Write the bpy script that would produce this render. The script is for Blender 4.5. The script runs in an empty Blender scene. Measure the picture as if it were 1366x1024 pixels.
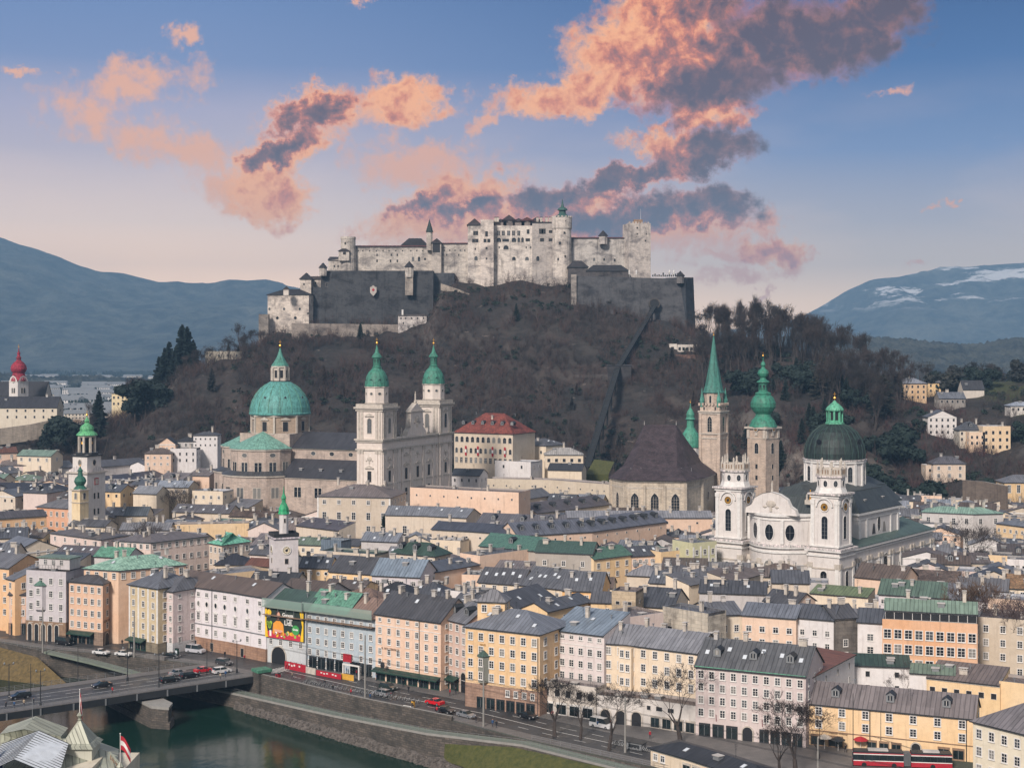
import bpy,bmesh,math,random
import numpy as np
from mathutils import Vector,Matrix,noise as mnoise
R=math.radians
rng=random.Random(7)
scene=bpy.context.scene
COL=scene.collection

# ------------------------------------------------------------------ camera
CAM_H,FPX,HOR=80.0,1950.0,465.0          # camera height, focal length and horizon row for a 1366 px wide frame
cam_d=bpy.data.cameras.new('camera');cam=bpy.data.objects.new('camera',cam_d);COL.objects.link(cam)
cam.location=(0,0,CAM_H);cam.rotation_euler=(R(90),0,0)
cam_d.sensor_fit='HORIZONTAL';cam_d.sensor_width=36.0
cam_d.lens=36.0*FPX/1366.0
cam_d.shift_y=-(512.0-HOR) /1366.0
cam_d.clip_start=1.0;cam_d.clip_end=40000
scene.camera=cam

# ------------------------------------------------------------------ view
scene.view_settings.view_transform='Standard';scene.view_settings.look='None'
scene.view_settings.exposure=-0.02;scene.view_settings.gamma=1.0
scene.cycles.use_denoising=True
scene.cycles.volume_bounces=0
scene.cycles.max_bounces=5
scene.cycles.diffuse_bounces=2
scene.cycles.transparent_max_bounces=8
scene.cycles.caustics_reflective=False;scene.cycles.caustics_refractive=False

# ------------------------------------------------------------------ sun
SUN_EL,SUN_AZ=34.0,205.0      # low veiled sun behind the viewer, a little to the left
sun_d=bpy.data.lights.new('sun','SUN');sun=bpy.data.objects.new('sun',sun_d);COL.objects.link(sun)
sun_d.energy=4.3;sun_d.angle=R(10);sun_d.color=(1.0,0.90,0.82)
_sd=Vector((math.sin(R(SUN_AZ)) *math.cos(R(SUN_EL)),math.cos(R(SUN_AZ)) *math.cos(R(SUN_EL)),math.sin(R(SUN_EL))))
sun.rotation_euler=(-_sd).to_track_quat('-Z','Y').to_euler()

# ------------------------------------------------------------------ node helper
class NT:
 def __init__(s,tree):s.t=tree;s.n=tree.nodes;s.l=tree.links
 def node(s,typ,**kw):
  n=s.n.new(typ)
  for k,v in kw.items():setattr(n,k,v)
  return n
 def put(s,sock,v):
  if hasattr(v,'is_linked') or isinstance(v,bpy.types.NodeSocket):s.l.new(v,sock)
  else:
   if isinstance(v,(tuple,list)) and len(v) ==3 and sock.type=='RGBA':v=(*v,1)
   sock.default_value=v
 def m(s,op,a,b=None,c=None,clamp=False):
  n=s.n.new('ShaderNodeMath');n.operation=op;n.use_clamp=clamp
  s.put(n.inputs[0],a)
  if b is not None:s.put(n.inputs[1],b)
  if c is not None:s.put(n.inputs[2],c)
  return n.outputs[0]
 def mix(s,f,a,b,blend='MIX'):
  n=s.n.new('ShaderNodeMix');n.data_type='RGBA';n.blend_type=blend
  s.put(n.inputs[0],f);s.put(n.inputs[6],a);s.put(n.inputs[7],b)
  return n.outputs[2]
 def noise(s,vec,scale,detail=4,rough=0.55,dist=0.0):
  n=s.n.new('ShaderNodeTexNoise');s.put(n.inputs['Vector'],vec)
  n.inputs['Scale'].default_value=scale;n.inputs['Detail'].default_value=detail
  n.inputs['Roughness'].default_value=rough;n.inputs['Distortion'].default_value=dist
  return n.outputs['Fac']
 def mapr(s,v,a,b,c=0.0,d=1.0,smooth=False):
  n=s.n.new('ShaderNodeMapRange');n.clamp=True
  if smooth:n.interpolation_type='SMOOTHSTEP'
  s.put(n.inputs[0],v)
  for i,x in enumerate((a,b,c,d)):s.put(n.inputs[1+i],x)
  return n.outputs[0]
 def ramp(s,f,stops):
  n=s.n.new('ShaderNodeValToRGB');s.put(n.inputs[0],f)
  e=n.color_ramp.elements
  while len(e) <len(stops):e.new(0.5)
  for k,(p,c) in zip(e,stops):k.position=p;k.color=(*c,1)
  return n.outputs[0]
 def vmul(s,v,sc):
  n=s.n.new('ShaderNodeVectorMath');n.operation='MULTIPLY';s.put(n.inputs[0],v);n.inputs[1].default_value=sc
  return n.outputs[0]
 def sep(s,v):
  n=s.n.new('ShaderNodeSeparateXYZ');s.put(n.inputs[0],v);return n.outputs

def lin(r,g,b):
 f=lambda c:(c/255/12.92) if c/255<=0.04045 else ((c/255+0.055) /1.055) **2.4
 return (f(r),f(g),f(b))

# ------------------------------------------------------------------ sky (world)
world=bpy.data.worlds.new('World');scene.world=world;world.use_nodes=True
wt=NT(world.node_tree);wt.n.clear()
sky=wt.node('ShaderNodeTexSky',sky_type='NISHITA');sky.sun_disc=False
sky.sun_elevation=R(SUN_EL);sky.sun_rotation=R(SUN_AZ);sky.altitude=450
tc=wt.node('ShaderNodeTexCoord');gen=tc.outputs['Generated']
gx,gy,gz=wt.sep(gen)
az=wt.m('ARCTAN2',gx,gy)
el=wt.m('ARCSINE',gz)
def az_(px):return math.atan((px-683) /FPX)
def el_(py):return math.atan((HOR-py) /FPX)
# clear-sky colour by elevation, cooler and deeper towards the right (west), pale rose at the horizon
elf=wt.mapr(el,0.0,el_(-60))
gradL=wt.ramp(elf,[(0.0,(3.2,2.0,1.1)),(0.12,(2.6,1.6,.92)),(0.22,(1.9,1.22,.76)),(0.32,(1.25,.92,.74)),(0.5,(.64,.55,.64)),(0.6,lin(188,182,208)),(0.72,lin(132,152,198)),(1.0,lin(96,132,188))])
gradR=wt.ramp(elf,[(0.0,(2.2,1.45,.9)),(0.12,(1.7,1.15,.74)),(0.22,(1.0,.76,.60)),(0.32,(.58,.52,.56)),(0.5,lin(124,148,194)),(0.72,lin(66,108,168)),(1.0,lin(30,74,134))])
lr=wt.mapr(az,az_(150),az_(1250),smooth=True)
clear=wt.mix(lr,gradL,gradR)
warm=wt.noise(wt.vmul(gen,(3,3,9)),2.0,4)
clear=wt.mix(wt.m('MULTIPLY',wt.mapr(warm,0.45,0.75),wt.mapr(elf,0.75,0.15,0.0,0.35)),clear,(1.4,.95,.70))
# cloud banks: each one an ellipse of sky directions, torn at the edges by noise
cvec=wt.node('ShaderNodeCombineXYZ');wt.l.new(az,cvec.inputs[0]);wt.l.new(el,cvec.inputs[1])
cv=cvec.outputs[0]
def ellipse(px,py,rx,ry,rot):
 """1 at the centre, 0 at the rim, negative outside"""
 a,e=az_(px),el_(py)
 mp=wt.node('ShaderNodeMapping',vector_type='TEXTURE')
 mp.inputs['Location'].default_value=(a,e,0);mp.inputs['Rotation'].default_value=(0,0,R(rot))
 mp.inputs['Scale'].default_value=(rx/FPX,ry/FPX,1)
 wt.l.new(cvn,mp.inputs['Vector'])
 ln=wt.node('ShaderNodeVectorMath',operation='LENGTH');wt.l.new(mp.outputs[0],ln.inputs[0])
 return ln.outputs['Value']
# warp the coordinates so the outlines billow
wn=wt.node('ShaderNodeTexNoise');wn.inputs['Scale'].default_value=26;wn.inputs['Detail'].default_value=6;wn.inputs['Roughness'].default_value=0.7
wt.l.new(cv,wn.inputs['Vector'])
wsub=wt.node('ShaderNodeVectorMath',operation='SUBTRACT');wt.l.new(wn.outputs['Color'],wsub.inputs[0]);wsub.inputs[1].default_value=(0.5,0.5,0.5)
wsc=wt.node('ShaderNodeVectorMath',operation='MULTIPLY');wt.l.new(wsub.outputs[0],wsc.inputs[0]);wsc.inputs[1].default_value=(0.066,0.05,0)
wadd=wt.node('ShaderNodeVectorMath',operation='ADD');wt.l.new(cv,wadd.inputs[0]);wt.l.new(wsc.outputs[0],wadd.inputs[1])
cvn=wadd.outputs[0]
def bank(lst):
 out=None
 for (px,py,rx,ry,rot) in lst:
  d=ellipse(px,py,rx,ry,rot)
  out=d if out is None else wt.m('SMOOTH_MIN',out,d,0.25)
 return out
THICK=[(850,62,110,54,28),(775,122,120,30,12),(935,85,130,60,8),(1060,62,130,54,4),(1160,40,70,46,20),(905,12,95,44,0),
   (945,150,58,32,0),(880,188,52,24,0),(935,208,75,26,8),(835,238,80,20,12),(735,268,110,26,8),
   (600,274,112,40,14),(700,300,150,30,0),(840,294,170,30,0),(935,276,68,28,5),(420,146,62,26,8),(536,132,54,34,5),
   (372,205,76,28,22),(356,262,56,42,-20),(1040,335,44,24,-8)]
THIN=[(175,125,120,34,8),(120,160,56,40,0),(230,200,150,36,-8),(480,150,150,30,5),(560,215,120,40,0),(900,320,160,30,0),(240,62,34,18,10),(484,8,30,10,0),(38,112,36,9,0),
  (700,148,70,14,8),(1190,136,32,9,8),(655,165,40,12,30),(575,205,60,14,0),(700,318,260,26,0),(1262,282,14,6,0),(1215,352,16,7,0),
  (1010,290,40,14,0),(300,250,70,40,-30),(960,345,60,14,0),(1018,400,10,26,0),(985,372,60,14,0),(1040,365,40,12,0)]
DARK=[(1100,52,190,72,4),(975,112,130,36,12),(1180,40,90,60,0),(415,150,46,20,8),(372,200,50,15,22),(945,270,90,34,5),
  (965,205,84,32,8),(720,262,100,20,10),(840,292,100,22,0),(830,238,80,18,12),(640,272,50,12,10),(560,270,40,12,14),(1190,136,40,12,0)]
f1=wt.noise(cv,55,6,0.62,0.3)
f2=wt.noise(cv,150,5,0.6)
fb=wt.m('ADD',wt.m('MULTIPLY',f1,0.75),wt.m('MULTIPLY',f2,0.25))
BK=bank(THICK)
dens=wt.m('SUBTRACT',wt.m('ADD',0.55,wt.m('MULTIPLY',wt.m('SUBTRACT',fb,0.5),1.7)),wt.m('SUBTRACT',BK,0.62))
thick=wt.mapr(dens,-0.08,0.5,smooth=True)
dthin=wt.m('SUBTRACT',wt.m('ADD',0.40,wt.m('MULTIPLY',wt.m('SUBTRACT',fb,0.5),2.4)),wt.m('SUBTRACT',bank(THIN),0.55))
thin=wt.m('MULTIPLY',wt.mapr(dthin,-0.1,0.8,smooth=True),0.9)
ddark=wt.m('SUBTRACT',wt.m('ADD',0.5,wt.m('MULTIPLY',wt.m('SUBTRACT',f1,0.5),2.0)),wt.m('SUBTRACT',bank(DARK),0.55))
dark=wt.mapr(ddark,-0.45,0.75,smooth=True)
core=wt.mapr(BK,1.05,0.25,smooth=True)
shade=wt.m('ADD',wt.m('ADD',wt.m('MULTIPLY',dark,0.74),wt.m('MULTIPLY',core,0.2)),wt.m('ADD',wt.m('MULTIPLY',wt.m('SUBTRACT',f1,0.5),1.25),wt.m('MULTIPLY',wt.m('SUBTRACT',f2,0.5),0.7)))
shade=wt.m('ADD',shade,wt.mapr(az,az_(200),az_(1150),-0.10,0.05))
cloudc=wt.ramp(shade,[(0.0,(.98,.40,.16)),(0.22,(.92,.28,.12)),(0.42,(.58,.17,.10)),(0.62,(.34,.13,.10)),(0.82,(.20,.084,.082)),(1.0,(.105,.052,.07))])
cloudc=wt.mix(wt.mapr(shade,.25,0.0,0,.35),cloudc,(1.7,.80,.34))
lit=wt.mix(wt.mapr(az,az_(250),az_(1000)),(1.4,.60,.24),(1.15,.38,.20))
skyc=wt.mix(thin,clear,wt.mix(0.25,lin(252,186,150),lit))
skyc=wt.mix(thick,skyc,cloudc)
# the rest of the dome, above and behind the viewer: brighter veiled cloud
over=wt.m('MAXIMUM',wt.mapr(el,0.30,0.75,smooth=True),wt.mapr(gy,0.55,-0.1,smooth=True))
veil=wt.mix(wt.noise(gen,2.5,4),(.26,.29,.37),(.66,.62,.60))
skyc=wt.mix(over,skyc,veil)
# below the horizon: dull ground light
skyc=wt.mix(wt.mapr(el,-0.002,-0.02),skyc,lin(105,112,122))
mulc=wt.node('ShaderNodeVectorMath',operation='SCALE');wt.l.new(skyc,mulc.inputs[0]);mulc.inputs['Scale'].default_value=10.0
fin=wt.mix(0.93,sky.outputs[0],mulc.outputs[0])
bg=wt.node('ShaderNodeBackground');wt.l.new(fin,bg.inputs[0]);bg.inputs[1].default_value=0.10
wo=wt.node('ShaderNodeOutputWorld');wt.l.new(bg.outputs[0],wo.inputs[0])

# ------------------------------------------------------------------ materials
def mat(name,build):
 m=bpy.data.materials.new(name);m.use_nodes=True
 t=NT(m.node_tree);p=t.n['Principled BSDF'];build(t,p);return m
def bump(t,p,h,strength=0.3,dist=0.1):
 b=t.node('ShaderNodeBump');b.inputs['Strength'].default_value=strength;b.inputs['Distance'].default_value=dist
 t.l.new(h,b.inputs['Height']);t.l.new(b.outputs[0],p.inputs['Normal'])
def opos(t):return t.node('ShaderNodeTexCoord').outputs['Object']
def gpos(t):return t.node('ShaderNodeNewGeometry').outputs['Position']
def plain(name,c,rough=0.7,metal=0.0,var=0.12,sc=1.0):
 def b(t,p):
  n=t.noise(gpos(t),sc,4)
  v=t.mapr(n,0.3,0.7,1-var,1+var)
  mm=t.node('ShaderNodeVectorMath',operation='SCALE');mm.inputs[0].default_value=c;t.l.new(v,mm.inputs['Scale'])
  t.l.new(mm.outputs[0],p.inputs['Base Color'])
  p.inputs['Roughness'].default_value=rough;p.inputs['Metallic'].default_value=metal
 return mat(name,b)
def _plaster(t,p):
 oi=t.node('ShaderNodeObjectInfo');g=gpos(t)
 big=t.noise(g,0.09,3,0.6);n=t.noise(g,0.8,5,0.65)
 st=t.noise(t.vmul(g,(1.6,1.6,0.12)),1.0,4,0.6)       # rain streaks
 c=t.mix(0.26,oi.outputs['Color'],(.72,.68,.64));c=t.mix(t.mapr(n,0.35,0.75,0,0.22),c,lin(150,138,128),'MULTIPLY')
 c=t.mix(t.mapr(st,0.54,0.75,0,0.34),c,lin(150,140,132),'MULTIPLY')
 c=t.mix(t.mapr(big,0.4,0.65,0,0.12),c,lin(255,246,232),'SCREEN')
 t.l.new(c,p.inputs['Base Color']);p.inputs['Roughness'].default_value=0.9
 p.inputs['Specular IOR Level'].default_value=0.2
 bump(t,p,n,0.15,0.05)
M_PL=mat('plaster',_plaster)
def _metal(t,p):      # standing seam sheet metal, seams run down the slope (uv in metres)
 oi=t.node('ShaderNodeObjectInfo');uv=t.node('ShaderNodeUVMap');ux,uy,uz=t.sep(uv.outputs[0])
 g=gpos(t)
 fr=t.m('FRACT',t.m('DIVIDE',ux,0.92));seam=t.mapr(t.m('ABSOLUTE',t.m('SUBTRACT',fr,0.5)),0.36,0.5,smooth=True)
 pid=t.m('FLOOR',t.m('DIVIDE',ux,0.92))
 wn_=t.node('ShaderNodeTexWhiteNoise',noise_dimensions='2D')
 cb=t.node('ShaderNodeCombineXYZ');t.l.new(pid,cb.inputs[0]);t.l.new(t.m('FLOOR',t.m('DIVIDE',uy,3.1)),cb.inputs[1]);t.l.new(cb.outputs[0],wn_.inputs['Vector'])
 big=t.noise(g,0.16,5,0.65);st=t.noise(t.vmul(uv.outputs[0],(0.9,0.12,1)),1.4,4,0.6)
 c=t.mix(t.mapr(big,0.35,0.7,0,0.55),oi.outputs['Color'],lin(176,178,180),'OVERLAY')
 c=t.mix(t.mapr(st,0.5,0.72,0,0.45),c,lin(88,84,84),'MULTIPLY')
 c=t.mix(t.m('MULTIPLY',wn_.outputs['Value'],0.30),c,lin(92,92,96),'MULTIPLY')
 c=t.mix(t.m('MULTIPLY',seam,0.55),c,lin(40,40,42),'MULTIPLY')
 t.l.new(c,p.inputs['Base Color']);p.inputs['Roughness'].default_value=0.5;p.inputs['Metallic'].default_value=0.12
 bump(t,p,seam,0.5,0.06)
M_RF=mat('sheet_metal',_metal)
def _copper(t,p):     # verdigris, brighter and darker runs
 oi=t.node('ShaderNodeObjectInfo');g=gpos(t);uv=t.node('ShaderNodeUVMap');ux,uy,uz=t.sep(uv.outputs[0])
 fr=t.m('FRACT',t.m('DIVIDE',ux,0.8));seam=t.mapr(t.m('ABSOLUTE',t.m('SUBTRACT',fr,0.5)),0.4,0.5,smooth=True)
 n=t.noise(t.vmul(g,(1.5,1.5,0.16)),0.7,5,0.7);n2=t.noise(t.vmul(g,(1,1,.5)),1.6,5,0.75)
 c=t.mix(t.mapr(n,0.40,0.66,0,.7),oi.outputs['Color'],(1.45,1.3,1.35),'MULTIPLY');c=t.mix(t.mapr(n,.55,.38,0,.5),c,(.05,.10,.09))
 c=t.mix(t.mapr(n2,0.48,0.7,0,0.7),c,lin(110,108,100),'MULTIPLY')
 c=t.mix(t.m('MULTIPLY',seam,0.5),c,lin(40,60,50),'MULTIPLY')
 t.l.new(c,p.inputs['Base Color']);p.inputs['Roughness'].default_value=0.6
 bump(t,p,t.m('ADD',seam,t.m('MULTIPLY',n2,0.4)),0.4,0.06)
M_CU=mat('green_copper',_copper)
def _stone(t,p):      # coursed blocks
 oi=t.node('ShaderNodeObjectInfo');uv=t.node('ShaderNodeUVMap');g=gpos(t)
 br=t.node('ShaderNodeTexBrick');t.l.new(uv.outputs[0],br.inputs['Vector'])
 br.inputs['Scale'].default_value=1.0;br.inputs['Brick Width'].default_value=1.5;br.inputs['Row Height'].default_value=0.6
 br.inputs['Mortar Size'].default_value=0.03;br.inputs['Color1'].default_value=(0.84,0.84,0.85,1);br.inputs['Color2'].default_value=(1.08,1.06,1.04,1);br.inputs['Mortar'].default_value=(0.62,0.60,0.58,1)
 n=t.noise(g,0.25,6,0.7);st=t.noise(t.vmul(g,(1.2,1.2,0.1)),0.9,4,0.6)
 c=t.mix(1.0,oi.outputs['Color'],br.outputs[0],'MULTIPLY')
 c=t.mix(t.mapr(n,0.45,0.7,0,0.4),c,lin(140,135,132),'MULTIPLY')
 c=t.mix(t.mapr(st,0.5,0.72,0,0.4),c,lin(130,124,122),'MULTIPLY')
 t.l.new(c,p.inputs['Base Color']);p.inputs['Roughness'].default_value=0.92
 bump(t,p,br.outputs['Fac'],0.4,-0.08)
M_ST=mat('block_stone',_stone)
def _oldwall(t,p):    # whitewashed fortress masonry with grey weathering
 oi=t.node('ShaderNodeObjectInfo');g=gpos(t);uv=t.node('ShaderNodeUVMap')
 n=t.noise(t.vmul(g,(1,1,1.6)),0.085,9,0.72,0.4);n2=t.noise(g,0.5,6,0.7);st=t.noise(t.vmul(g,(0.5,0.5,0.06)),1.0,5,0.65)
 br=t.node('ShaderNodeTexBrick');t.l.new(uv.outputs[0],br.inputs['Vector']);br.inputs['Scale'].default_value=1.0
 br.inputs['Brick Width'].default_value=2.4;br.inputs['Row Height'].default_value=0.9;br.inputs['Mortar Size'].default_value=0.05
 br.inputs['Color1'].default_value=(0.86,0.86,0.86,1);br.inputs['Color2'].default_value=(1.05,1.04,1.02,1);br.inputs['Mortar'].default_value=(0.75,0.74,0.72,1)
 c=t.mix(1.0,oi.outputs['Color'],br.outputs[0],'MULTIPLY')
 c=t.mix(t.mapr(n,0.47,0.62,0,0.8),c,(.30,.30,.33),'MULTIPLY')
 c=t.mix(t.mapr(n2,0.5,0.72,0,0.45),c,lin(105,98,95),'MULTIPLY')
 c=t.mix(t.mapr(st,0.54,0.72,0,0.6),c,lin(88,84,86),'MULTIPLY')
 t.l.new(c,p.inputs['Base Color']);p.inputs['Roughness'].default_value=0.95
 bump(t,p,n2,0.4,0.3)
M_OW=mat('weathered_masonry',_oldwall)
def _tile(t,p):       # clay or slate shingles with stained patches
 oi=t.node('ShaderNodeObjectInfo');uv=t.node('ShaderNodeUVMap');g=gpos(t)
 br=t.node('ShaderNodeTexBrick');t.l.new(uv.outputs[0],br.inputs['Vector']);br.inputs['Scale'].default_value=1.0
 br.inputs['Brick Width'].default_value=0.5;br.inputs['Row Height'].default_value=0.38;br.inputs['Mortar Size'].default_value=0.03
 br.inputs['Color1'].default_value=(0.6,0.6,0.62,1);br.inputs['Color2'].default_value=(1.3,1.22,1.15,1);br.inputs['Mortar'].default_value=(0.5,0.5,0.5,1)
 n=t.noise(g,0.3,7,0.75)
 c=t.mix(1.0,oi.outputs['Color'],br.outputs[0],'MULTIPLY')
 c=t.mix(t.mapr(n,0.42,0.62,0,0.7),c,lin(110,96,98),'MULTIPLY');n3=t.noise(t.vmul(g,(1,1,.5)),1.1,6,.8);c=t.mix(t.mapr(n3,.54,.68,0,.7),c,(2.2,1.9,2.0),'MULTIPLY')
 t.l.new(c,p.inputs['Base Color']);p.inputs['Roughness'].default_value=0.75
M_TI=mat('roof_tiles',_tile)
def _glass(t,p):
 oi=t.node('ShaderNodeObjectInfo')
 c=t.ramp(oi.outputs['Random'],[(0.0,(0.008,0.010,0.014)),(0.6,(0.022,0.026,0.032)),(0.8,(0.07,0.08,0.09)),(1.0,(0.26,0.25,0.23))])
 t.l.new(c,p.inputs['Base Color']);p.inputs['Roughness'].default_value=0.22;p.inputs['Specular IOR Level'].default_value=0.35
M_GL=mat('window_glass',_glass);M_TB=plain('track_bed',(.016,.018,.02),.95)
M_DK=plain('dark_opening',(0.012,0.013,0.016),0.6)
M_WH=plain('white_trim',(0.70,0.68,0.65),0.7)
M_SK=plain('skylight_glass',(0.62,0.66,0.70),0.15)
M_CR=plain('pale_stone_trim',(0.50,0.45,0.39),0.85,var=0.2)
M_GD=plain('gilding',(0.80,0.42,0.08),0.35,0.8)
M_IR=plain('dark_iron',(0.035,0.038,0.042),0.5,0.3)
M_GY=plain('grey_metal',(0.24,0.25,0.26),0.5,0.3)
M_PO=plain('concrete_pole',(0.26,0.25,0.23),0.85)
M_RD=plain('signal_red',(0.40,0.015,0.03),0.55)
M_YE=plain('site_yellow',(0.65,0.36,0.05),0.6)
M_CH=plain('chimney_render',(0.48,0.43,0.37),0.9,var=0.3,sc=0.7)
M_CC=plain('chimney_cap',(0.50,0.47,0.44),0.8,var=.3,sc=.3)
M_BR=plain('brown_stone',(0.26,0.17,0.11),0.9,var=0.25)
M_GS=plain('shop_green',(0.015,0.05,0.038),0.4)
M_TL=plain('shop_front_glass',(0.012,0.02,0.022),0.2,var=0.7,sc=0.4)
def objcol(name,rough,metal=0.0,spec=0.5,coat=0.0):
 def b(t,p):
  oi=t.node('ShaderNodeObjectInfo');n=t.noise(gpos(t),1.5,4)
  c=t.mix(t.mapr(n,0.4,0.7,0,0.25),oi.outputs['Color'],lin(150,148,145),'MULTIPLY')
  t.l.new(c,p.inputs['Base Color']);p.inputs['Roughness'].default_value=rough;p.inputs['Metallic'].default_value=metal
  p.inputs['Specular IOR Level'].default_value=spec;p.inputs['Coat Weight'].default_value=coat
 return mat(name,b)
M_OC=objcol('painted',0.6)
M_CP=objcol('car_paint',0.28,0.1,0.5,0.6)
def _bark(t,p):
 n=t.noise(gpos(t),2.0,4)
 t.l.new(t.mix(n,(0.030,0.024,0.022),(0.085,0.068,0.060)),p.inputs['Base Color']);p.inputs['Roughness'].default_value=0.95
M_BK=mat('bark',_bark)
def _twig(t,p):
 oi=t.node('ShaderNodeObjectInfo');n=t.noise(gpos(t),0.6,4)
 n2=t.noise(gpos(t),0.035,5,.65);t.l.new(t.mix(t.mapr(n2,.46,.62,0,.65),t.mix(n,oi.outputs['Color'],(.045,.032,.028)),(.016,.018,.018)),p.inputs['Base Color']);p.inputs['Roughness'].default_value=0.95
M_TW=mat('bare_twigs',_twig)
def _needle(t,p):
 oi=t.node('ShaderNodeObjectInfo');n=t.noise(gpos(t),0.7,5,0.7)
 t.l.new(t.mix(n,(0.008,0.020,0.014),oi.outputs['Color']),p.inputs['Base Color']);p.inputs['Roughness'].default_value=0.85
M_ND=mat('evergreen_leaves',_needle)

# ------------------------------------------------------------------ geometry helper
class MB:
 """collects faces for ONE mesh object"""
 def __init__(s):s.v=[];s.f=[];s.mi=[];s.mats=[];s.uv={}
 def _m(s,m):
  if m not in s.mats:s.mats.append(m)
  return s.mats.index(m)
 def face(s,pts,m,uv=None):
  i=len(s.v);s.v.extend([tuple(p) for p in pts]);s.f.append(tuple(range(i,i+len(pts))));s.mi.append(s._m(m))
  if uv:s.uv[len(s.f) -1] =uv
 def box(s,c,d,m,rz=0.0,taper=1.0):
  """c = centre of the bottom, d = (dx, dy, dz)"""
  cs,sn=math.cos(rz),math.sin(rz);hx,hy=d[0] /2,d[1] /2
  P=[]
  for k,z in ((1.0,0.0),(taper,d[2])):
   for sx,sy in ((-1,-1),(1,-1),(1,1),(-1,1)):
    x,y=sx*hx*k,sy*hy*k
    P.append((c[0] +x*cs-y*sn,c[1] +x*sn+y*cs,c[2] +z))
  for q in ((0,1,5,4),(1,2,6,5),(2,3,7,6),(3,0,4,7),(4,5,6,7),(3,2,1,0)):
   s.face([P[i] for i in q],m)
 def prism(s,poly,z0,z1,m,top=True,mtop=None,scale=1.0):
  """poly counter-clockwise seen from above"""
  n=len(poly);cx=sum(p[0] for p in poly) /n;cy=sum(p[1] for p in poly) /n
  up=[(cx+(p[0] -cx) *scale,cy+(p[1] -cy) *scale,z1) for p in poly];lo=[(p[0],p[1],z0) for p in poly]
  for i in range(n):
   j=(i+1) % n;s.face([lo[i],lo[j],up[j],up[i]],m)
  if top:s.face(up,mtop or m)
 def lathe(s,prof,n,m,c=(0,0,0),ph=0.0,sx=1.0,sy=1.0,a0=0.0,a1=2*math.pi,cap=True):
  """prof: list of (radius, z[, material]) from the bottom up"""
  full=abs(a1-a0-2*math.pi) <1e-6
  rings=[]
  for q in prof:
   r,z=q[0],q[1]
   rings.append([(c[0] +sx*r*math.cos(ph+a0+(a1-a0) *k/n),c[1] +sy*r*math.sin(ph+a0+(a1-a0) *k/n),c[2] +z) for k in range(n+(0 if full else 1))])
  nn=n if full else n
  rmax=max(q[0] for q in prof)
  for a in range(len(prof) -1):
   mm=prof[a+1][2] if len(prof[a+1]) >2 else m
   for k in range(nn):
    k2=(k+1) % len(rings[a])
    u0,u1=(a1-a0) *k/n*rmax,(a1-a0) *(k+1) /n*rmax
    A,B,C_,D=rings[a][k],rings[a][k2],rings[a+1][k2],rings[a+1][k]
    if prof[a+1][0] <1e-4:s.face([A,B,D],mm,[(u0,prof[a][1]),(u1,prof[a][1]),(u0,prof[a+1][1])])
    elif prof[a][0] <1e-4:s.face([A,C_,D],mm,[(u0,prof[a][1]),(u1,prof[a+1][1]),(u0,prof[a+1][1])])
    else:s.face([A,B,C_,D],mm,[(u0,prof[a][1]),(u1,prof[a][1]),(u1,prof[a+1][1]),(u0,prof[a+1][1])])
  if cap and full and prof[-1][0] >1e-3:s.face(rings[-1],prof[-1][2] if len(prof[-1]) >2 else m)
 def tube(s,p0,p1,r0,r1,m,n=4):
  p0,p1=Vector(p0),Vector(p1);d=p1-p0
  if d.length<1e-6:return
  d.normalize();a=d.orthogonal().normalized();b=d.cross(a)
  A=[p0+(a*math.cos(2*math.pi*k/n) +b*math.sin(2*math.pi*k/n)) *r0 for k in range(n)]
  B=[p1+(a*math.cos(2*math.pi*k/n) +b*math.sin(2*math.pi*k/n)) *r1 for k in range(n)]
  for k in range(n):
   j=(k+1) % n;s.face([A[k],A[j],B[j],B[k]],m)
  s.face(B,m);s.face(A[::-1],m)
 def mesh(s,name,smooth=False):
  me=bpy.data.meshes.new(name);me.from_pydata(s.v,[],s.f)
  for m in s.mats:me.materials.append(m)
  me.polygons.foreach_set('material_index',s.mi)
  ul=me.uv_layers.new(name='UVMap');buf=np.zeros(len(me.loops) *2)
  i=0
  for fi,f in enumerate(s.f):
   n=len(f)
   if fi in s.uv:
    for k,q in enumerate(s.uv[fi]):buf[2*(i+k)],buf[2*(i+k) +1] =q
   else:
    a,b,c=(s.v[f[0]],s.v[f[1]],s.v[f[2]])
    ux,uy,uz=b[0] -a[0],b[1] -a[1],b[2] -a[2];vx,vy,vz=c[0] -a[0],c[1] -a[1],c[2] -a[2]
    nx,ny,nz=uy*vz-uz*vy,uz*vx-ux*vz,ux*vy-uy*vx
    l=math.hypot(nx,ny)
    L=math.sqrt(nx*nx+ny*ny+nz*nz) or 1
    if l/L<1e-3:U,V=(1,0,0),(0,1,0)
    else:
     U=(-ny/l,nx/l,0);N=(nx/L,ny/L,nz/L)
     V=(N[1] *U[2] -N[2] *U[1],N[2] *U[0] -N[0] *U[2],N[0] *U[1] -N[1] *U[0])
    for k,vi in enumerate(f):
     p=s.v[vi];buf[2*(i+k)] =p[0] *U[0] +p[1] *U[1];buf[2*(i+k) +1] =p[0] *V[0] +p[1] *V[1] +p[2] *V[2]
   i+=n
  ul.data.foreach_set('uv',buf)
  if smooth:me.polygons.foreach_set('use_smooth',[True] *len(me.polygons))
  me.update();return me
 def build(s,name,parent=None,loc=(0,0,0),rz=0.0,color=None,smooth=False,kind=None):
  return put(s.mesh(name,smooth),name,parent,loc,rz,color,kind)

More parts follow.
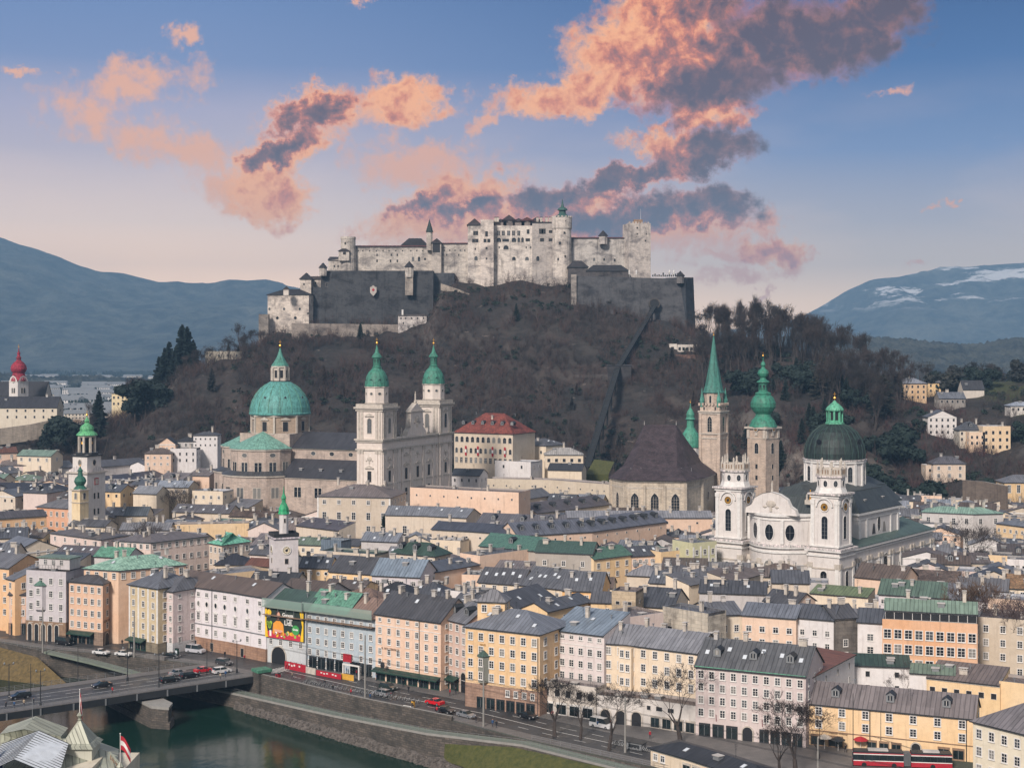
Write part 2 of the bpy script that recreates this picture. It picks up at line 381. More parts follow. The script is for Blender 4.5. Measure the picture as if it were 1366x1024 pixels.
def put(me,name,parent=None,loc=(0,0,0),rz=0.0,color=None,kind=None):
 o=bpy.data.objects.new(name,me);COL.objects.link(o);o.location=loc;o.rotation_euler=(0,0,rz)
 if parent is not None:o.parent=parent
 if color is not None:o.color=(*color,1)
 if kind:o['kind'] =kind
 return o
def thing(name,label,cat,loc=(0,0,0),rz=0.0,group=None):
 o=bpy.data.objects.new(name,None);COL.objects.link(o);o.location=loc;o.rotation_euler=(0,0,rz)
 o.empty_display_size=1
 return tag(o,label,cat,group)
def tag(o,label,cat,group=None):
 o['label'] =label;o['category'] =cat
 if group:o['group'] =group
 return o
def kids(o):return [c for c in list(KIDS.get(o.name,[]))]
def copy_tree(o,loc,rz=None,scale=None,label=None):
 """copy of a thing with copies of its parts and sub-parts (mesh data shared)"""
 r=o.copy();COL.objects.link(r);r.location=loc
 if rz is not None:r.rotation_euler=(0,0,rz)
 if scale is not None:r.scale=scale if isinstance(scale,tuple) else (scale,) *3
 if label:r['label'] =label
 for ch in o.children:
  c=ch.copy();COL.objects.link(c);c.parent=r
  for g in ch.children:
   d=g.copy();COL.objects.link(d);d.parent=c
 return r
def G(px,py,z=0.0):
 """world point at height z seen at a given row and column of the photo (survey by ray and known height)"""
 Y=(CAM_H-z) *FPX/(py-HOR);return Vector(((px-683) /FPX*Y,Y,z))
def AT(px,py,Y):return Vector(((px-683) /FPX*Y,Y,CAM_H-(py-HOR) /FPX*Y))
# ------------------------------------------------------------------ terrain
def fbm(x,y,s,o=4,seed=0.0):
 a,t,f=1.0,0.0,1.0/s
 for _ in range(o):
  t+=a*mnoise.noise(Vector((x*f,y*f,seed)));a *= 0.5;f *= 2.03
 return t
HILL=[  # x at 900 m, then (distance, height) knots of the ground along that column
 (-420,[(720,0),(780,10),(850,16),(950,12),(1200,0)]),
 (-350,[(715,0),(780,22),(850,30),(940,26),(1100,0)]),
 (-310,[(715,0),(775,22),(845,31),(930,28),(1050,0)]),
 (-265,[(715,0),(780,22),(850,33),(900,28),(1050,0)]),
 (-240,[(720,0),(790,24),(860,40),(900,36),(1050,0)]),
 (-216,[(735,0),(800,24),(900,54),(1000,46),(1150,0)]),
 (-200,[(740,0),(800,28),(900,67),(1000,66),(1200,0)]),
 (-177,[(740,0),(800,32),(900,73),(960,80),(1100,60),(1300,0)]),
 (-154,[(740,0),(820,42),(920,82),(980,92),(1100,80),(1350,0)]),
 (-117,[(750,0),(850,48),(950,88),(985,96),(1100,100),(1400,0)]),
 (-60,[(760,0),(870,55),(960,97),(1000,102),(1100,105),(1400,0)]),
 (-44,[(760,0),(880,65),(960,108),(996,128),(1100,118),(1400,0)]),
 (-11,[(760,0),(880,66),(960,110),(996,127),(1100,118),(1400,0)]),
 (8,[(760,0),(880,66),(960,112),(996,132),(1100,118),(1400,0)]),
 (34,[(755,0),(880,66),(955,108),(990,124),(1100,115),(1400,0)]),
 (60,[(748,0),(870,60),(945,104),(990,112),(1100,110),(1400,0)]),
 (95,[(735,0),(770,18),(870,62),(945,100),(1000,106),(1100,95),(1400,0)]),
 (118,[(725,0),(760,24),(870,66),(940,90),(1000,92),(1100,85),(1400,0)]),
 (146,[(700,0),(728,34),(790,54),(900,84),(1000,84),(1400,0)]),
 (169,[(690,0),(722,32),(790,52),(900,80),(1000,75),(1400,0)]),
 (192,[(675,0),(720,22),(790,45),(900,74),(1000,70),(1400,0)]),
 (239,[(620,0),(700,17),(800,42),(900,60),(1000,55),(1400,0)]),
 (275,[(590,0),(640,14),(700,34),(800,52),(900,58),(1000,50),(1400,0)]),
 (315,[(570,0),(612,8),(625,22),(700,40),(800,55),(900,60),(1000,50),(1400,0)]),
 (420,[(560,0),(620,22),(700,40),(800,56),(900,62),(1000,50),(1400,0)]),
 (700,[(560,0),(620,22),(700,40),(800,56),(900,62),(1000,50),(1400,0)])]
_hx=[h[0] for h in HILL]
def _prof(k,Y):
 p=HILL[k][1]
 if Y<=p[0][0]:return 0.0
 for a,b in zip(p,p[1:]):
  if Y<=b[0]:return a[1] +(b[1] -a[1]) *(Y-a[0]) /(b[0] -a[0])
 return p[-1][1]
def hill(X,Y):
 if Y<550 or Y>1400 or X<-420 or X>700:return -1.0
 x=X
 for k in range(len(_hx) -1):
  if x<=_hx[k+1]:
   t=(x-_hx[k]) /(_hx[k+1] -_hx[k]);t=t*t*(3-2*t)
   a,b=_prof(k,Y),_prof(k+1,Y);z=a+(b-a) *t;break
 if z<=0:return -1.0
 n=fbm(X,Y,60,5) *5.0+abs(fbm(X+300,Y*0.6,26,4,3.3)) *-5.0
 return max(-1.0,z+n*min(1.0,z/12.0)) if z>0 else -1.0
def HIT(px,py,y0=560,y1=1400):
 """the point of the hillside seen at a row and column of the photo"""
 Y=y0
 while Y<y1:
  p=AT(px,py,Y)
  if hill(p.x,p.y) >=p.z:return p
  Y+=2.0
 return AT(px,py,950)

def grid(name,xs,ys,fz,m,kind='structure',smooth=True):
 nx,ny=len(xs),len(ys)
 v=[(x,y,fz(x,y)) for y in ys for x in xs]
 f=[(j*nx+i,j*nx+i+1,(j+1) *nx+i+1,(j+1) *nx+i) for j in range(ny-1) for i in range(nx-1)]
 me=bpy.data.meshes.new(name);me.from_pydata(v,[],f);me.materials.append(m)
 if smooth:me.polygons.foreach_set('use_smooth',[True] *len(f))
 me.update();o=bpy.data.objects.new(name,me);COL.objects.link(o);o['kind'] =kind;return o

def _ground(t,p):
 g=gpos(t);n=t.noise(g,0.004,6,0.6);n2=t.noise(g,0.05,6,0.7)
 c=t.mix(t.mapr(n,0.4,0.6),(0.10,0.10,0.09),(0.06,0.075,0.045))
 c=t.mix(t.mapr(n2,0.4,0.7,0,0.6),c,(0.045,0.05,0.045))
 t.l.new(c,p.inputs['Base Color']);p.inputs['Roughness'].default_value=1.0
M_GR=mat('valley_floor',_ground)
def _hillm(t,p):
 g=gpos(t);geo=t.node('ShaderNodeNewGeometry');nx,ny,nz=t.sep(geo.outputs['Normal']);px,py,pz=t.sep(g)
 n=t.noise(g,0.03,7,0.7);n2=t.noise(g,0.35,7,0.75);n3=t.noise(t.vmul(g,(1,1,2.5)),0.12,8,0.75,0.6)
 veg=t.mix(t.mapr(n,0.36,0.62),(0.018,0.017,0.017),(0.056,0.041,0.036))
 veg=t.mix(t.mapr(n2,0.45,0.7,0,0.7),veg,(0.012,0.016,0.014))
 rock=t.mix(t.mapr(n3,0.35,0.68),(0.050,0.045,0.042),(0.26,0.22,0.19))
 steep=t.mapr(t.m('ADD',nz,t.m('MULTIPLY',t.m('SUBTRACT',n3,0.5),0.9)),0.86,0.66)
 veg=t.mix(t.mapr(n3,.60,.70,0,.75),veg,rock)
 grass=t.mix(n2,(0.035,0.05,0.016),(0.07,0.075,0.026))
 c=t.mix(t.m('MULTIPLY',steep,t.mapr(px,60,125,0.5,0.95)),veg,rock)
 gm=t.m('MULTIPLY',t.m('MULTIPLY',t.mapr(px,262,275),t.mapr(nz,0.80,0.92)),t.mapr(n,0.47,0.55))
 c=t.mix(gm,c,grass)
 t.l.new(c,p.inputs['Base Color']);p.inputs['Roughness'].default_value=1.0
 bump(t,p,t.m('ADD',n2,n3),0.9,1.2)
M_HI=mat('hillside',_hillm)
xs=np.arange(-420,560,3.0);ys=np.arange(556,1100,3.0)
grid('hillside',list(xs),list(ys) +list(np.arange(1110,1410,20.0)),hill,M_HI)

# quay line of the old-town bank (street side), then the ground sheet behind it
QUAY=[(-600,640),(-330,500),(-200,430),(-140,399),(-124,389.5),(-100,380.5),(-80,371),(-63,357),(-34,331),(-13,314.5),(3,299),(27,279),(64,246),(260,60),(300,-200)]
mb=MB()
far=[(12000,-200),(12000,14000),(-12000,14000),(-12000,640)]
mb.face([(x,y,0) for x,y in QUAY] +[(x,y,0) for x,y in far],M_GR)
g0=mb.build('ground',kind='structure')
# near bank
NB=[(-900,330),(-330,262),(-160,232),(-60,212),(40,150),(120,20),(140,-200),(-900,-200)]
mb=MB();mb.prism([(x,y) for x,y in NB[::-1]],-8,-0.5,M_GR);mb.build('near_bank',kind='structure')
# river
def _water(t,p):
 g=gpos(t);n=t.noise(t.vmul(g,(1.0,0.55,1)),0.55,4,0.55);n2=t.noise(g,0.05,3)
 t.l.new(t.mix(n2,(0.004,0.020,0.014),(0.009,0.033,0.022)),p.inputs['Base Color'])
 p.inputs['Roughness'].default_value=0.13;p.inputs['IOR'].default_value=1.33;p.inputs['Specular IOR Level'].default_value=.3
 bump(t,p,t.m('ADD',n,t.m('MULTIPLY',t.noise(g,0.12,2),1.5)),0.09,0.35)
M_WA=mat('river_water',_water)
mb=MB();mb.face([(-900,0,-7),(300,0,-7),(300,320,-7),(-20,420,-7),(-330,640,-7),(-900,900,-7)],M_WA);mb.build('river',kind='structure')

# asphalt: quay road, bridge apron
def _asph(t,p):
 g=gpos(t);n=t.noise(g,0.15,5,0.65);n2=t.noise(g,3.0,4)
 c=t.mix(t.mapr(n,0.35,0.7),(0.040,0.040,0.042),(0.080,0.078,0.078));c=t.mix(t.m('MULTIPLY',n2,0.3),c,(0.03,0.03,0.03))
 t.l.new(c,p.inputs['Base Color']);t.l.new(t.mapr(n,0.4,0.6,0.35,0.7),p.inputs['Roughness'])
M_AS=mat('asphalt',_asph)
def _pave(t,p):
 g=gpos(t);n=t.noise(g,0.3,5,0.65)
 br=t.node('ShaderNodeTexBrick');t.l.new(t.vmul(g,(1,1,1)),br.inputs['Vector']);br.inputs['Scale'].default_value=1.0;br.inputs['Brick Width'].default_value=1.0;br.inputs['Row Height'].default_value=0.5
 br.inputs['Color1'].default_value=(0.15,0.14,0.135,1);br.inputs['Color2'].default_value=(0.19,0.175,0.165,1);br.inputs['Mortar'].default_value=(0.09,0.085,0.08,1)
 t.l.new(t.mix(t.mapr(n,0.4,0.7,0,0.5),br.outputs[0],(0.09,0.085,0.08)),p.inputs['Base Color']);p.inputs['Roughness'].default_value=0.6
M_PV=mat('paving',_pave)
M_KB=plain('kerb_stone',(0.28,0.27,0.25),0.9)
M_MK=plain('road_paint',(0.62,0.61,0.58),0.7,var=0.25,sc=2.0)

def offset(pts,d):
 """polyline moved sideways by d (to the left of its direction), mitred"""
 P=[Vector((p[0],p[1])) for p in pts];out=[]
 for i in range(len(P)):
  n=Vector((0.0,0.0));c=[]
  if i>0:e=(P[i] -P[i-1]).normalized();c.append(Vector((-e.y,e.x)))
  if i<len(P) -1:e=(P[i+1] -P[i]).normalized();c.append(Vector((-e.y,e.x)))
  for q in c:n+=q
  n.normalize();out.append(P[i] +n*(d/max(0.5,n.dot(c[0]))))
 return [(p.x,p.y) for p in out]
def ribbon(name,a,b,za,zb,m,kind='structure',th=None):
 mb=MB()
 for i in range(len(a) -1):
  z0,z1=(za[i],za[i+1]) if isinstance(za,(list,tuple)) else (za,za)
  y0,y1=(zb[i],zb[i+1]) if isinstance(zb,(list,tuple)) else (zb,zb)
  A,B,C_,D=(*a[i],z0),(*a[i+1],z1),(*b[i+1],y1),(*b[i],y0)
  mb.face([A,B,C_,D],m)
  if th:
   mb.face([(A[0],A[1],A[2] -th),(B[0],B[1],B[2] -th),B,A],m);mb.face([D,C_,(C_[0],C_[1],C_[2] -th),(D[0],D[1],D[2] -th)],m)
 return mb.build(name,kind=kind)
QS=QUAY[1:14]
walk0=offset(QS,0.6);walk1=offset(QS,3.6)
ribbon('promenade_pavement',walk0,walk1,0.13,0.13,M_PV,th=0.12)
ribbon('quay_road',walk1,offset(QS,15.5),0.012,0.012,M_AS)
ribbon('house_side_pavement',offset(QS,15.5),offset(QS,38),0.12,0.12,M_PV,th=0.11)
mb=MB()
cl=offset(QS,9.2);e1=offset(QS,4.0);e2=offset(QS,15.0)
def dashes(line,w,dash,gap,z=0.018):
 acc=0.0
 for a,b in zip(line,line[1:]):
  a,b=Vector(a),Vector(b);d=b-a;L=d.length;d.normalize();n=Vector((-d.y,d.x)) *w/2;t=0.0
  while t<L:
   l=min(dash,L-t)
   p,q=a+d*t,a+d*(t+l);mb.face([(p.x-n.x,p.y-n.y,z),(q.x-n.x,q.y-n.y,z),(q.x+n.x,q.y+n.y,z),(p.x+n.x,p.y+n.y,z)],M_MK)
   t+=dash+gap
dashes(cl[6:],0.22,3.0,0.0);dashes(offset(QS,12.3)[6:],0.16,3.0,4.0);dashes(offset(QS,6.4)[6:],0.16,3.0,4.0)
# zebra crossings
def zebra(px,py,n,along,w=3.2):
 c=G(px,py)
 i=min(range(len(QS) -1),key=lambda k:(Vector(QS[k]) +Vector(QS[k+1]) -2*Vector((c.x,c.y))).length)
 d=(Vector(QS[i+1]) -Vector(QS[i])).normalized();nn=Vector((-d.y,d.x))
 for k in range(n):
  q=Vector((c.x,c.y)) +nn*(k*1.0)
  mb.face([(q.x,q.y,0.024),(q.x+d.x*w,q.y+d.y*w,0.024),(q.x+d.x*w+nn.x*.5,q.y+d.y*w+nn.y*.5,0.024),(q.x+nn.x*.5,q.y+nn.y*.5,0.024)],M_MK)
zebra(868,978,9,1);zebra(346,896,9,1,4)
mb.build('road_markings',kind='structure')

# quay wall, lower promenade ramp, rubble shore, grass bank
def _qwall(t,p):
 uv=t.node('ShaderNodeUVMap');g=gpos(t);n=t.noise(g,0.3,6,0.7)
 br=t.node('ShaderNodeTexBrick');t.l.new(uv.outputs[0],br.inputs['Vector']);br.inputs['Scale'].default_value=1;br.inputs['Brick Width'].default_value=1.2;br.inputs['Row Height'].default_value=0.5;br.inputs['Mortar Size'].default_value=0.04
 br.inputs['Color1'].default_value=(0.085,0.075,0.066,1);br.inputs['Color2'].default_value=(0.15,0.125,0.105,1);br.inputs['Mortar'].default_value=(0.05,0.045,0.04,1)
 t.l.new(t.mix(t.mapr(n,0.4,0.65,0,0.75),br.outputs[0],(0.035,0.035,0.032)),p.inputs['Base Color']);p.inputs['Roughness'].default_value=0.95
 bump(t,p,br.outputs['Fac'],0.5,-0.1)
M_QW=mat('quay_masonry',_qwall)
mb=MB()
for i in range(len(QUAY) -1):
 a,b=QUAY[i],QUAY[i+1]
 mb.face([(a[0],a[1],-8),(b[0],b[1],-8),(b[0],b[1],0),(a[0],a[1],0)],M_QW)
qw=mb.build('quay_embankment',kind='structure')
par=MB();P0=QS[6:9];P1=offset(P0,0.55)       # stone parapet from the bridge to the ramp's top
for i in range(len(P0) -1):
 a,b,c,d=P0[i],P0[i+1],P1[i+1],P1[i]
 par.face([(*a,-0.05),(*b,-0.05),(*b,1.0),(*a,1.0)],M_QW);par.face([(*c,0.0),(*d,0.0),(*d,1.0),(*c,1.0)],M_QW);par.face([(*a,1.0),(*b,1.0),(*c,1.0),(*d,1.0)],M_KB)
par.face([(*P0[-1],0),(*P1[-1],0),(*P1[-1],1),(*P0[-1],1)],M_QW)
tag(par.build('parapet'),'long dark stone parapet between quay road and river, from bridge to ramp top','parapet')
# lower promenade: a walkway that climbs to street level
LP=[(-90,371),(-66,353.5),(-40,329),(-18,307.5),(2,296),(27,273),(62,242)]
LZ=[-3.6,-3.4,-2.4,-0.7,0.0,0.0,0.0]
LPi=offset(LP,2.6)
lp=MB()
M_LP=plain('walkway_surface',(0.17,0.20,0.16),0.7)
for i in range(len(LP) -1):
 a,b,c,d=LP[i],LP[i+1],LPi[i+1],LPi[i];z0,z1=LZ[i],LZ[i+1]
 lp.face([(*a,z0),(*b,z1),(*c,z1),(*d,z0)],M_LP);lp.face([(*a,z0-.5),(*b,z1-.5),(*b,z1),(*a,z0)],M_KB)
 lp.face([(*a,-8),(*b,-8),(*b,z1-.5),(*a,z0-.5)],M_QW)
lp.build('lower_promenade',kind='structure')
def railing(name,label,pts,zs,h=1.0,sp=2.2,m=None,group=None,rails=(0.98,0.55,0.15),loc=None):
 m=m or M_GY;b0=pts[0];t=thing(name,label,'railing',(b0[0],b0[1],zs[0]),group=group)
 pm,rm=MB(),MB()
 for i in range(len(pts) -1):
  a,b=Vector((pts[i][0] -b0[0],pts[i][1] -b0[1],zs[i] -zs[0])),Vector((pts[i+1][0] -b0[0],pts[i+1][1] -b0[1],zs[i+1] -zs[0]))
  n=max(1,int((b-a).length/sp))
  for k in range(n):
   q=a.lerp(b,k/n);pm.tube(q,q+Vector((0,0,h)),.035,.035,m)
  for r in rails:rm.tube(a+Vector((0,0,h*r)),b+Vector((0,0,h*r)),.03,.03,m)
 pm.build('post',t)['kind'] ='stuff';rm.build('rail',t);return t
railing('railing','long thin grey railing on the outer edge of the lower river walkway',LP,LZ,1.05,2.4,M_GY)
# rubble shore and grass bank
def rough(t,p,a,b,sc,bd):
 n=t.noise(gpos(t),sc,6,0.75);t.l.new(t.ramp(n,[(0.3,a),(0.7,b)]),p.inputs['Base Color']);p.inputs['Roughness'].default_value=1;bump(t,p,n,0.9,bd)
M_RB=mat('rubble',lambda t,p:rough(t,p,(0.035,0.032,0.030),(0.20,0.175,0.155),1.3,0.5))
M_GB=mat('grass',lambda t,p:rough(t,p,(0.035,0.050,0.012),(0.110,0.105,0.030),0.9,0.3))
M_GO=mat('dry_grass',lambda t,p:rough(t,p,(0.06,0.045,0.02),(0.20,0.14,0.055),0.9,0.3))
SH0=[(-67,354),(-55,342.5),(-40,328.6),(-24,313),(-12,303),(8,284),(24,265),(48,235)]
SH2=[(-67.5,353),(-55.5,340.5),(-38,323.5),(-21,306.5),(-9,296),(7,277),(23,257),(46,226)]
sm=MB()
def shore(u,v):
 k=min(int(u),len(SH0) -2);f=u-k
 a=Vector(SH0[k]).lerp(Vector(SH0[k+1]),f);b=Vector(SH2[k]).lerp(Vector(SH2[k+1]),f)
 p=a.lerp(b,v);z=-5.4-2.2*v+fbm(p.x,p.y,2.2,3,1.1) *0.45
 return (p.x,p.y,z)
NU,NVV=160,14
for i in range(NU):
 for j in range(NVV):
  u0,u1=i/NU*(len(SH0) -1),(i+1) /NU*(len(SH0) -1);v0,v1=j/NVV,(j+1) /NVV
  sm.face([shore(u0,v1),shore(u1,v1),shore(u1,v0),shore(u0,v0)],M_RB)
sm.build('rubble_shore',kind='structure')
st=MB()      # loose boulders of the shore
for k in range(900):
 u,v=rng.uniform(0.3,len(SH0) -1.2),rng.uniform(0.1,1.0);p=shore(u,v);s=rng.uniform(0.15,0.45)
 st.lathe([(s*.7,-s*.3),(s,0),(s*.6,s*.5),(0,s*.6)],5,M_RB,p,rng.uniform(0,6),1,rng.uniform(.6,1.2))
tag(st.build('boulders',kind='stuff'),'grey loose boulders along the water edge below the quay','boulders')
gb=MB();GA=[(-14,305),(0,295.5),(8,288.5),(27,272),(46,252),(64,240)];GZ=[-2.4,-.4,-.2,-.2,-.2,-.2]
GBb=[(-14.2,304.7),(-7,295),(5,281),(20,264),(36,245),(52,226)]
def bank_p(u,v):
 k=min(int(u),len(GA) -2);f=u-k;a=Vector(GA[k]).lerp(Vector(GA[k+1]),f);b=Vector(GBb[k]).lerp(Vector(GBb[k+1]),f);za=GZ[k] +(GZ[k+1] -GZ[k]) *f
 p=a.lerp(b,v);return (p.x,p.y,za+(-5.6-za) *v**1.2+fbm(p.x,p.y,3,3) *.15)
for i in range(60):
 for j in range(10):
  u0,u1=i/60*5,(i+1) /60*5
  gb.face([bank_p(u0,(j+1) /10),bank_p(u1,(j+1) /10),bank_p(u1,j/10),bank_p(u0,j/10)],M_GB)
gb.build('grass_bank',kind='structure',smooth=True)
# upstream bank behind the bridge: dry grass slope
ub=MB();UA=[(-200,429),(-140,398.5),(-126,388)];UB_=[(-190,412),(-134,384),(-112,374)]
for i in range(2):
 ub.face([(*UB_[i],-7.3),(*UB_[i+1],-7.3),(*UA[i+1],-1.8),(*UA[i],-1.2)],M_GO)
ub.build('dry_grass_bank',kind='structure')

# ------------------------------------------------------------------ mountains
def _mount(t,p,snow):
 g=gpos(t);geo=t.node('ShaderNodeNewGeometry');px,py,pz=t.sep(g)
 n=t.noise(g,0.0016,8,0.68);n2=t.noise(g,0.009,8,0.78);n4=t.noise(g,0.03,5,0.8)
 c=t.mix(t.mapr(n2,0.42,0.60),(0.006,0.012,0.014),(0.115,0.12,0.095))
 c=t.mix(t.mapr(n,0.53,0.62,0,0.6),c,(0.19,0.185,0.14))
 c=t.mix(t.mapr(n4,0.4,0.6,0,0.5),c,(0.012,0.018,0.018))
 if snow:
  sn=t.noise(t.vmul(g,(0.5,1,3.2)),0.0022,7,0.7)
  c=t.mix(t.m('MULTIPLY',t.mapr(sn,0.54,0.58),t.mapr(pz,300,400)),c,(0.85,0.83,0.82))
 t.l.new(c,p.inputs['Base Color']);p.inputs['Roughness'].default_value=1.0
 bump(t,p,t.m('ADD',n2,n4),0.8,30)
M_M1=mat('forest_mountain',lambda t,p:_mount(t,p,False));M_M2=mat('snowy_mountain',lambda t,p:_mount(t,p,True))
def interp(T,x):
 if x<=T[0][0]:return T[0][1]
 for a,b in zip(T,T[1:]):
  if x<=b[0]:return a[1] +(b[1] -a[1]) *(x-a[0]) /(b[0] -a[0])
 return T[-1][1]
def ridge(name,crest,Yc,Yf,rough_,m,xr,step,back=800,spike=0.0):
 """crest: (photo column, photo row) of the skyline at distance Yc"""
 T=[((px-683) /FPX*Yc,CAM_H+(HOR-py) /FPX*Yc) for px,py in crest]
 def f(x,y):
  zc=interp(T,x)
  if y<=Yc:
   t=max(0,(y-Yf) /(Yc-Yf));z=zc*(0.25*t+0.75*t*t*(3-2*t))
  else:z=zc*max(0,1-(y-Yc) /back)
  a=min(1.0,z/(zc*.3+1))
  z+=a*(fbm(x,y,rough_*12,5,2.0) *rough_*1.3*(0.25 if abs(y-Yc) <60 else 1) -abs(fbm(x,y*.5,rough_*7,4,5.0)) *rough_*(0.3 if abs(y-Yc) <60 else 1.5))
  if spike:z+=a*spike*(0.4+rng.random())
  return z-2
 xs=list(np.arange(xr[0],xr[1],step));ys=list(np.linspace(Yf,Yc,50)) +list(np.linspace(Yc+60,Yc+back,6))
 return grid(name,xs,ys,f,m)
ridge('forested_mountain',[(-700,250),(-60,300),(0,316),(60,334),(130,361),(165,364),(210,374),(300,381),(318,377),(335,374),(370,378),(430,388),(520,410),(640,440),(800,462),(900,470)],7500,4700,34,M_M1,(-5200,900),36)
ridge('snowy_mountain',[(640,470),(900,450),(1060,425),(1095,408),(1130,386),(1165,372),(1200,368),(1235,363),(1270,357),(1310,354),(1345,350),(1400,345),(1800,330)],9600,7200,34,M_M2,(-100,5300),40)
0 and ridge('distant_mountain',[(700,440),(860,432),(960,425),(1000,430),(1060,418),(1110,405),(1150,400),(1300,410),(1500,420)],11600,10300,30,M_M2,(0,5200),60,back=300)
ridge('wooded_ridge',[(880,462),(1060,452),(1120,451),(1190,455),(1260,462),(1310,463),(1340,455),(1500,452)],3000,2300,7,M_M1,(250,1600),5,back=300,spike=9)
ridge('wooded_rise',[(-300,497),(0,502),(60,508),(120,506),(190,510),(260,512),(400,516)],2900,2700,4,M_M1,(-1400,-300),5,back=160,spike=9)
# ------------------------------------------------------------------ windows (one mesh per size and kind, shared)
_WC={}
def outline(kind,w,h):
 if kind in ('oval','round'):
  return [(w/2*math.cos(2*math.pi*k/14),h/2*math.sin(2*math.pi*k/14)) for k in range(14)]
 if kind in ('arch','gothic'):
  r=w/2;zt=h/2-(r if kind=='arch' else r*1.6)
  pts=[(-r,-h/2),(r,-h/2)]
  if kind=='arch':pts+=[(r*math.cos(math.pi*k/8),zt+r*math.sin(math.pi*k/8)) for k in range(9)]
  else:
   pts+=[(r,zt),(r*.86,zt+r*.6),(r*.5,zt+r*1.15),(0,h/2),(-r*.5,zt+r*1.15),(-r*.86,zt+r*.6),(-r,zt)]
  return pts
 return [(-w/2,-h/2),(w/2,-h/2),(w/2,h/2),(-w/2,h/2)]
def win(kind,w,h,trim=None):
 """window facing -y, centred on its own origin; the surround stands 6 cm proud of the wall"""
 trim=trim or M_WH;key=(kind,round(w,2),round(h,2),trim.name)
 if key in _WC:return _WC[key]
 mb=MB();shape=kind if kind in ('oval','round','arch','gothic') else 'rect'
 fr={'sash':.17,'hood':.2,'bare':.06,'dark':.05,'blind':.1}.get(kind,.22)
 o=outline(shape,w+2*fr,h+2*fr);i=outline(shape,w,h);n=len(o);yo,yi=-.10,-.035
 for k in range(n):
  j=(k+1) % n
  mb.face([(o[k][0],yo,o[k][1]),(o[j][0],yo,o[j][1]),(i[j][0],yo,i[j][1]),(i[k][0],yo,i[k][1])],trim)
  mb.face([(o[k][0],.02,o[k][1]),(o[j][0],.02,o[j][1]),(o[j][0],yo,o[j][1]),(o[k][0],yo,o[k][1])],trim)
  mb.face([(i[j][0],yi,i[j][1]),(i[k][0],yi,i[k][1]),(i[k][0],yo,i[k][1]),(i[j][0],yo,i[j][1])],trim)
 mb.face([(x,yi,z) for x,z in i],M_GL if kind != 'dark' else M_DK)
 def bar(x0,z0,x1,z1,m=None):
  m=m or M_WH;mb.face([(x0,yi-.03,z0),(x1,yi-.03,z0),(x1,yi-.03,z1),(x0,yi-.03,z1)],m)
 b=.045
 if kind in ('sash','hood','bare'):
  bar(-b,-h/2,b,h/2);zc=h*.16
  bar(-w/2,zc-b,-b,zc+b);bar(b,zc-b,w/2,zc+b)
  if h>1.25:bar(-w/2,-h*.2-b*.6,-b,-h*.2+b*.6);bar(b,-h*.2-b*.6,w/2,-h*.2+b*.6)
 elif kind in ('arch','gothic') and w>.9:
  m=M_GY if kind=='arch' else M_CR
  nb=2 if w<2.6 else 3
  for q in range(1,nb):x=-w/2+w*q/nb;bar(x-.05,-h/2,x+.05,h/2-w*.45,m)
  for q in range(1,max(2,int(h/1.2))):z=-h/2+q*1.2;(z<h/2-w*.5) and bar(-w/2,z-.03,w/2,z+.03,m)
 elif kind in ('oval',) and w>1.2:
  bar(-.04,-h/2+.1,.04,h/2-.1,M_GY);bar(-w/2+.1,-.03,w/2-.1,.03,M_GY)
 elif kind=='twin':
  mb.face([(-.16,yo,-h/2),(.16,yo,-h/2),(.16,yo,h/2),(-.16,yo,h/2)],trim)
  bar(-w/2,h*.12,-.16,h*.12+.08,M_GY);bar(.16,h*.12,w/2,h*.12+.08,M_GY)
 if kind=='hood':
  mb.box((0,-.16,h/2+.3),(w+.7,.3,.16),trim);mb.face([(-w/2-.3,-.2,h/2+.46),(w/2+.3,-.2,h/2+.46),(0,-.2,h/2+.95)],trim)
  mb.box((0,-.12,-h/2-.3),(w+.5,.22,.14),trim)
 if kind=='sash':mb.box((0,-.1,-h/2-.24),(w+.44,.2,.08),trim)
 _WC[key] =mb.mesh('window');return _WC[key]
def add_win(parent,kind,w,h,loc,ang,trim=None,name='window'):
 return put(win(kind,w,h,trim),name,parent,loc,ang)
def tmesh(name,fn):
 if name not in _WC:mb=MB();fn(mb);_WC[name] =mb.mesh(name)
 return _WC[name]
def _chim(w,d,h,m,pots):
 def f(mb):
  mb.box((0,0,0),(w,d,h),m);mb.box((0,0,h),(w+.22,d+.22,.14),M_CC)
  for k in range(pots):mb.box(((k+.5) /pots*w-w/2,0,h+.14),(.12,d,.3),M_CR)
  mb.box((0,0,h+.44),(w+.3,d+.3,.12),M_CC)
 return f
CHIM=[lambda:tmesh('chimney',_chim(.9,.7,1.7,M_CH,3)),lambda:tmesh('wide_chimney',_chim(1.7,.7,1.4,M_CH,5)),lambda:tmesh('tall_chimney',_chim(.8,.8,2.4,M_CR,2)),lambda:tmesh('square_chimney',_chim(1.1,.8,1.3,M_CC,3))]
def _sky(mb):mb.box((0,0,0),(.95,1.35,.12),M_GY);mb.box((0,0,.12),(.75,1.15,.02),M_SK)
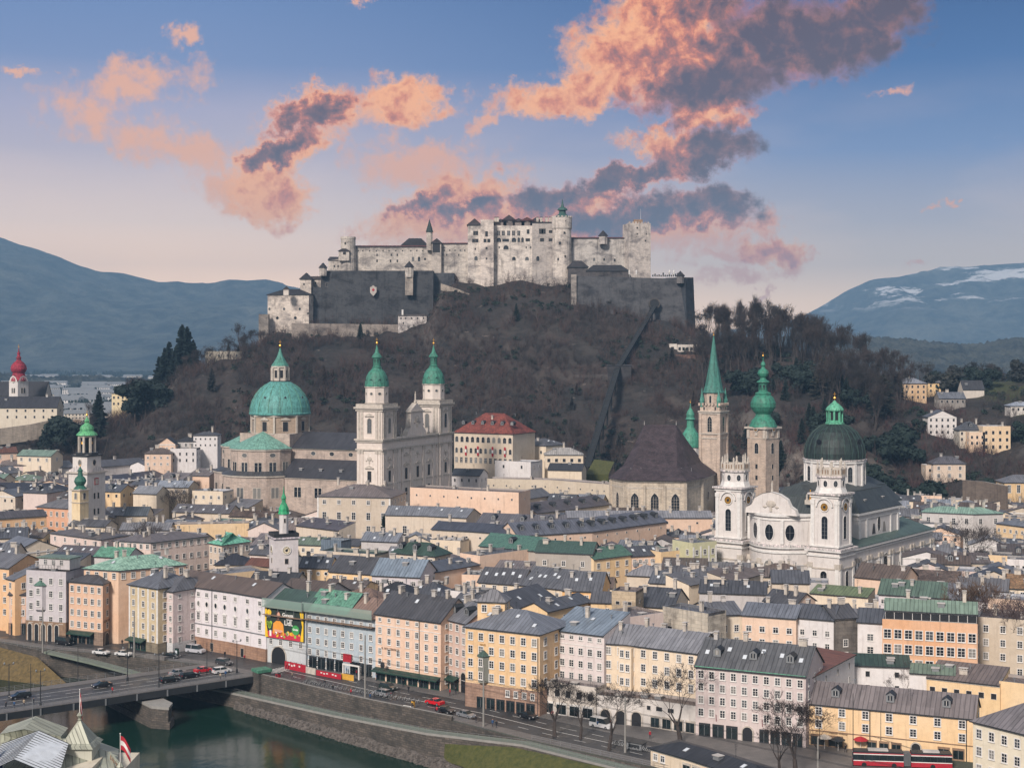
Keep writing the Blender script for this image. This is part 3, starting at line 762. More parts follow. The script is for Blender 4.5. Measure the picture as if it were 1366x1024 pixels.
def _dorm(mb):
 P=[(-.8,-.9,-.3),(.8,-.9,-.3),(.8,-.9,1.1),(0,-.9,1.6),(-.8,-.9,1.1)];B=[(x,1.6,z) for x,_,z in P]
 mb.face(P,M_GY);mb.face([P[1],B[1],B[2],P[2]],M_IR);mb.face([B[0],P[0],P[4],B[4]],M_IR)
 mb.face([(-1.0,-1.1,1.0),(0,-1.1,1.72),(0,1.8,1.72),(-1.0,1.8,1.0)][::-1],M_IR);mb.face([(1.0,-1.1,1.0),(1.0,1.8,1.0),(0,1.8,1.72),(0,-1.1,1.72)][::-1],M_IR)
 mb.face([(-.42,-.93,.05),(.42,-.93,.05),(.42,-.93,1.0),(-.42,-.93,1.0)],M_GL);mb.face([(-.04,-.95,.05),(.04,-.95,.05),(.04,-.95,1.0),(-.04,-.95,1.0)],M_WH)
def _vent(mb):mb.tube((0,0,-.3),(0,0,.9),.14,.14,M_GY,6);mb.box((0,0,.9),(.5,.5,.1),M_GY)
def _aerial(mb):
 mb.tube((0,0,-.3),(0,0,2.6),.04,.03,M_IR);[mb.tube((-.5+k*.08,0,2.5-k*.3),(.5-k*.08,0,2.5-k*.3),.03,.03,M_IR) for k in range(4)]
def _hatch(mb):mb.box((0,0,-.4),(1.5,1.3,1.0),M_GY);mb.box((0,0,.6),(1.8,1.6,.12),M_CC)

FOOT=[]     # footprints, so that the fill-in houses keep clear
def inpoly(x,y,P):
 c=False;j=len(P) -1
 for i in range(len(P)):
  if (P[i][1] >y) != (P[j][1] >y) and x<(P[j][0] -P[i][0]) *(y-P[i][1]) /(P[j][1] -P[i][1]) +P[i][0]:c=not c
  j=i
 return c

ROOFS=dict(dark=(92,94,101),grey=(140,142,149),mid=(118,120,127),light=(164,168,176),blue=(134,145,156),brown=(104,92,86),green=(120,168,148),dgreen=(62,86,78),mgreen=(76,112,98),pgreen=(128,148,132),olive=(128,140,100),rust=(130,88,74),black=(62,64,70),warm=(128,118,116))

def block(t,F,h,d,wall,roof,rt='gable',rh=3.0,zb=0.0,rows=2,first=1.9,pitch=3.0,sp=2.7,w=1.0,wh=1.45,kind='sash',attic=False,sides=True,ch=2,sk=0,dm=0,ov=.5,wm=None,rm=None,
   base=None,corn=True,trim=None,dist=350,pil=0,z0=-0.6,srows=None,maxw=60,cols=None,roofname='roof',stringc=True):
 """a house body on the front line F (local xy, left to right as seen by the viewer), built backwards by d"""
 F=[(p[0],p[1]) for p in F];B=offset(F,d);wm=wm or M_PL;rm=rm or M_RF
 jr=random.Random(int(abs(F[-1][0] *37+F[-1][1] *91+d*7)));j1,j2,j3=jr.uniform(.93,1.05),jr.uniform(.78,1.22),jr.uniform(-.05,.05);wcol=tuple(c*j1 for c in lin(*wall));rcol=tuple(c*j2*(1+j3*q) for c,q in zip(lin(*(ROOFS[roof] if isinstance(roof,str) else roof)),(1,0,-1)))
 poly=F+B[::-1];mw=MB();n=len(F)
 par=0.7 if rt=='flat' else 0.0
 if rt=='gablef':
  a,b=Vector(F[0]),Vector(F[1]);m_=(a+b) /2;a2,b2=Vector(B[0]),Vector(B[1]);m2=(a2+b2) /2
  mw.face([(*a,z0),(*b,z0),(*b,h),(*m_,h+rh),(*a,h)],wm);mw.face([(*b2,z0),(*a2,z0),(*a2,h),(*m2,h+rh),(*b2,h)],wm)
  mw.face([(*b,z0),(*b2,z0),(*b2,h),(*b,h)],wm);mw.face([(*a2,z0),(*a,z0),(*a,h),(*a2,h)],wm)
 elif rt=='shed':
  for i in range(len(poly)):
   j=(i+1) % len(poly);zi=h if i<n else h+rh;zj=h if j<n else h+rh
   mw.face([(*poly[i],z0),(*poly[j],z0),(*poly[j],zj),(*poly[i],zi)],wm)
 else:
  for i in range(len(poly)):
   j=(i+1) % len(poly);mw.face([(*poly[i],z0),(*poly[j],z0),(*poly[j],h+par),(*poly[i],h+par)],wm)
  if rt=='gable':
   M_=offset(F,d/2)
   mw.face([(*F[-1],h),(*B[-1],h),(*M_[-1],h+rh)],wm);mw.face([(*B[0],h),(*F[0],h),(*M_[0],h+rh)],wm)
  if rt=='flat':pass
 if corn and rt != 'flat':      # moulded eaves band and a string course
  for (za,zc_,pr,mm) in ((h-.55,h-.12,.16,trim or M_WH),) +(((h-first-pitch*.5-.1,h-first-pitch*.5+.08,.07,trim or M_WH),) if stringc and dist<420 and attic else ()):
   Fo=offset(F,-pr)
   for i in range(n-1):
    mw.face([(*Fo[i],za),(*Fo[i+1],za),(*Fo[i+1],zc_),(*Fo[i],zc_)],mm);mw.face([(*Fo[i],zc_),(*Fo[i+1],zc_),(*F[i+1],zc_),(*F[i],zc_)],mm)
    mw.face([(*F[i],za),(*F[i+1],za),(*Fo[i+1],za),(*Fo[i],za)],mm)
 if pil:                        # white pilaster strips
  for i in range(n-1):
   a,b=Vector(F[i]),Vector(F[i+1]);d_=(b-a).normalized();ang=math.atan2(d_.y,d_.x)
   for k in range(pil+1):
    q=a.lerp(b,(k+.0) /pil);q+=d_*(.35 if k==0 else (-.35 if k==pil else 0));mw.box((q.x,q.y,0),(.6,.22,h-.6),M_WH,ang)
 wo=mw.build('wall',t,color=wcol,loc=(0,0,zb))
 if base:                       # stone ground floor
  bm_=MB();Fo=offset(F,-.12);hb=base[0];
  for i in range(n-1):
   bm_.face([(*Fo[i],-.4),(*Fo[i+1],-.4),(*Fo[i+1],hb),(*Fo[i],hb)],base[1]);bm_.face([(*Fo[i],hb),(*Fo[i+1],hb),(*F[i+1],hb),(*F[i],hb)],M_KB)
  for a,b,o_ in ((Fo[-1],B[-1],F[-1]),(B[0],Fo[0],F[0])):
   a2,b2=Vector(a),Vector(b);dd=(b2-a2).normalized();nn=Vector((dd.y,-dd.x)) *.1
   bm_.face([(a2.x+nn.x,a2.y+nn.y,-.4),(b2.x+nn.x,b2.y+nn.y,-.4),(b2.x+nn.x,b2.y+nn.y,hb),(a2.x+nn.x,a2.y+nn.y,hb)],base[1])
  bm_.build('base_course',t,color=lin(*(base[2] if len(base) >2 else (150,128,116))),loc=(0,0,zb))
 # roof
 mr=MB();L=sum((Vector(F[i+1]) -Vector(F[i])).length for i in range(n-1));ang0=math.atan2(F[-1][1] -F[0][1],F[-1][0] -F[0][0])
 def ext(line,e):
  l=[Vector(p) for p in line];l[0] =l[0] -(l[1] -l[0]).normalized() *e;l[-1] =l[-1] +(l[-1] -l[-2]).normalized() *e;return [(p.x,p.y) for p in l]
 th=.22
 if rt in ('gable','hip'):
  sl=rh/(d/2);eF=ext(offset(F,-ov),ov*(.6 if rt=='gable' else 1));eB=ext(offset(F,d+ov),ov*(.6 if rt=='gable' else 1));ze=h-ov*sl*.5
  Mm=ext(offset(F,d/2),ov*.6) if rt=='gable' else offset(F,d/2)
  if rt=='hip':
   k=min(d/2,(Vector(F[1]) -Vector(F[0])).length*.48 if n==2 else d/2);Mm=ext(Mm,-k)
  zr=h+rh
  for i in range(n-1):
   mr.face([(*eF[i],ze),(*eF[i+1],ze),(*Mm[i+1],zr),(*Mm[i],zr)],rm);mr.face([(*eB[i+1],ze),(*eB[i],ze),(*Mm[i],zr),(*Mm[i+1],zr)],rm)
   mr.face([(*eF[i],ze-th),(*eF[i+1],ze-th),(*eF[i+1],ze),(*eF[i],ze)],M_IR);mr.face([(*F[i],ze-th),(*F[i+1],ze-th),(*eF[i+1],ze-th),(*eF[i],ze-th)][::-1],M_IR)
   mr.face([(*eB[i+1],ze-th),(*eB[i],ze-th),(*eB[i],ze),(*eB[i+1],ze)],M_IR)
  for e,sgn in ((-1,1),(0,-1)):
   a,m3,b=(*eF[e],ze),(*Mm[e],zr),(*eB[e],ze)
   if sgn<0:a,b=b,a
   if rt=='hip':
    mr.face([a,b,m3],rm);mr.face([(a[0],a[1],a[2] -th),(b[0],b[1],b[2] -th),b,a],M_IR)
   else:
    lo=lambda q:(q[0],q[1],q[2] -th)
    mr.face([lo(a),lo(m3),m3,a],M_IR);mr.face([lo(m3),lo(b),b,m3],M_IR)
  def rz_(c):return h+rh*(1-abs(c-d/2) /(d/2))
  slope=math.atan2(rh,d/2)
 elif rt=='gablef':
  a,b,a2,b2=[Vector(q) for q in (F[0],F[1],B[0],B[1])];dd=(b-a).normalized();bk=(a2-a).normalized()
  A,Bp,C_,D=a-dd*ov-bk*.3,b+dd*ov-bk*.3,b2+dd*ov+bk*.3,a2-dd*ov+bk*.3;m1,m2=(A+Bp) /2,(C_+D) /2;W2=(b-a).length/2;ze=h-ov*rh/W2*.6;zr=h+rh+.1
  mr.face([(*A,ze),(*m1,zr),(*m2,zr),(*D,ze)][::-1],rm);mr.face([(*Bp,ze),(*C_,ze),(*m2,zr),(*m1,zr)],rm)
  for p,q in (((*A,ze),(*m1,zr)),((*m1,zr),(*Bp,ze))):mr.face([(p[0],p[1],p[2] -th),(q[0],q[1],q[2] -th),q,p],M_IR)
  mr.face([(*Bp,ze-th),(*C_,ze-th),(*C_,ze),(*Bp,ze)],M_IR);mr.face([(*D,ze-th),(*A,ze-th),(*A,ze),(*D,ze)],M_IR)
  def rz_(c):return h+rh*.6
  slope=0
 elif rt=='flat':
  I0=offset(F,.35);I1=offset(F,d-.35)
  for i in range(n-1):mr.face([(*I0[i],h+.1),(*I0[i+1],h+.1),(*I1[i+1],h+.1),(*I1[i],h+.1)],rm)
  P=I0+I1[::-1];Q=F+B[::-1]
  P[0] =tuple(Vector(P[0]).lerp(Vector(P[1]),min(.4,.35/max(.5,L))));
  for i in range(len(Q)):
   j=(i+1) % len(Q);mr.face([(*Q[i],h+.7),(*Q[j],h+.7),(*P[j],h+.7),(*P[i],h+.7)],M_GY);mr.face([(*P[j],h),(*P[i],h),(*P[i],h+.7),(*P[j],h+.7)],wm)
  def rz_(c):return h+.1
  slope=0
 else:  # shed
  eF=offset(F,-ov);eB=offset(F,d+ov*.3);s_=rh/d
  for i in range(n-1):
   z1,z2=h-ov*s_+.05,h+rh+ov*.3*s_+.05
   mr.face([(*eF[i],z1),(*eF[i+1],z1),(*eB[i+1],z2),(*eB[i],z2)],rm);mr.face([(*eF[i],z1-th),(*eF[i+1],z1-th),(*eF[i+1],z1),(*eF[i],z1)],M_IR)
   mr.face([(*eF[i],z1-th),(*eB[i],z2-th),(*eB[i+1],z2-th),(*eF[i+1],z1-th)],M_IR)
  for e in (0,-1):mr.face([(*eF[e],z1-th),(*eB[e],z2-th),(*eB[e],z2),(*eF[e],z1)],M_IR)
  def rz_(c):return h+rh*c/d
  slope=math.atan2(rh,d)
 ro=mr.build(roofname,t,color=rcol,loc=(0,0,zb))
 def at(s,c):
  """local point s metres along, c metres back"""
  r=s
  for i in range(n-1):
   a,b=Vector(F[i]),Vector(F[i+1]);l=(b-a).length
   if r<=l or i==n-2:
    dd=(b-a) /l;nn=Vector((-dd.y,dd.x));q=a+dd*r+nn*c;return q,math.atan2(dd.y,dd.x)
   r -= l
 rr=random.Random(hash((round(F[-1][0],1),round(h,1),rows)) & 0xffff)
 if rt=='gablef':zf=lambda s,c:h+rh*(1-abs(s-L/2) /(L/2))
 else:zf=lambda s,c:rz_(c)
 for k in range(ch):
  s=L*(k+rr.uniform(.25,.75)) /ch;c=d*rr.choice([.35,.5,.5,.62,.8]);q,a=at(s,c)
  put(CHIM[rr.randrange(4)](),'chimney',ro,(q.x,q.y,zf(s,c) -.5),a+rr.choice([0,math.pi/2]))
 if rt != 'gablef':
  for k in range(sk):
   s=L*(k+rr.uniform(.3,.7)) /sk;c=d*(rr.uniform(.14,.34) if rt != 'shed' else rr.uniform(.3,.7));q,a=at(s,c)
   o=put(tmesh('skylight',_sky),'skylight',ro,(q.x,q.y,rz_(c) +.03));o.rotation_euler=(slope,0,a)
  for k in range(dm):
   s=L*(k+.5) /dm;c=d*.22;q,a=at(s,c);put(tmesh('dormer',_dorm),'dormer',ro,(q.x,q.y,rz_(c)),a)
  if L>9:
   for k in range(rr.randrange(2,5)):
    s=L*rr.uniform(.1,.9);c=d*rr.uniform(.2,.8);q,a=at(s,c);put(tmesh(*rr.choice([('vent_pipe',_vent),('roof_hatch',_hatch),('aerial',_aerial)])),'roof_vent',ro,(q.x,q.y,rz_(c)),a)
 # windows
 def wall_win(a,b,rws,nsp,hh=None,ncol=None):
  a,b=Vector(a),Vector(b);l=(b-a).length;nc=ncol or max(1,int(l/nsp));an=math.atan2(b.y-a.y,b.x-a.x)
  if l<1.6:return
  for r in range(rws):
   z=h-first-r*pitch
   for k in range(nc):
    q=a.lerp(b,(k+.5) /nc)
    if attic and r==0:add_win(t,'sash' if kind=='sash' else kind,w*.85,wh*.55,(q.x,q.y,z+zb+.15),an,trim)
    else:add_win(t,kind,w,wh,(q.x,q.y,z+zb),an,trim)
 if rows:
  for i in range(n-1):wall_win(F[i],F[i+1],rows,sp,ncol=(cols[i] if cols else None))
  if sides:
   base_w=t.matrix_basis.translation
   for a,b in ((F[-1],B[-1]),(B[0],F[0])):
    mx,my=(a[0] +b[0]) /2+t.location.x,(a[1] +b[1]) /2+t.location.y;nx,ny=(b[1] -a[1]),-(b[0] -a[0])
    if nx*-mx+ny*-my>0:wall_win(a,b,rows if srows is None else srows,sp*1.5)
 return at,ro
def footprint(loc,F,d):
 B=offset(F,d);FOOT.append([(p[0] +loc[0],p[1] +loc[1]) for p in (list(F) +B[::-1])])
def house(pts,h,d,wall,roof,label,rt='gable',rh=3.0,cat='house',name='town_house',zb=0.0,group=None,back=None,**kw):
 """pts: photo positions of the front eaves, whose height above the street is known (h)"""
 P=[G(px,py,h+zb) for px,py in pts];loc=(P[0].x,P[0].y,zb)
 F=[(p.x-P[0].x,p.y-P[0].y) for p in P]
 t=thing(name,label,cat,loc,group=group);kw.setdefault('dist',P[0].y)
 at,ro=block(t,F,h,d,wall,roof,rt,rh,**kw);footprint(loc,F,d);t['len'] =0;del t['len']
 return t,F,at,ro
# ------------------------------------------------------------------ the quay front, house by house
def shopfront(t,at,s0,s1,n,h=2.9,awn=None,frame=None):
 """dark glazed shop openings along the ground floor, each its own part"""
 for k in range(n):
  a=s0+(s1-s0) *(k+.12) /n;b=s0+(s1-s0) *(k+.88) /n;q,an=at((a+b) /2,0)
  key='shop%.1f%.1f%s' % (b-a,h,frame.name if frame else '');w=b-a
  def f(mb):
   mb.box((0,-.06,0),(w+.2,.3,h+.2),frame or M_IR);mb.box((0,-.2,.35),(w-.15,.1,h-.55),M_TL);mb.box((0,-.27,.3),(.07,.05,h-.4),M_GY)
  put(tmesh(key,f),'shop_window',t,(q.x,q.y,0),an)
 if awn:
  q,an=at((s0+s1) /2,0);mb=MB();W=s1-s0
  mb.face([(-W/2,-1.8,h+.1),(W/2,-1.8,h+.1),(W/2,0,h+.75),(-W/2,0,h+.75)],awn);mb.face([(-W/2,-1.8,h-.15),(W/2,-1.8,h-.15),(W/2,-1.8,h+.1),(-W/2,-1.8,h+.1)],awn)
  mb.face([(-W/2,0,h+.05),(W/2,0,h+.05),(W/2,-1.8,h-.1),(-W/2,-1.8,h-.1)],M_IR)
  mb.build('awning',t,(q.x,q.y,0),an)
def portal(t,at,s,w,h,name='archway',deep=True):
 q,an=at(s,0);o=outline('arch',w,h);i_=outline('arch',w-.5,h-.25);mb=MB()
 for k in range(len(o)):
  j=(k+1) % len(o);mb.face([(o[k][0],-.2,o[k][1]),(o[j][0],-.2,o[j][1]),(i_[j][0],-.2,i_[j][1] -.12),(i_[k][0],-.2,i_[k][1] -.12)],M_CR)
  mb.face([(o[k][0],0,o[k][1]),(o[j][0],0,o[j][1]),(o[j][0],-.2,o[j][1]),(o[k][0],-.2,o[k][1])],M_CR)
 mb.face([(x,-.14,z-.12) for x,z in i_],M_DK)
 mb.build(name,t,(q.x,q.y,h/2),an)
def pipe(t,at,s,h,c=0.0):
 q,an=at(s,c);mb=MB();mb.tube((0,-.12,0),(0,-.12,h),.09,.09,M_IR,5);mb.build('downpipe',t,(q.x,q.y,0),an)
def bay(t,at,s,w,z0,z1,dep,wallc,roofc,rows=2,cap=1.2,wk=('sash',.9,1.5)):
 q,an=at(s,0);mb=MB();P=[(-w/2,0),(-w/2+dep*.6,-dep),(w/2-dep*.6,-dep),(w/2,0)]
 for i in range(3):mb.face([(*P[i],z0),(*P[i+1],z0),(*P[i+1],z1),(*P[i],z1)],M_PL)
 mb.face([(*p,z0) for p in P[::-1]],M_PL)
 b=mb.build('bay',t,(q.x,q.y,0),an,lin(*wallc))
 m2=MB();e=.3;E=[(-w/2-e,0),(-w/2+dep*.6-e*.5,-dep-e),(w/2-dep*.6+e*.5,-dep-e),(w/2+e,0)]
 for i in range(3):m2.face([(*E[i],z1),(*E[i+1],z1),(0,0,z1+cap)],M_CU);
 m2.face([(*p,z1-.02) for p in E[::-1]],M_IR)
 m2.build('bay_roof',b,color=lin(*ROOFS[roofc]))
 ph=(z1-z0) /rows
 for r in range(rows):
  put(win(*wk),'window',b,(0,-dep-.01,z0+ph*(r+.55)),0)
def sign_text(t,text,at,s,z,size,m,name='lettering',out=.15,c=0.0):
 cu=bpy.data.curves.new(name,'FONT');cu.body=text;cu.size=size;cu.extrude=.03;cu.align_x='CENTER';cu.align_y='CENTER';cu.resolution_u=2
 cu.materials.append(m);o=bpy.data.objects.new(name,cu);COL.objects.link(o);o.parent=t;q,an=at(s,c)
 o.location=(q.x+out*math.sin(an),q.y-out*math.cos(an),z);o.rotation_euler=(R(90),0,an);return o

# far left of the front
t,F,at,ro=house([(-42,752),(12,757)],18,14,(238,178,108),'mid','orange yellow corner house, westmost on the quay at the picture edge',rh=3,rows=4,first=2.4,pitch=3.4,sp=3.0,ch=2)
t,F,at,ro=house([(8,770),(20,773)],15.6,10,(240,182,112),'mid','narrow deep orange house with tall blank side wall behind the low pink house',rh=3.5,rt='shed',rows=4,pitch=3.4,sp=3,ch=1)
t,F,at,ro=house([(12,792),(36,792)],11.4,10,(222,178,150),'dark','small pink four storey house between the orange house and the grey lilac one',rh=2.2,rows=2,first=2.0,pitch=3.2,sp=2.4,ch=0,base=(3.4,M_ST,(170,140,122)))
shopfront(t,at,.5,5.0,3,3.0)
t,F,at,ro=house([(35,763),(88,766)],18.5,11,(188,182,190),'warm','pale grey lilac house with roof terrace and brown ground floor arcade',rt='flat',rows=4,first=2.1,pitch=3.5,sp=2.6,w=1.0,wh=1.6,ch=0,base=(5.4,M_BR),kind='sash',name='arcade_house')
bay(t,at,4.6,3.6,8.6,15.2,1.0,(188,182,190),'mgreen',2,1.5)
for k in range(5):portal(t,at,1.3+k*2.15,1.7,4.8)
r_=MB();q,an=at(5.5,.4)
for k in range(12):r_.tube((-5.3+k*.96,0,0),(-5.3+k*.96,0,1.0),.03,.03,M_IR)
r_.tube((-5.3,0,1),(5.3,0,1),.04,.04,M_IR);r_.tube((-5.3,0,.5),(5.3,0,.5),.03,.03,M_IR);r_.build('terrace_railing',t,(q.x,q.y,19.7),an)
u=MB();u.box((0,0,0),(10,5,3.0),M_PL);u.build('penthouse',t,(at(5.8,7)[0].x,at(5.8,7)[0].y,19),an,lin(190,186,188))
u=MB();u.box((0,0,0),(11,6,.25),M_RF);u.build('penthouse_roof',t,(at(5.8,7)[0].x,at(5.8,7)[0].y,22),an,lin(*ROOFS['pgreen']))
for k in range(3):add_win(t,'bare',.9,1.3,(at(3+k*2.6,4.45)[0].x,at(3+k*2.6,4.45)[0].y,20.9),an)
# salmon hotel with rounded corner
t,F,at,ro=house([(92,774),(137,778),(172,766)],16.8,9,(232,180,140),'dark','salmon pink hotel with rounded corner, stone ground floor and bright green upper roof',rt='hip',rh=2.0,rows=4,first=2.0,pitch=3.2,w=.95,wh=1.45,cols=[5,3],ch=0,base=(3.6,M_ST,(150,130,115)),cat='hotel',name='corner_hotel',sp=2.6)
sign_text(t,'GOLDENE UHR',at,15.5,6.4,1.0,M_BR)
shopfront(t,at,.5,9,3,2.7,M_GS);portal(t,at,14,2.6,3.4,'door');portal(t,at,19.3,2.8,3.9)
P=[G(x,y,20.0) for x,y in ((112,757),(158,760),(248,752))];o0=Vector((t.location.x,t.location.y))
Fu=[(p.x-o0.x,p.y-o0.y) for p in P]
block(t,Fu,20.0,14,(232,184,142),(132,170,152),'hip',2.6,rows=1,first=1.7,sp=2.5,ch=3,sk=2,rm=M_CU,roofname='upper_roof',z0=-.5)
footprint((o0.x,o0.y),Fu,15)
t,F,at,ro=house([(172,778),(211,784)],17.2,13,(204,180,130),'mid','olive beige house with white pilaster strips, between the salmon hotel and a pale pink house',rt='hip',rh=3.4,rows=5,first=1.9,pitch=2.9,w=.9,wh=1.35,cols=[3],pil=3,ch=3,sk=1,base=(2.6,M_ST,(140,130,112)))
shopfront(t,at,.4,7.4,3,2.5,M_GS,M_GS)
t,F,at,ro=house([(211,785),(231,788)],16.3,13,(216,196,194),'mid','narrow pale pink house squeezed in beside the long white curved house',rt='hip',rh=3.2,rows=5,first=1.7,pitch=2.85,w=.8,wh=1.3,cols=[3],attic=True,ch=1,base=(2.6,M_OC,(205,205,205)))
shopfront(t,at,.3,3.8,2,2.4)
# long white curved house
t,F,at,ro=house([(230,777),(270,783),(306,788),(355,796)],16.6,11,(226,220,226),'brown','long white curved house with rows of oval windows above tall hooded windows',rh=3.0,rows=1,first=1.9,sp=2.2,w=1.0,wh=1.0,kind='sash',cols=[4,3,3],attic=False,ch=1,sk=2,cat='house',name='curved_house',base=(3.3,M_ST,(168,134,112)),sides=False)
for i,nc in enumerate((4,3,3)):
 a,b=Vector(F[i]),Vector(F[i+1]);an=math.atan2((b-a).y,(b-a).x)
 for k in range(nc):
  q=a.lerp(b,(k+.5) /nc);add_win(t,'oval',.95,1.35,(q.x,q.y,12.2),an);add_win(t,'hood',.95,1.9,(q.x,q.y,8.9),an);add_win(t,'sash',.9,1.35,(q.x,q.y,5.0),an)
  if k % 2:q2=a.lerp(b,(k+.1) /nc);shop=add_win(t,'dark',1.1,2.2,(q2.x+.12*math.sin(an),q2.y-.12*math.cos(an),1.2),an,M_CR,'door')
pipe(t,at,8.2,16.8);pipe(t,at,16.0,16.8)
band=MB();Fo=offset(F,-.08)
for i in range(3):band.box((*((Vector(Fo[i]) +Vector(Fo[i+1])) /2),6.7),((Vector(Fo[i+1]) -Vector(Fo[i])).length,.16,.25),M_GY,math.atan2(Fo[i+1][1] -Fo[i][1],Fo[i+1][0] -Fo[i][0]))
band.build('string_course',t)
# house under scaffolding with the big advert, and the light blue houses
def scaffold(t,at,s0,s1,z0,z1):
 mb=MB();n=max(2,int((s1-s0) /2.4))
 for k in range(n+1):
  q,an=at(s0+(s1-s0) *k/n,-1.5);mb.tube((q.x,q.y,z0-2.0),(q.x,q.y,z1),.05,.05,M_GY)
 for z in (z0-2.0,z0,(z0+z1) /2,z1):
  for k in range(n):
   a,_=at(s0+(s1-s0) *k/n,-1.5);b,_=at(s0+(s1-s0) *(k+1) /n,-1.5);mb.tube((a.x,a.y,z),(b.x,b.y,z),.05,.05,M_GY)
 for k in range(n):                     # timber deck boards
  a,an=at(s0+(s1-s0) *(k+.5) /n,-.9);mb.box((a.x,a.y,z0-.1),((s1-s0) /n,1.3,.12),M_BR,an);mb.box((a.x,a.y,z0-2.1),((s1-s0) /n,1.3,.12),M_BR,an)
 return mb
M_NET=mat('scaffold_net',lambda t,p:(p.inputs['Base Color'].__setattr__('default_value',(0.30,0.42,0.36,1)),p.inputs['Alpha'].__setattr__('default_value',0.55),p.inputs['Roughness'].__setattr__('default_value',0.8)))
def net(t,at,s0,s1,z0,z1,n=8):
 mb=MB()
 for k in range(n):
  a,_=at(s0+(s1-s0) *k/n,-1.6);b,_=at(s0+(s1-s0) *(k+1) /n,-1.6)
  mb.face([(a.x,a.y,z0),(b.x,b.y,z0),(b.x,b.y,z1),(a.x,a.y,z1)],M_NET)
 return mb
for pts,label,col,nm,rf,rfc in (([(355,806),(408,813)],'grey blue house under scaffold netting, carrying the big grocery advert above an archway',(176,186,192),'scaffolded_house',M_RF,(72,92,84)),
      ([(408,812),(463,819)],'light blue house with bright green copper roof behind scaffold netting',(158,180,194),'blue_house',M_CU,(94,146,124)),
      ([(463,819),(501,824)],'light blue house with pale brown roof, last blue one before the peach facade',(160,182,196),'blue_house',M_RF,(150,128,118))):
 t,F,at,ro=house(pts,14.6,12,col,rfc,label,rh=4.4 if rf is M_CU else 3.6,rows=5 if nm != 'scaffolded_house' else 0,first=2.2,pitch=2.75,w=.85,wh=1.3,sp=2.3,ch=2 if nm != 'scaffolded_house' else 1,rm=rf,name=nm,trim=None)
 L=(Vector(F[1]) -Vector(F[0])).length
 s_=scaffold(t,at,0,L,14.4,16.6).build('scaffold',t);net(t,at,0,L,14.3,16.6).build('safety_net',t)
 if nm=='scaffolded_house':
  portal(t,at,L*.33,5.2,4.6);
  for k in range(4):q,an=at(L*(k+.5) /4,0);add_win(t,'sash',.9,1.3,(q.x,q.y,5.5),an)
  # advert hoarding
  q,an=at(L/2,-.55);W,H=L-.5,7.4
  def flat(name,m):return plain(name,m,.7,var=.08)
  bb=MB();bb.box((0,0,0),(W,.15,H),flat('advert_dark',(0.022,0.035,0.028)))
  Y_,O_,S_,G_,LG_,RR_=flat('advert_yellow',(0.85,0.55,0.02)),flat('advert_orange',(0.80,0.32,0.04)),flat('advert_skin',(0.72,0.38,0.26)),flat('advert_green',(0.05,0.32,0.08)),flat('advert_leaf',(0.30,0.48,0.06)),flat('advert_red',(0.55,0.03,0.06))
  hair=flat('advert_hair',(0.04,0.02,0.018));wht=flat('advert_white',(0.85,0.84,0.8))
  yy=-.09
  def poly(pts,m,k=0):bb.face([(x*W-W/2,yy-.012*k,z*H) for x,z in pts],m)
  def disc(cx,cz,r,m,k=1,ry=1.0,n=16):bb.face([(cx*W-W/2+r*math.cos(2*math.pi*i/n),yy-.012*k,cz*H+r*ry*math.sin(2*math.pi*i/n)) for i in range(n)],m)
  poly([(0,0),(.09,0),(.03,.5),(.05,1),(0,1)],Y_,1);poly([(.91,0),(1,0),(1,1),(.9,1),(.97,.5)],Y_,1)
  poly([(.05,.0),(.93,.0),(.93,.2),(.05,.22)],RR_,1)
  for k in range(26):
   disc(.1+.8*rng.random(),.08+.15*rng.random(),.25+.3*rng.random(),rng.choice([O_,O_,RR_,LG_,Y_,wht]),2)
  for k in range(7):disc(.06+.1*rng.random(),.3+.22*rng.random(),.5,LG_,2)
  poly([(.2,.22),(.5,.22),(.48,.5),(.40,.6),(.30,.6),(.22,.5)],O_,3)
  disc(.345,.78,.95,hair,4,1.3);disc(.36,.8,.55,S_,5,1.35);poly([(.33,.62),(.375,.62),(.37,.7),(.335,.7)],S_,4)
  poly([(.22,.3),(.27,.24),(.40,.2),(.48,.26),(.42,.3),(.3,.3)],S_,4)
  disc(.80,.36,1.25,G_,3,1.0);disc(.11,.86,.75,Y_,3,1.0);poly([(.12,.05),(.17,.05),(.17,.25),(.12,.25)],wht,4)
  board=bb.build('advert_board',t,(q.x,q.y,6.6),an)
  for tx,x,z,sz in (('Genuss',.60,.83,1.25),('genuss',.64,.70,.8),('LidL',.62,.56,1.7),('Gratis',.80,.38,.7),('genial',.11,.72,.45)):
   cu=bpy.data.curves.new('lettering','FONT');cu.body=tx;cu.size=sz;cu.extrude=.02;cu.offset=.025;cu.align_x='CENTER';cu.align_y='CENTER';cu.resolution_u=2;cu.materials.append(wht)
   o=bpy.data.objects.new('lettering',cu);COL.objects.link(o);o.parent=board;o.location=(x*W-W/2,-.16,z*H);o.rotation_euler=(R(90),0,0)
 else:
  shopfront(t,at,1,L-1,4,2.9)
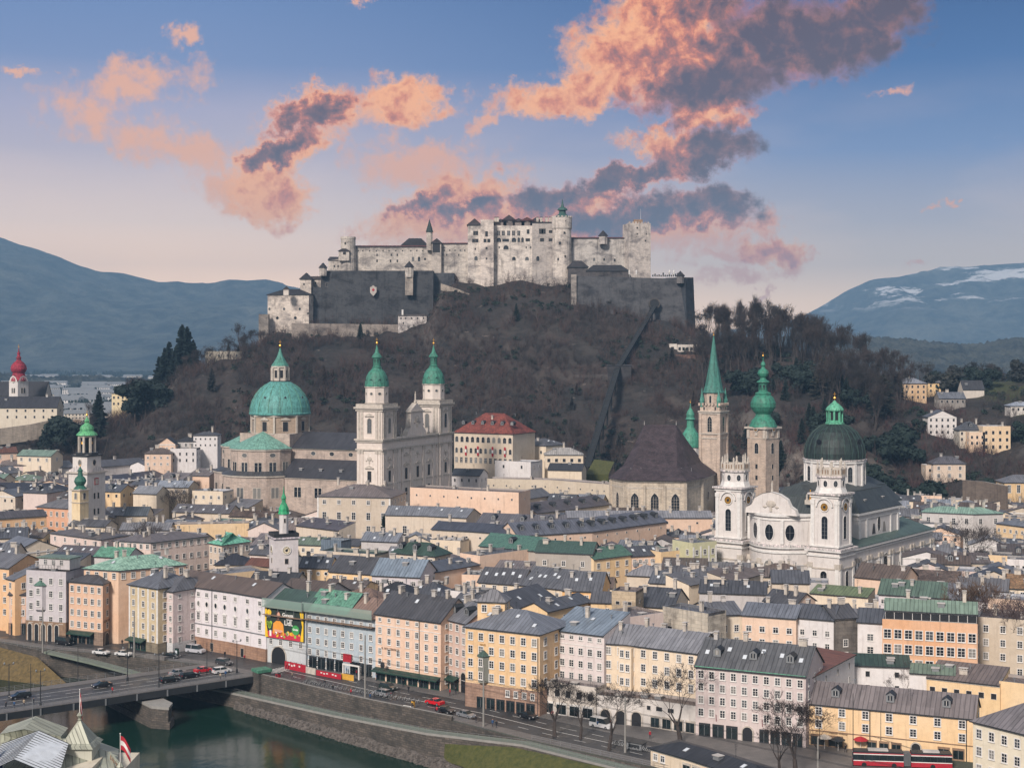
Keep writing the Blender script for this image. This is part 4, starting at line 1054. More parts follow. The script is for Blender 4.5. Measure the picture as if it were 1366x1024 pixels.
# peach facade with gilt lettering
t,F,at,ro=house([(501,817),(588,829)],16.2,13,(232,190,158),'dark','wide peach house with gilt lettering, hanging guild sign and green shop awning',rh=4.6,rows=6,first=1.5,pitch=2.5,w=.85,wh=1.3,cols=[7],attic=True,ch=4,sk=1,name='merchant_house')
L=(Vector(F[1]) -Vector(F[0])).length
sign_text(t,'R. HOLZERMAYR',at,L*.24,8.0,.75,M_BR);pipe(t,at,L*.68,15.5);shopfront(t,at,0,L,6,2.5,M_GS,M_GS)
hs=MB();hs.tube((0,0,0),(0,-2.2,.1),.05,.05,M_GD);hs.tube((0,0,-.8),(0,-1.2,0),.04,.04,M_GD);hs.tube((0,-2.1,0),(0,-2.1,-.5),.04,.04,M_IR)
hs.lathe([(0,-.75),(.55,-.7),(.7,0),(.55,.7),(0,.75)],10,M_IR,(0,-2.1,-1.2),0,1,.4);hs.build('hanging_sign',t,(*at(L*.2,0)[0],5.6),at(0,0)[1])
t,F,at,ro=house([(589,823),(623,831)],16.4,12,(212,172,152),'mid','rosy beige house with archway, between peach facade and yellow corner building',rh=3.6,rows=5,first=1.6,pitch=2.75,w=.9,wh=1.35,cols=[4],ch=2,sk=2,dm=2)
L=(Vector(F[1]) -Vector(F[0])).length;portal(t,at,L-1.2,2.2,5.0);shopfront(t,at,0,L-2.8,2,2.6,M_GS,M_GS)
# yellow corner building with green bay
t,F,at,ro=house([(621,834),(720,845)],18.0,15,(240,192,124),'grey','big yellow building with stone ground floor and two storey green bay window',rt='hip',rh=3.4,rows=4,first=2.1,pitch=2.95,w=1.05,wh=1.5,cols=[7],ch=1,sk=3,base=(5.4,M_ST,(172,142,124)),name='corner_building')
L=(Vector(F[1]) -Vector(F[0])).length
bay(t,at,L*.25,2.8,6.0,11.8,1.3,(84,96,84),'dgreen',2,1.3,('sash',.8,1.5));pipe(t,at,L-.4,17)
sign_text(t,'HAUS',at,L*.24,14.2,.6,M_GD);shopfront(t,at,L*.15,L*.95,6,2.4)
for k in range(4):q,an=at(L*(.58+k*.11),-.12);add_win(t,'sash',.8,1.2,(q.x,q.y,4.1),an)
Q0,an=at(L*.03,5.0)
P=[G(x,y,23.0) for x,y in ((637,800),(688,802))];Fu=[(P[0].x-t.location.x,P[0].y-t.location.y),(P[1].x-t.location.x,P[1].y-t.location.y)]
Fu=[(Fu[0][0] +.0,Fu[0][1]),(Fu[0][0] +5.2,Fu[0][1] -2.2),]
block(t,[(Fu[0][0],Fu[0][1]),(Fu[0][0] +6.2,Fu[0][1] -1.4)],23.0,5,(240,196,132),'grey','hip',2.2,rows=2,first=1.8,pitch=3.2,cols=[2],srows=2,ch=0,z0=15,roofname='tower_roof')
# pink white house with green-white low front
t,F,at,ro=house([(732,838),(806,847)],17.3,12,(228,214,212),'blue','tall pinkish white house with blue grey roof and large blank side wall',rt='shed',rh=3.2,rows=5,first=1.4,pitch=2.8,w=1.0,wh=1.35,cols=[6],attic=True,ch=1,sk=1,sides=False)
pipe(t,at,.3,19)
t,F,at,ro=house([(722,911),(795,921)],6.4,5,(210,200,188),'warm','low white pavilion with flat terrace roof in front of the tall pinkish white house',rt='flat',rows=1,first=1.6,sp=2.6,w=1.2,wh=1.5,kind='dark',ch=0,name='pavilion')
L=(Vector(F[1]) -Vector(F[0])).length;shopfront(t,at,.3,L-.3,4,2.6,None,M_WH)
t,F,at,ro=house([(804,856),(835,858),(930,870)],15.6,12,(236,212,178),'grey','long cream house with projecting bay column and grey seamed roof, beside the lilac hotel',rh=3.2,rows=4,first=1.7,pitch=3.05,w=.95,wh=1.45,cols=[2,6],ch=5,name='cream_house')
L=sum((Vector(F[i+1]) -Vector(F[i])).length for i in range(2))
q,an=at(L*.25,0);mb=MB();mb.box((0,-.6,4.5),(3.2,1.2,10.4),M_PL);bo=mb.build('bay',t,(q.x,q.y,0),an,lin(236,212,178))
for r in range(4):
 for sx in (-.7,.7):put(win('sash',.75,1.4),'window',bo,(sx,-1.22,13.6-r*3.0))
t,F,at,ro=house([(796,931),(866,937),(929,946)],5.2,6,(208,202,196),'warm','long low whitewashed arcade with round arched shop fronts in front of the cream house',rt='flat',rows=0,ch=0,name='shop_arcade',cat='shops')
L=sum((Vector(F[i+1]) -Vector(F[i])).length for i in range(2))
for k in range(3):portal(t,at,2.0+k*3.4,2.6,3.3)
shopfront(t,at,L*.52,L,4,2.5,None,M_CR);add=[add_win(t,'dark',1.4,.9,(at(L*(.5+.12*k),0)[0].x,at(L*(.5+.12*k),0)[0].y,4.2),at(L*.6,0)[1]) for k in range(3)]
# lilac hotel
t,F,at,ro=house([(928,887),(1075,901)],14.5,15,(206,188,186),(112,114,118),'wide lilac hotel with green edged grey roof, dormers and an arched entrance',rh=4.6,rows=4,first=1.7,pitch=2.6,w=.95,wh=1.4,cols=[10],srows=3,ch=4,sk=6,dm=3,cat='hotel',name='hotel')
L=(Vector(F[1]) -Vector(F[0])).length;portal(t,at,L*.48,2.6,3.2,'door');shopfront(t,at,.5,L*.40,3,2.6);shopfront(t,at,L*.58,L-.5,4,2.6)
for k in (0.2,.62):q,an=at(L*k,0);fm=MB();fm.tube((0,0,0),(0,-1.2,.6),.03,.03,M_WH);fm.face([(0,-1.1,.5),(0,-.5,.2),(.1,-.6,-1.1),(.1,-1.2,-.9)],M_RD);fm.build('flag',t,(q.x,q.y,4.6),an)
mb=MB();a,b=at(0,-.3)[0],at(L,-.3)[0];mb.tube((a.x,a.y,14.4),(b.x,b.y,14.4),.14,.14,M_CU,5);mb.build('gutter',t,color=lin(70,140,110))
# long yellow low building
t,F,at,ro=house([(1077,936),(1300,957)],8.6,10,(242,200,138),'warm','very long low yellow building with brownish grey roof and shops at street level',rh=3.4,rows=2,first=1.5,pitch=2.6,w=1.1,wh=1.4,cols=[7],ch=0,dm=3,name='yellow_row',kind='sash')
L=(Vector(F[1]) -Vector(F[0])).length;shopfront(t,at,.3,7.5,2,2.2,None,M_BR);shopfront(t,at,L*.36,L*.58,3,2.1,None,M_BR);shopfront(t,at,L*.78,L*.95,2,2.2,None,M_BR);portal(t,at,L*.66,2.2,2.8)
sign_text(t,'Trachten Wimmer',at,6.2,2.9,.5,M_BR);pipe(t,at,L*.385,8.3);pipe(t,at,L-1.5,8.3);pipe(t,at,.2,8.3)
mb=MB()
for k in range(24):q,an=at(L*(k+.5) /24,-.06);mb.box((q.x,q.y,3.0),(L/24+.02,.12,.18),M_BR,an)
mb.build('string_course',t)
# bottom right corner
t,F,at,ro=house([(1298,960),(1420,990)],12.0,18,(228,216,186),(132,124,124),'pale cream house with hipped grey roof, cut by the lower corner of the picture',rt='hip',rh=5.0,rows=3,first=2.2,pitch=3.2,w=1.0,wh=1.5,sp=2.6,ch=1,dm=1)
# low promenade building with dark roof
t,F,at,ro=house([(868,996),(924,1012),(1010,1040)],3.6,8,(226,204,172),'black','low cream promenade kiosk building with a dark flat pitched roof and glazed bays',rt='hip',rh=1.2,rows=0,ch=0,sk=2,name='promenade_building',cat='pavilion')
shopfront(t,at,8.2,18,4,2.4,None,M_CR)
for s in (1.3,3.2,20,23):q,an=at(s,0);add_win(t,'sash',.9,1.1,(q.x,q.y,2.0),an)
# ------------------------------------------------------------------ the old town behind the quay
WC_=dict(cr=(232,212,182),pe=(234,194,162),pk=(222,198,188),wh=(226,222,222),ye=(240,200,136),yo=(240,176,70),og=(226,158,92),ta=(196,178,152),gy=(186,182,182),be=(212,194,170),ol=(184,184,132),st=(150,140,128),li=(208,200,206))
T5=[
 # second row, right to left
 ([(1138,886),(1216,889)],10,6,'wh','dgreen','bluish white house with mossy green roof edge and little bay, behind the long yellow row',dict(rt='shed',rh=1.6,rows=2,sp=4.5,w=.9,wh=1.2,kind='dark',ch=0)),
 ([(1213,896),(1275,900)],9.5,5,'wh','pgreen','low white annexe with narrow pale green lean roof next to the bluish white house',dict(rt='shed',rh=1.2,rows=1,sp=5,ch=0)),
 ([(1236,902),(1334,913)],9.0,10,'ye','warm','low yellow house with pairs of square brown windows behind the long yellow row',dict(rt='shed',rh=2.2,rows=1,first=2.6,cols=[6],kind='dark',wh=1.2,w=1.1,ch=1)),
 ([(1333,912),(1420,922)],9.0,8,'ye','warm','low orange yellow house at the picture edge beside the paired brown windows',dict(rt='flat',rows=0,ch=0)),
 ([(1177,829),(1304,836)],17,13,'og','warm','broad orange apartment house with large white framed windows below a roof terrace',dict(rt='flat',rows=4,first=2.6,pitch=3.4,cols=[9],w=1.5,wh=1.9,ch=1)),
 ([(1181,812),(1303,818)],19.6,7,'wh','pgreen','pale green seamed penthouse roof over a dark glazed terrace storey above the orange apartment house',dict(rh=2.6,rows=1,first=1.4,cols=[10],w=1.9,wh=1.6,kind='dark',ch=3)),
 ([(1304,826),(1372,831)],16.5,12,'ta','warm','taupe grey house with small windows behind the bare chestnut trees on the right',dict(rt='flat',rows=5,sp=3.4,ch=2,pitch=3.2)),
 ([(1062,822),(1112,826)],16.5,10,'wh','dark','plain white house with three small windows between the peach wall and the blackened wall',dict(rh=3,rows=3,first=3.5,cols=[3],w=.9,wh=1.2,ch=2)),
 ([(1112,824),(1144,822)],16.8,9,(124,118,112),'dark','soot blackened white house with stepped gable wall near the orange apartment house',dict(rh=3,rows=3,first=6,cols=[1],ch=1,wm='OW')),
 ([(1144,828),(1178,830)],16,10,'wh','dark','white house with narrow shaded bay windows directly left of the orange apartment house',dict(rh=3,rows=3,cols=[1],first=3.6,w=1.3,ch=1)),
 ([(990,819),(1062,824)],16.5,12,'pe','mid','peach walled house with two rusty stove pipes behind the lilac hotel',dict(rh=2.6,rows=4,first=3.2,cols=[4],w=1.1,wh=1.2,ch=2)),
 ([(944,820),(990,818)],16.5,12,'cr','mid','cream walled house tucked behind the cream quay house, left of the peach wall',dict(rh=2.6,rows=3,first=3.4,cols=[3],ch=2)),
 ([(884,812),(944,822)],17.5,7,(196,188,174),'mid','stained grey white house with covered balcony behind the cream quay house chimneys',dict(rt='flat',rows=2,first=4.5,cols=[3],kind='dark',w=1.3,ch=1,wm='OW')),
 ([(815,830),(885,820)],17.5,10,'pk','warm','pinkish house with blank side wall and tall rust brown flue behind the pinkish white house',dict(rt='flat',rows=2,first=3.5,cols=[3],ch=1)),
 ([(1077,905),(1140,872)],13.0,12,'wh','rust','white side wing of the lilac hotel with small windows and dull red roof',dict(rt='shed',rh=1.0,rows=3,cols=[4],w=.6,wh=1.2,kind='dark',ch=1,sides=False)),
 # centre
 ([(730,815),(788,801)],15,8,'ye','dark','orange walled courtyard wing with bent dark roof and small skylights',dict(rh=2.2,rows=2,first=2.4,cols=[4],kind='dark',w=.7,wh=1.1,ch=2,sk=2)),
 ([(788,802),(818,803)],15,8,'ye','dark','short orange courtyard wing with round archway left of the tan stair tower',dict(rh=2.6,rows=2,first=2.2,cols=[2],w=.8,wh=1.0,ch=0)),
 ([(816,791),(848,793)],20,7,'ta','warm','blotchy tan stair tower block with flat lid above the orange courtyard',dict(rt='flat',rows=1,first=2.2,cols=[2],kind='dark',w=.9,wh=.8,ch=1,wm='OW')),
 ([(843,806),(898,810)],16,13,'cr','dark','house with large plain dark seamed roof beside a finned white firewall',dict(rh=4.6,rows=1,first=2.0,cols=[3],kind='dark',ch=2)),
 ([(696,779),(750,785)],16,15,'cr','mid','big grey seamed roof with six skylights over a cream eaves wall mid town',dict(rh=5.0,rows=1,first=1.8,cols=[4],w=.9,wh=.9,ch=1,sk=6)),
 ([(750,786),(802,788)],16,14,'yo','mid','vivid yellow walled house under a wide grey seamed roof with stepped gable',dict(rh=5.0,rows=2,first=1.9,cols=[4],w=.9,wh=1,ch=2,sk=2)),
 ([(638,775),(696,779)],15.5,10,'cr','dark','curved dark roof with a row of five bright skylights, left of the big grey roof',dict(rh=4.2,rows=1,first=1.6,ch=1,sk=5)),
 ([(688,812),(742,797)],14.5,12,'cr','dark','long cream walled shed with deep dark roof behind the yellow corner building tower',dict(rh=4.0,rows=0,ch=1,sk=2)),
 ([(596,812),(640,818)],15,12,'cr','dark','dark roofed white house with skylights squeezed behind the rosy beige house',dict(rh=4.2,rows=1,ch=3,sk=3)),
 ([(595,790),(634,794)],15,9,'wh','dark','white house with a parapet and low dark trench roof left of the slate box',dict(rt='flat',rows=1,ch=3,first=2.4)),
 ([(547,794),(595,796)],14.5,10,'cr','dark','barrel shaped dark roof behind the peach facade with a row of white chimneys',dict(rt='hip',rh=3.8,rows=1,ch=4,sk=2)),
 ([(496,792),(549,794)],14.5,10,'ye','black','very dark hipped roof above a yellow wall left of the barrel shaped roof',dict(rt='hip',rh=3.4,rows=1,ch=1,sk=1)),
 ([(450,797),(501,802)],15,9,'be',(142,120,108),'brownish seamed roof above a beige wall behind the light blue houses',dict(rt='hip',rh=3.0,rows=1,ch=3)),
 ([(372,790),(432,796)],15,12,'gy','brown','wide brown grey gable roof behind the scaffolded house at the foot of the clock tower',dict(rh=3.8,rows=0,ch=1)),
 ([(331,778),(392,781)],15,10,'be','black','jagged black roofs in front of the clock tower foot',dict(rh=3.6,rows=0,ch=2)),
 ([(258,768),(286,770),(358,762)],16,10,'ye','grey','yellow house with low grey roof and blank side behind the white curved house',dict(rt='flat',rows=1,first=2.4,sp=4,kind='dark',ch=2)),
 ([(439,761),(496,765)],15.5,14,'ye','dark','yellow walled house with broad dark roof and one skylight, right of the round window house',dict(rh=4.6,rows=2,first=1.9,cols=[4],w=1.0,wh=1.1,ch=1,sk=1)),
 ([(496,766),(560,769)],15.5,14,'li','blue','pale lilac walled house with smooth light blue grey roof and stone gable',dict(rh=4.8,rows=1,first=2.1,cols=[4],w=1.0,wh=1.1,ch=2)),
 ([(399,756),(440,757)],14.5,9,'ye','dark','yellow house with round attic windows immediately right of the clock tower',dict(rh=3.4,rows=2,first=1.8,cols=[4],kind='round',w=.9,wh=.9,ch=2,sk=3)),
 ([(426,737),(500,742)],15,9,'be','dgreen','beige parapet wall with dark green roof structures behind the yellow houses',dict(rt='flat',rows=0,ch=3)),
 ([(428,722),(455,724)],16.5,6,(120,134,148),'blue','blue grey metal clad rooftop box beside the clock tower',dict(rt='flat',rows=0,ch=0,wm='RF')),
 ([(522,736),(580,741)],16,9,'be','dgreen','dark green copper mansard roofs with small dormers in the middle distance',dict(rt='hip',rh=4.0,rows=1,ch=3,dm=3)),
 ([(560,766),(640,752)],15,8,'pe','dark','long peach firewall with low dark roofs left of the stone grey green roofed house',dict(rt='shed',rh=1.8,rows=0,ch=4)),
 ([(640,744),(714,734)],16.5,9,'pe','mid','pale peach wall and small grey roofs just below the big green roof',dict(rt='flat',rows=0,ch=3)),
 ([(640,727),(714,734)],17,13,'st','mgreen','stone grey house with wide green seamed roof and one tall chimney',dict(rh=4.2,rows=2,first=5.0,cols=[3],ch=2,rm='CU',dm=1)),
 ([(714,735),(790,738)],17,11,'st','dgreen','stone grey house with darker green roof, right of the wide green seamed one',dict(rh=3.6,rows=2,first=3.4,cols=[3],ch=3,rm='CU')),
 ([(792,745),(842,739)],15.5,10,'ye','mgreen','yellow house with small bright green roof behind a cream parapet',dict(rh=3.2,rows=2,first=2.4,cols=[4],ch=2,rm='CU')),
 ([(842,741),(882,739)],15,9,'pe','dark','peach house with dark roof and two skylights between two yellow houses',dict(rh=3.0,rows=2,first=1.9,cols=[5],w=.9,wh=1.1,ch=3,sk=3)),
 ([(882,739),(922,735)],15.5,8,'ye','mid','yellow house with grey roof edge left of the olive green house',dict(rt='flat',rows=2,first=2.2,cols=[5],w=.9,wh=1.3,ch=3)),
 ([(924,727),(956,724)],18.5,10,'ol','mid','olive green house with cream pilasters beside the white collegiate church',dict(rt='flat',rows=3,first=2.4,cols=[3],pil=3,ch=1)),
 ([(933,789),(1022,792)],16,12,'gy','dark','long grey walled house with small attic windows and jagged dark roofs, before the collegiate church',dict(rh=3.0,rows=1,first=3.5,cols=[5],kind='dark',w=.8,wh=.9,ch=5,sk=2)),
 ([(919,780),(978,769)],16,8,'cr','mid','cream walled house with bluish shed roof left of the collegiate church front',dict(rt='shed',rh=2.4,rows=0,ch=2,sk=1)),
 ([(978,775),(1018,764)],17,8,'ta','warm','blank tan firewall with weathered brown roof before the collegiate church',dict(rt='shed',rh=2.2,rows=0,ch=2)),
 ([(866,776),(920,779)],15.5,10,'be','mid','house with purple grey roof and square chimney stacks below the yellow houses',dict(rh=3.0,rows=0,ch=3,sk=2)),
 ([(836,766),(880,768)],14.5,9,'be','grey','pale roofed house with terrace clutter below the peach and yellow houses',dict(rt='hip',rh=3.0,rows=0,ch=3)),
 ([(880,765),(926,767)],14.5,9,'cr','dark','small house with dark hipped roof under the olive green house',dict(rt='hip',rh=2.8,rows=0,ch=3)),
 ([(1019,800),(1062,806)],16,9,'pe','dark','small peach gabled house with very dark roof below the collegiate church doors',dict(rh=3.0,rows=0,ch=3)),
 ([(1030,776),(1080,777)],15,10,'be','dark','dark pitched roof right under the oval windows of the collegiate church',dict(rh=3.4,rows=0,ch=3)),
 ([(1080,790),(1158,796)],14.5,8,'cr','olive','low house with pale yellowish green sheet roof behind the white houses',dict(rt='shed',rh=1.4,rows=0,ch=2)),
 ([(1140,768),(1204,774)],15,12,'pe','brown','peach walled house with steep brown roof at the foot of the church transept',dict(rh=4.0,rows=0,ch=3)),
 ([(1172,791),(1264,797)],16,12,'li',(100,122,110),'lilac white house with greenish grey seamed roof behind the orange apartment house',dict(rh=3.8,rows=1,first=2,cols=[7],w=1,wh=1,ch=3,sk=1)),
 ([(1265,797),(1320,800)],16,11,'li','mid','lilac white house with plain grey roof and a tall dark chimney',dict(rh=3.8,rows=1,cols=[4],ch=2,sk=2)),
 ([(1318,801),(1380,805)],16,10,'pe','light','peach house with pale metal roof plates at the right edge of the picture',dict(rt='flat',rows=2,first=2.4,cols=[3],w=1.3,wh=1,ch=3)),
 ([(1201,772),(1278,776)],13.5,9,'be','brown','long house with brown tiled roof below the small white annexe of the church',dict(rh=3.0,rows=0,ch=2,rm='TI')),
 ([(1277,784),(1344,788)],14.5,10,'be','mid','weathered grey roofed house with big chimney stacks under the dark cypress',dict(rh=3.2,rows=0,ch=4)),
 ([(1343,783),(1400,786)],15,10,'cr',(146,122,96),'cream house with light brown tiled roof at the right picture edge',dict(rh=3.8,rows=1,ch=1,rm='TI')),
 ([(1230,682),(1298,685),(1338,684)],18,12,(196,192,190),(140,172,156),'long grey institute building with pale green roof right of the collegiate church',dict(rt='hip',rh=2.2,rows=4,first=3.0,pitch=3.6,sp=4.2,w=1.2,wh=2.0,ch=4,cat='school',name='institute')),
 ([(1230,701),(1279,702)],14,12,'wh','dark','plain white block with flat dark roof edge between church and grey institute',dict(rt='flat',rows=0,ch=0)),
 ([(1232,738),(1275,740)],10,9,'wh','dgreen','low white chapel annexe with green roof at the end of the collegiate church',dict(rt='hip',rh=2.6,rows=1,first=3.2,cols=[3],w=1.1,wh=3.4,kind='dark',ch=0)),
 ([(1329,697),(1400,706)],16,14,'ye','mid','large yellow block with four rows of tiny windows at the right picture edge',dict(rt='hip',rh=2.6,rows=4,first=2.4,pitch=3.2,cols=[9],w=.8,wh=1.0,ch=1,cat='office block',name='yellow_block')),
 ([(1304,719),(1330,720)],12,8,(214,168,100),'mid','small ochre house with one white window beside the large yellow block',dict(rt='flat',rows=1,first=2.2,cols=[1],w=1.6,ch=0)),
 # residence quarter
 ([(423,661),(521,663)],24,22,(198,180,156),'warm','taupe palace front with white corner pilasters and dark green cornice, below the cathedral towers',dict(rt='hip',rh=4.5,rows=3,first=2.4,pitch=5.0,cols=[5],w=1.4,wh=2.6,attic=True,ch=3,pil=1,cat='palace',name='palace')),
 ([(514,686),(566,687),(622,690)],18.5,12,'be','grey','long beige palace wing with light grey roof and flagged chimney row below the cathedral front',dict(rh=3.4,rows=1,first=5.4,sp=9,w=1.4,wh=2.6,ch=3,sk=4,name='palace_wing',cat='palace')),
 ([(547,652),(620,656),(692,659)],24,12,'pe','warm','high pinkish palace wing with row of tiny attic windows behind the grey roofed wing',dict(rt='flat',rows=1,first=2.2,sp=5.5,kind='dark',w=.6,wh=.7,ch=2,name='palace_wing',cat='palace')),
 ([(576,705),(632,708),(684,712)],18,12,'be',(78,80,90),'beige palace wing with dark bluish roof, lowest of the long palace roofs',dict(rh=2.6,rows=1,first=2.2,sp=5,kind='dark',w=.7,wh=.6,ch=2,name='palace_wing',cat='palace')),
 ([(636,697),(700,700),(756,700)],19,13,'pe',(110,110,118),'palace wing with eyebrow dormers on a blue grey roof in the centre of the photo',dict(rh=3.6,rows=1,first=2.0,sp=6,kind='dark',w=.6,wh=.6,ch=4,dm=3,name='palace_wing',cat='palace')),
 ([(690,714),(790,708),(842,701),(889,695)],18,14,'pe',(104,106,116),'long bent palace wing with a comb of small dormers on a blue grey roof',dict(rh=4.4,rows=1,first=2.0,sp=5,kind='dark',w=.6,wh=.6,ch=7,dm=12,name='palace_wing',cat='palace')),
 ([(756,690),(830,690),(950,690)],17.5,12,'pe','grey','peach palace wing running up to the left church tower, below the gothic choir',dict(rh=2.4,rows=1,first=2.0,sp=9,kind='dark',w=.7,wh=.7,ch=5,name='palace_wing',cat='palace')),
 ([(650,640),(736,642),(814,648)],20,9,(200,184,158),'warm','long taupe wall building left of the gothic choir with flat roof and green chimneys',dict(rt='flat',rows=1,first=2.4,sp=6,kind='dark',w=.6,wh=.7,ch=2,name='monastery_wing',cat='monastery')),
 ([(716,684),(814,672)],15,16,'be',(104,100,106),'purple grey monastery roof with shed dormers at the foot of the gothic choir',dict(rh=4.0,rows=0,ch=2,dm=5,name='monastery_wing',cat='monastery')),
 ([(680,668),(735,660)],17,10,'be','mid','small gabled building with curved white gable below the taupe wall building',dict(rh=3.6,rows=0,ch=2)),
 ([(602,633),(640,634)],21.4,12,'wh','black','white gabled house with black roof in front of the red roofed school',dict(rh=3.2,rows=1,first=2.4,cols=[4],kind='dark',w=.7,ch=0,d=0)),
 ([(660,616),(708,618)],26.4,12,'wh','light','flat roofed white modern house right of the black roofed gabled house',dict(rt='flat',rows=1,cols=[2],kind='dark',w=.9,ch=0)),
 ([(691,593),(728,594),(754,592)],32.7,14,'cr','dark','cream five storey house with dark hipped roof between red roofed school and funicular',dict(rt='hip',rh=3.6,rows=4,first=3.4,pitch=4.2,sp=4.6,w=.9,wh=1.4,kind='dark',ch=1,sk=3)),
 ([(727,606),(778,606)],29.4,12,'cr',(176,170,164),'cream house with broad pale grey hipped roof next to the funicular foot',dict(rt='hip',rh=3.6,rows=1,first=2.8,cols=[5],w=1.4,wh=1.6,kind='dark',ch=1)),
 ([(731,626),(776,627)],23,10,'cr','black','low white house with black hooded gable roof at the funicular valley station',dict(rh=3.4,rows=0,ch=0)),
 # west part below the nunnery hill
 ([(-30,655),(63,656),(100,653)],19,13,'wh',(62,64,74),'long white government building with dark slate blue hipped roof left of the green lantern tower',dict(rt='hip',rh=4.0,rows=2,first=6.5,pitch=4.4,sp=6,w=.9,wh=1.6,ch=3,sk=3,cat='palace',name='government_palace')),
 ([(136,648),(262,631)],19.5,13,'wh',(80,78,88),'long white palace wing with two window rows between lantern tower and cathedral',dict(rt='gable',rh=4.0,rows=2,first=3.6,pitch=4.8,cols=[19],w=1.0,wh=1.5,kind='bare',ch=4,sk=6,cat='palace',name='government_palace',sides=False)),
 ([(49,675),(96,678),(122,672)],17,13,(224,146,84),(132,130,132),'burnt orange hotel with grey hipped roof below the little yellow church tower',dict(rt='hip',rh=3.4,rows=2,first=2.6,pitch=4.0,sp=3,w=1.0,wh=1.7,ch=1,cat='hotel',name='orange_hotel')),
 ([(-30,693),(62,687)],17,10,(236,180,112),(88,86,92),'long orange yellow building with small dark attic windows at the left edge',dict(rh=2.4,rows=2,first=2.8,cols=[8],w=1.0,wh=1.2,ch=0)),
 ([(98,690),(150,690)],14,10,'ta','brown','weathered tan gable house with brown roof right of the burnt orange hotel',dict(rt='gablef',rh=4.0,rows=0,ch=1)),
 ([(136,686),(172,687)],14.5,10,'be','mid','beige house with broken grey terrace roofs under the white palace wing',dict(rh=3.2,rows=0,ch=2,sk=2)),
 ([(166,687),(196,687)],14.5,10,'cr',(96,104,112),'house with a clean bluish grey seamed roof under the white palace wing',dict(rh=3.6,rows=0,ch=1)),
 ([(230,682),(306,684)],14.5,11,'be',(120,118,124),'purple grey roofs with skylights just below the stone cathedral apse',dict(rh=3.2,rows=0,ch=3,sk=5)),
 ([(306,688),(362,690)],14,9,'cr','brown','brown tiled low roof below the cathedral aisle',dict(rh=2.4,rows=0,ch=3,rm='TI')),
 ([(230,702),(332,700)],15,8,'ye','warm','yellow firewall with four square yellow chimneys behind the bright green hipped roof',dict(rt='flat',rows=0,ch=5)),
 ([(331,706),(372,706)],15,9,'pk','mid','pinkish gable house left of the slim clock tower spire',dict(rt='gablef',rh=3.0,rows=0,ch=2)),
 ([(395,700),(452,707)],15.5,8,'be',(90,84,90),'house with dark shed roof between clock tower and taupe palace front',dict(rt='shed',rh=2.6,rows=0,ch=3)),
 ([(482,720),(530,722)],15,9,'gy','grey','grey curved roof with tilted dormer under the taupe palace front',dict(rh=3.0,rows=0,ch=3,sk=2)),
 ([(533,722),(574,722)],14,8,'be','light','round topped beige gable with light roof below the palace wings',dict(rt='gablef',rh=3.0,rows=0,ch=2)),
 ([(574,722),(614,724)],15,8,'cr','light','pale box with white terrace roof left of the stone grey green roofed house',dict(rt='flat',rows=0,ch=4)),
 ([(151,720),(201,723),(279,714)],18,14,(226,200,188),'warm','large rose pink palace with attic row of small dark windows and flat grey roof',dict(rt='hip',rh=2.0,rows=3,first=1.5,pitch=4.2,cols=[6,8],w=1.0,wh=1.4,ch=3,cat='palace',name='pink_palace',sides=False)),
 ([(279,723),(296,726),(333,721)],17,11,(206,184,160),(112,186,162),'beige house with bright turquoise green hipped roof and skylights',dict(rt='hip',rh=3.8,rows=2,first=2.1,pitch=4.0,cols=[3,5],w=1.0,wh=1.6,ch=0,sk=3,rm='CU')),
 ([(333,738),(366,740)],15.5,8,'pk','dark','narrow pink house wedged between the turquoise roof and the clock tower',dict(rh=2.4,rows=2,cols=[2],ch=2)),
 ([(287,752),(332,752)],14.5,9,'cr',(58,60,70),'cluster of dark bluish pyramid roofs left of the clock tower',dict(rt='hip',rh=3.2,rows=0,ch=2)),
 ([(328,753),(360,755)],14.5,7,'cr','rust','small rust red roof with white curved parapet beside the clock tower',dict(rh=2.2,rows=0,ch=1)),
 ([(67,710),(135,719),(172,713)],16.5,11,'pk',(120,116,118),'long low pinkish house with flat grey roof full of dark chimneys',dict(rt='hip',rh=1.6,rows=2,first=1.8,pitch=4,cols=[5,3],w=.9,wh=1.3,ch=7)),
 ([(16,738),(84,731)],14.5,14,'cr','mid','cream gabled house with four little windows high in its wide gable',dict(rt='gablef',rh=4.4,rows=1,first=.4,cols=[5],w=.7,wh=1.1,ch=0)),
 ([(-20,742),(18,742)],15,12,'be','mid','large patchy grey roof at the left edge behind the orange corner house',dict(rh=4.4,rows=0,ch=2,sk=3)),
 ([(-30,718),(36,716)],14,12,'be','dark','jumbled dark roofs with pale skylights at the left edge below the orange yellow building',dict(rh=3.6,rows=0,ch=3,sk=4)),
 ([(74,738),(134,741)],15,9,'gy',(110,106,112),'grey roof with a row of bright skylights above the green roofed terrace house',dict(rh=2.8,rows=0,ch=2,sk=5)),
 ([(126,741),(170,743)],15.5,9,'gy',(96,150,126),'weathered green copper gable roof behind the salmon hotel roof',dict(rh=3.0,rows=0,ch=3,rm='CU')),
 ([(92,700),(140,702)],14.5,8,'cr','dark','dark low roof with cream end wall behind the long pinkish house',dict(rh=2.4,rows=0,ch=3)),
 ([(160,706),(226,706)],14.5,9,'gy','grey','tangled grey valley roofs with pale chimneys above the pink palace',dict(rh=2.6,rows=0,ch=4)),
 ([(10,636),(52,638)],17,12,'cr','warm','brownish gable roof above pale walls just behind the white government building',dict(rh=3.6,rows=0,ch=3)),
 ([(52,637),(98,636)],17,12,'cr','grey','grey roof speckled with skylights behind the dark slate blue roof',dict(rh=2.8,rows=0,ch=2,sk=6)),
 ([(0,620),(64,620)],24.4,10,'pk','warm','long pinkish wall with mixed roofs in the far western quarter',dict(rh=2.6,rows=1,sp=5,ch=3)),
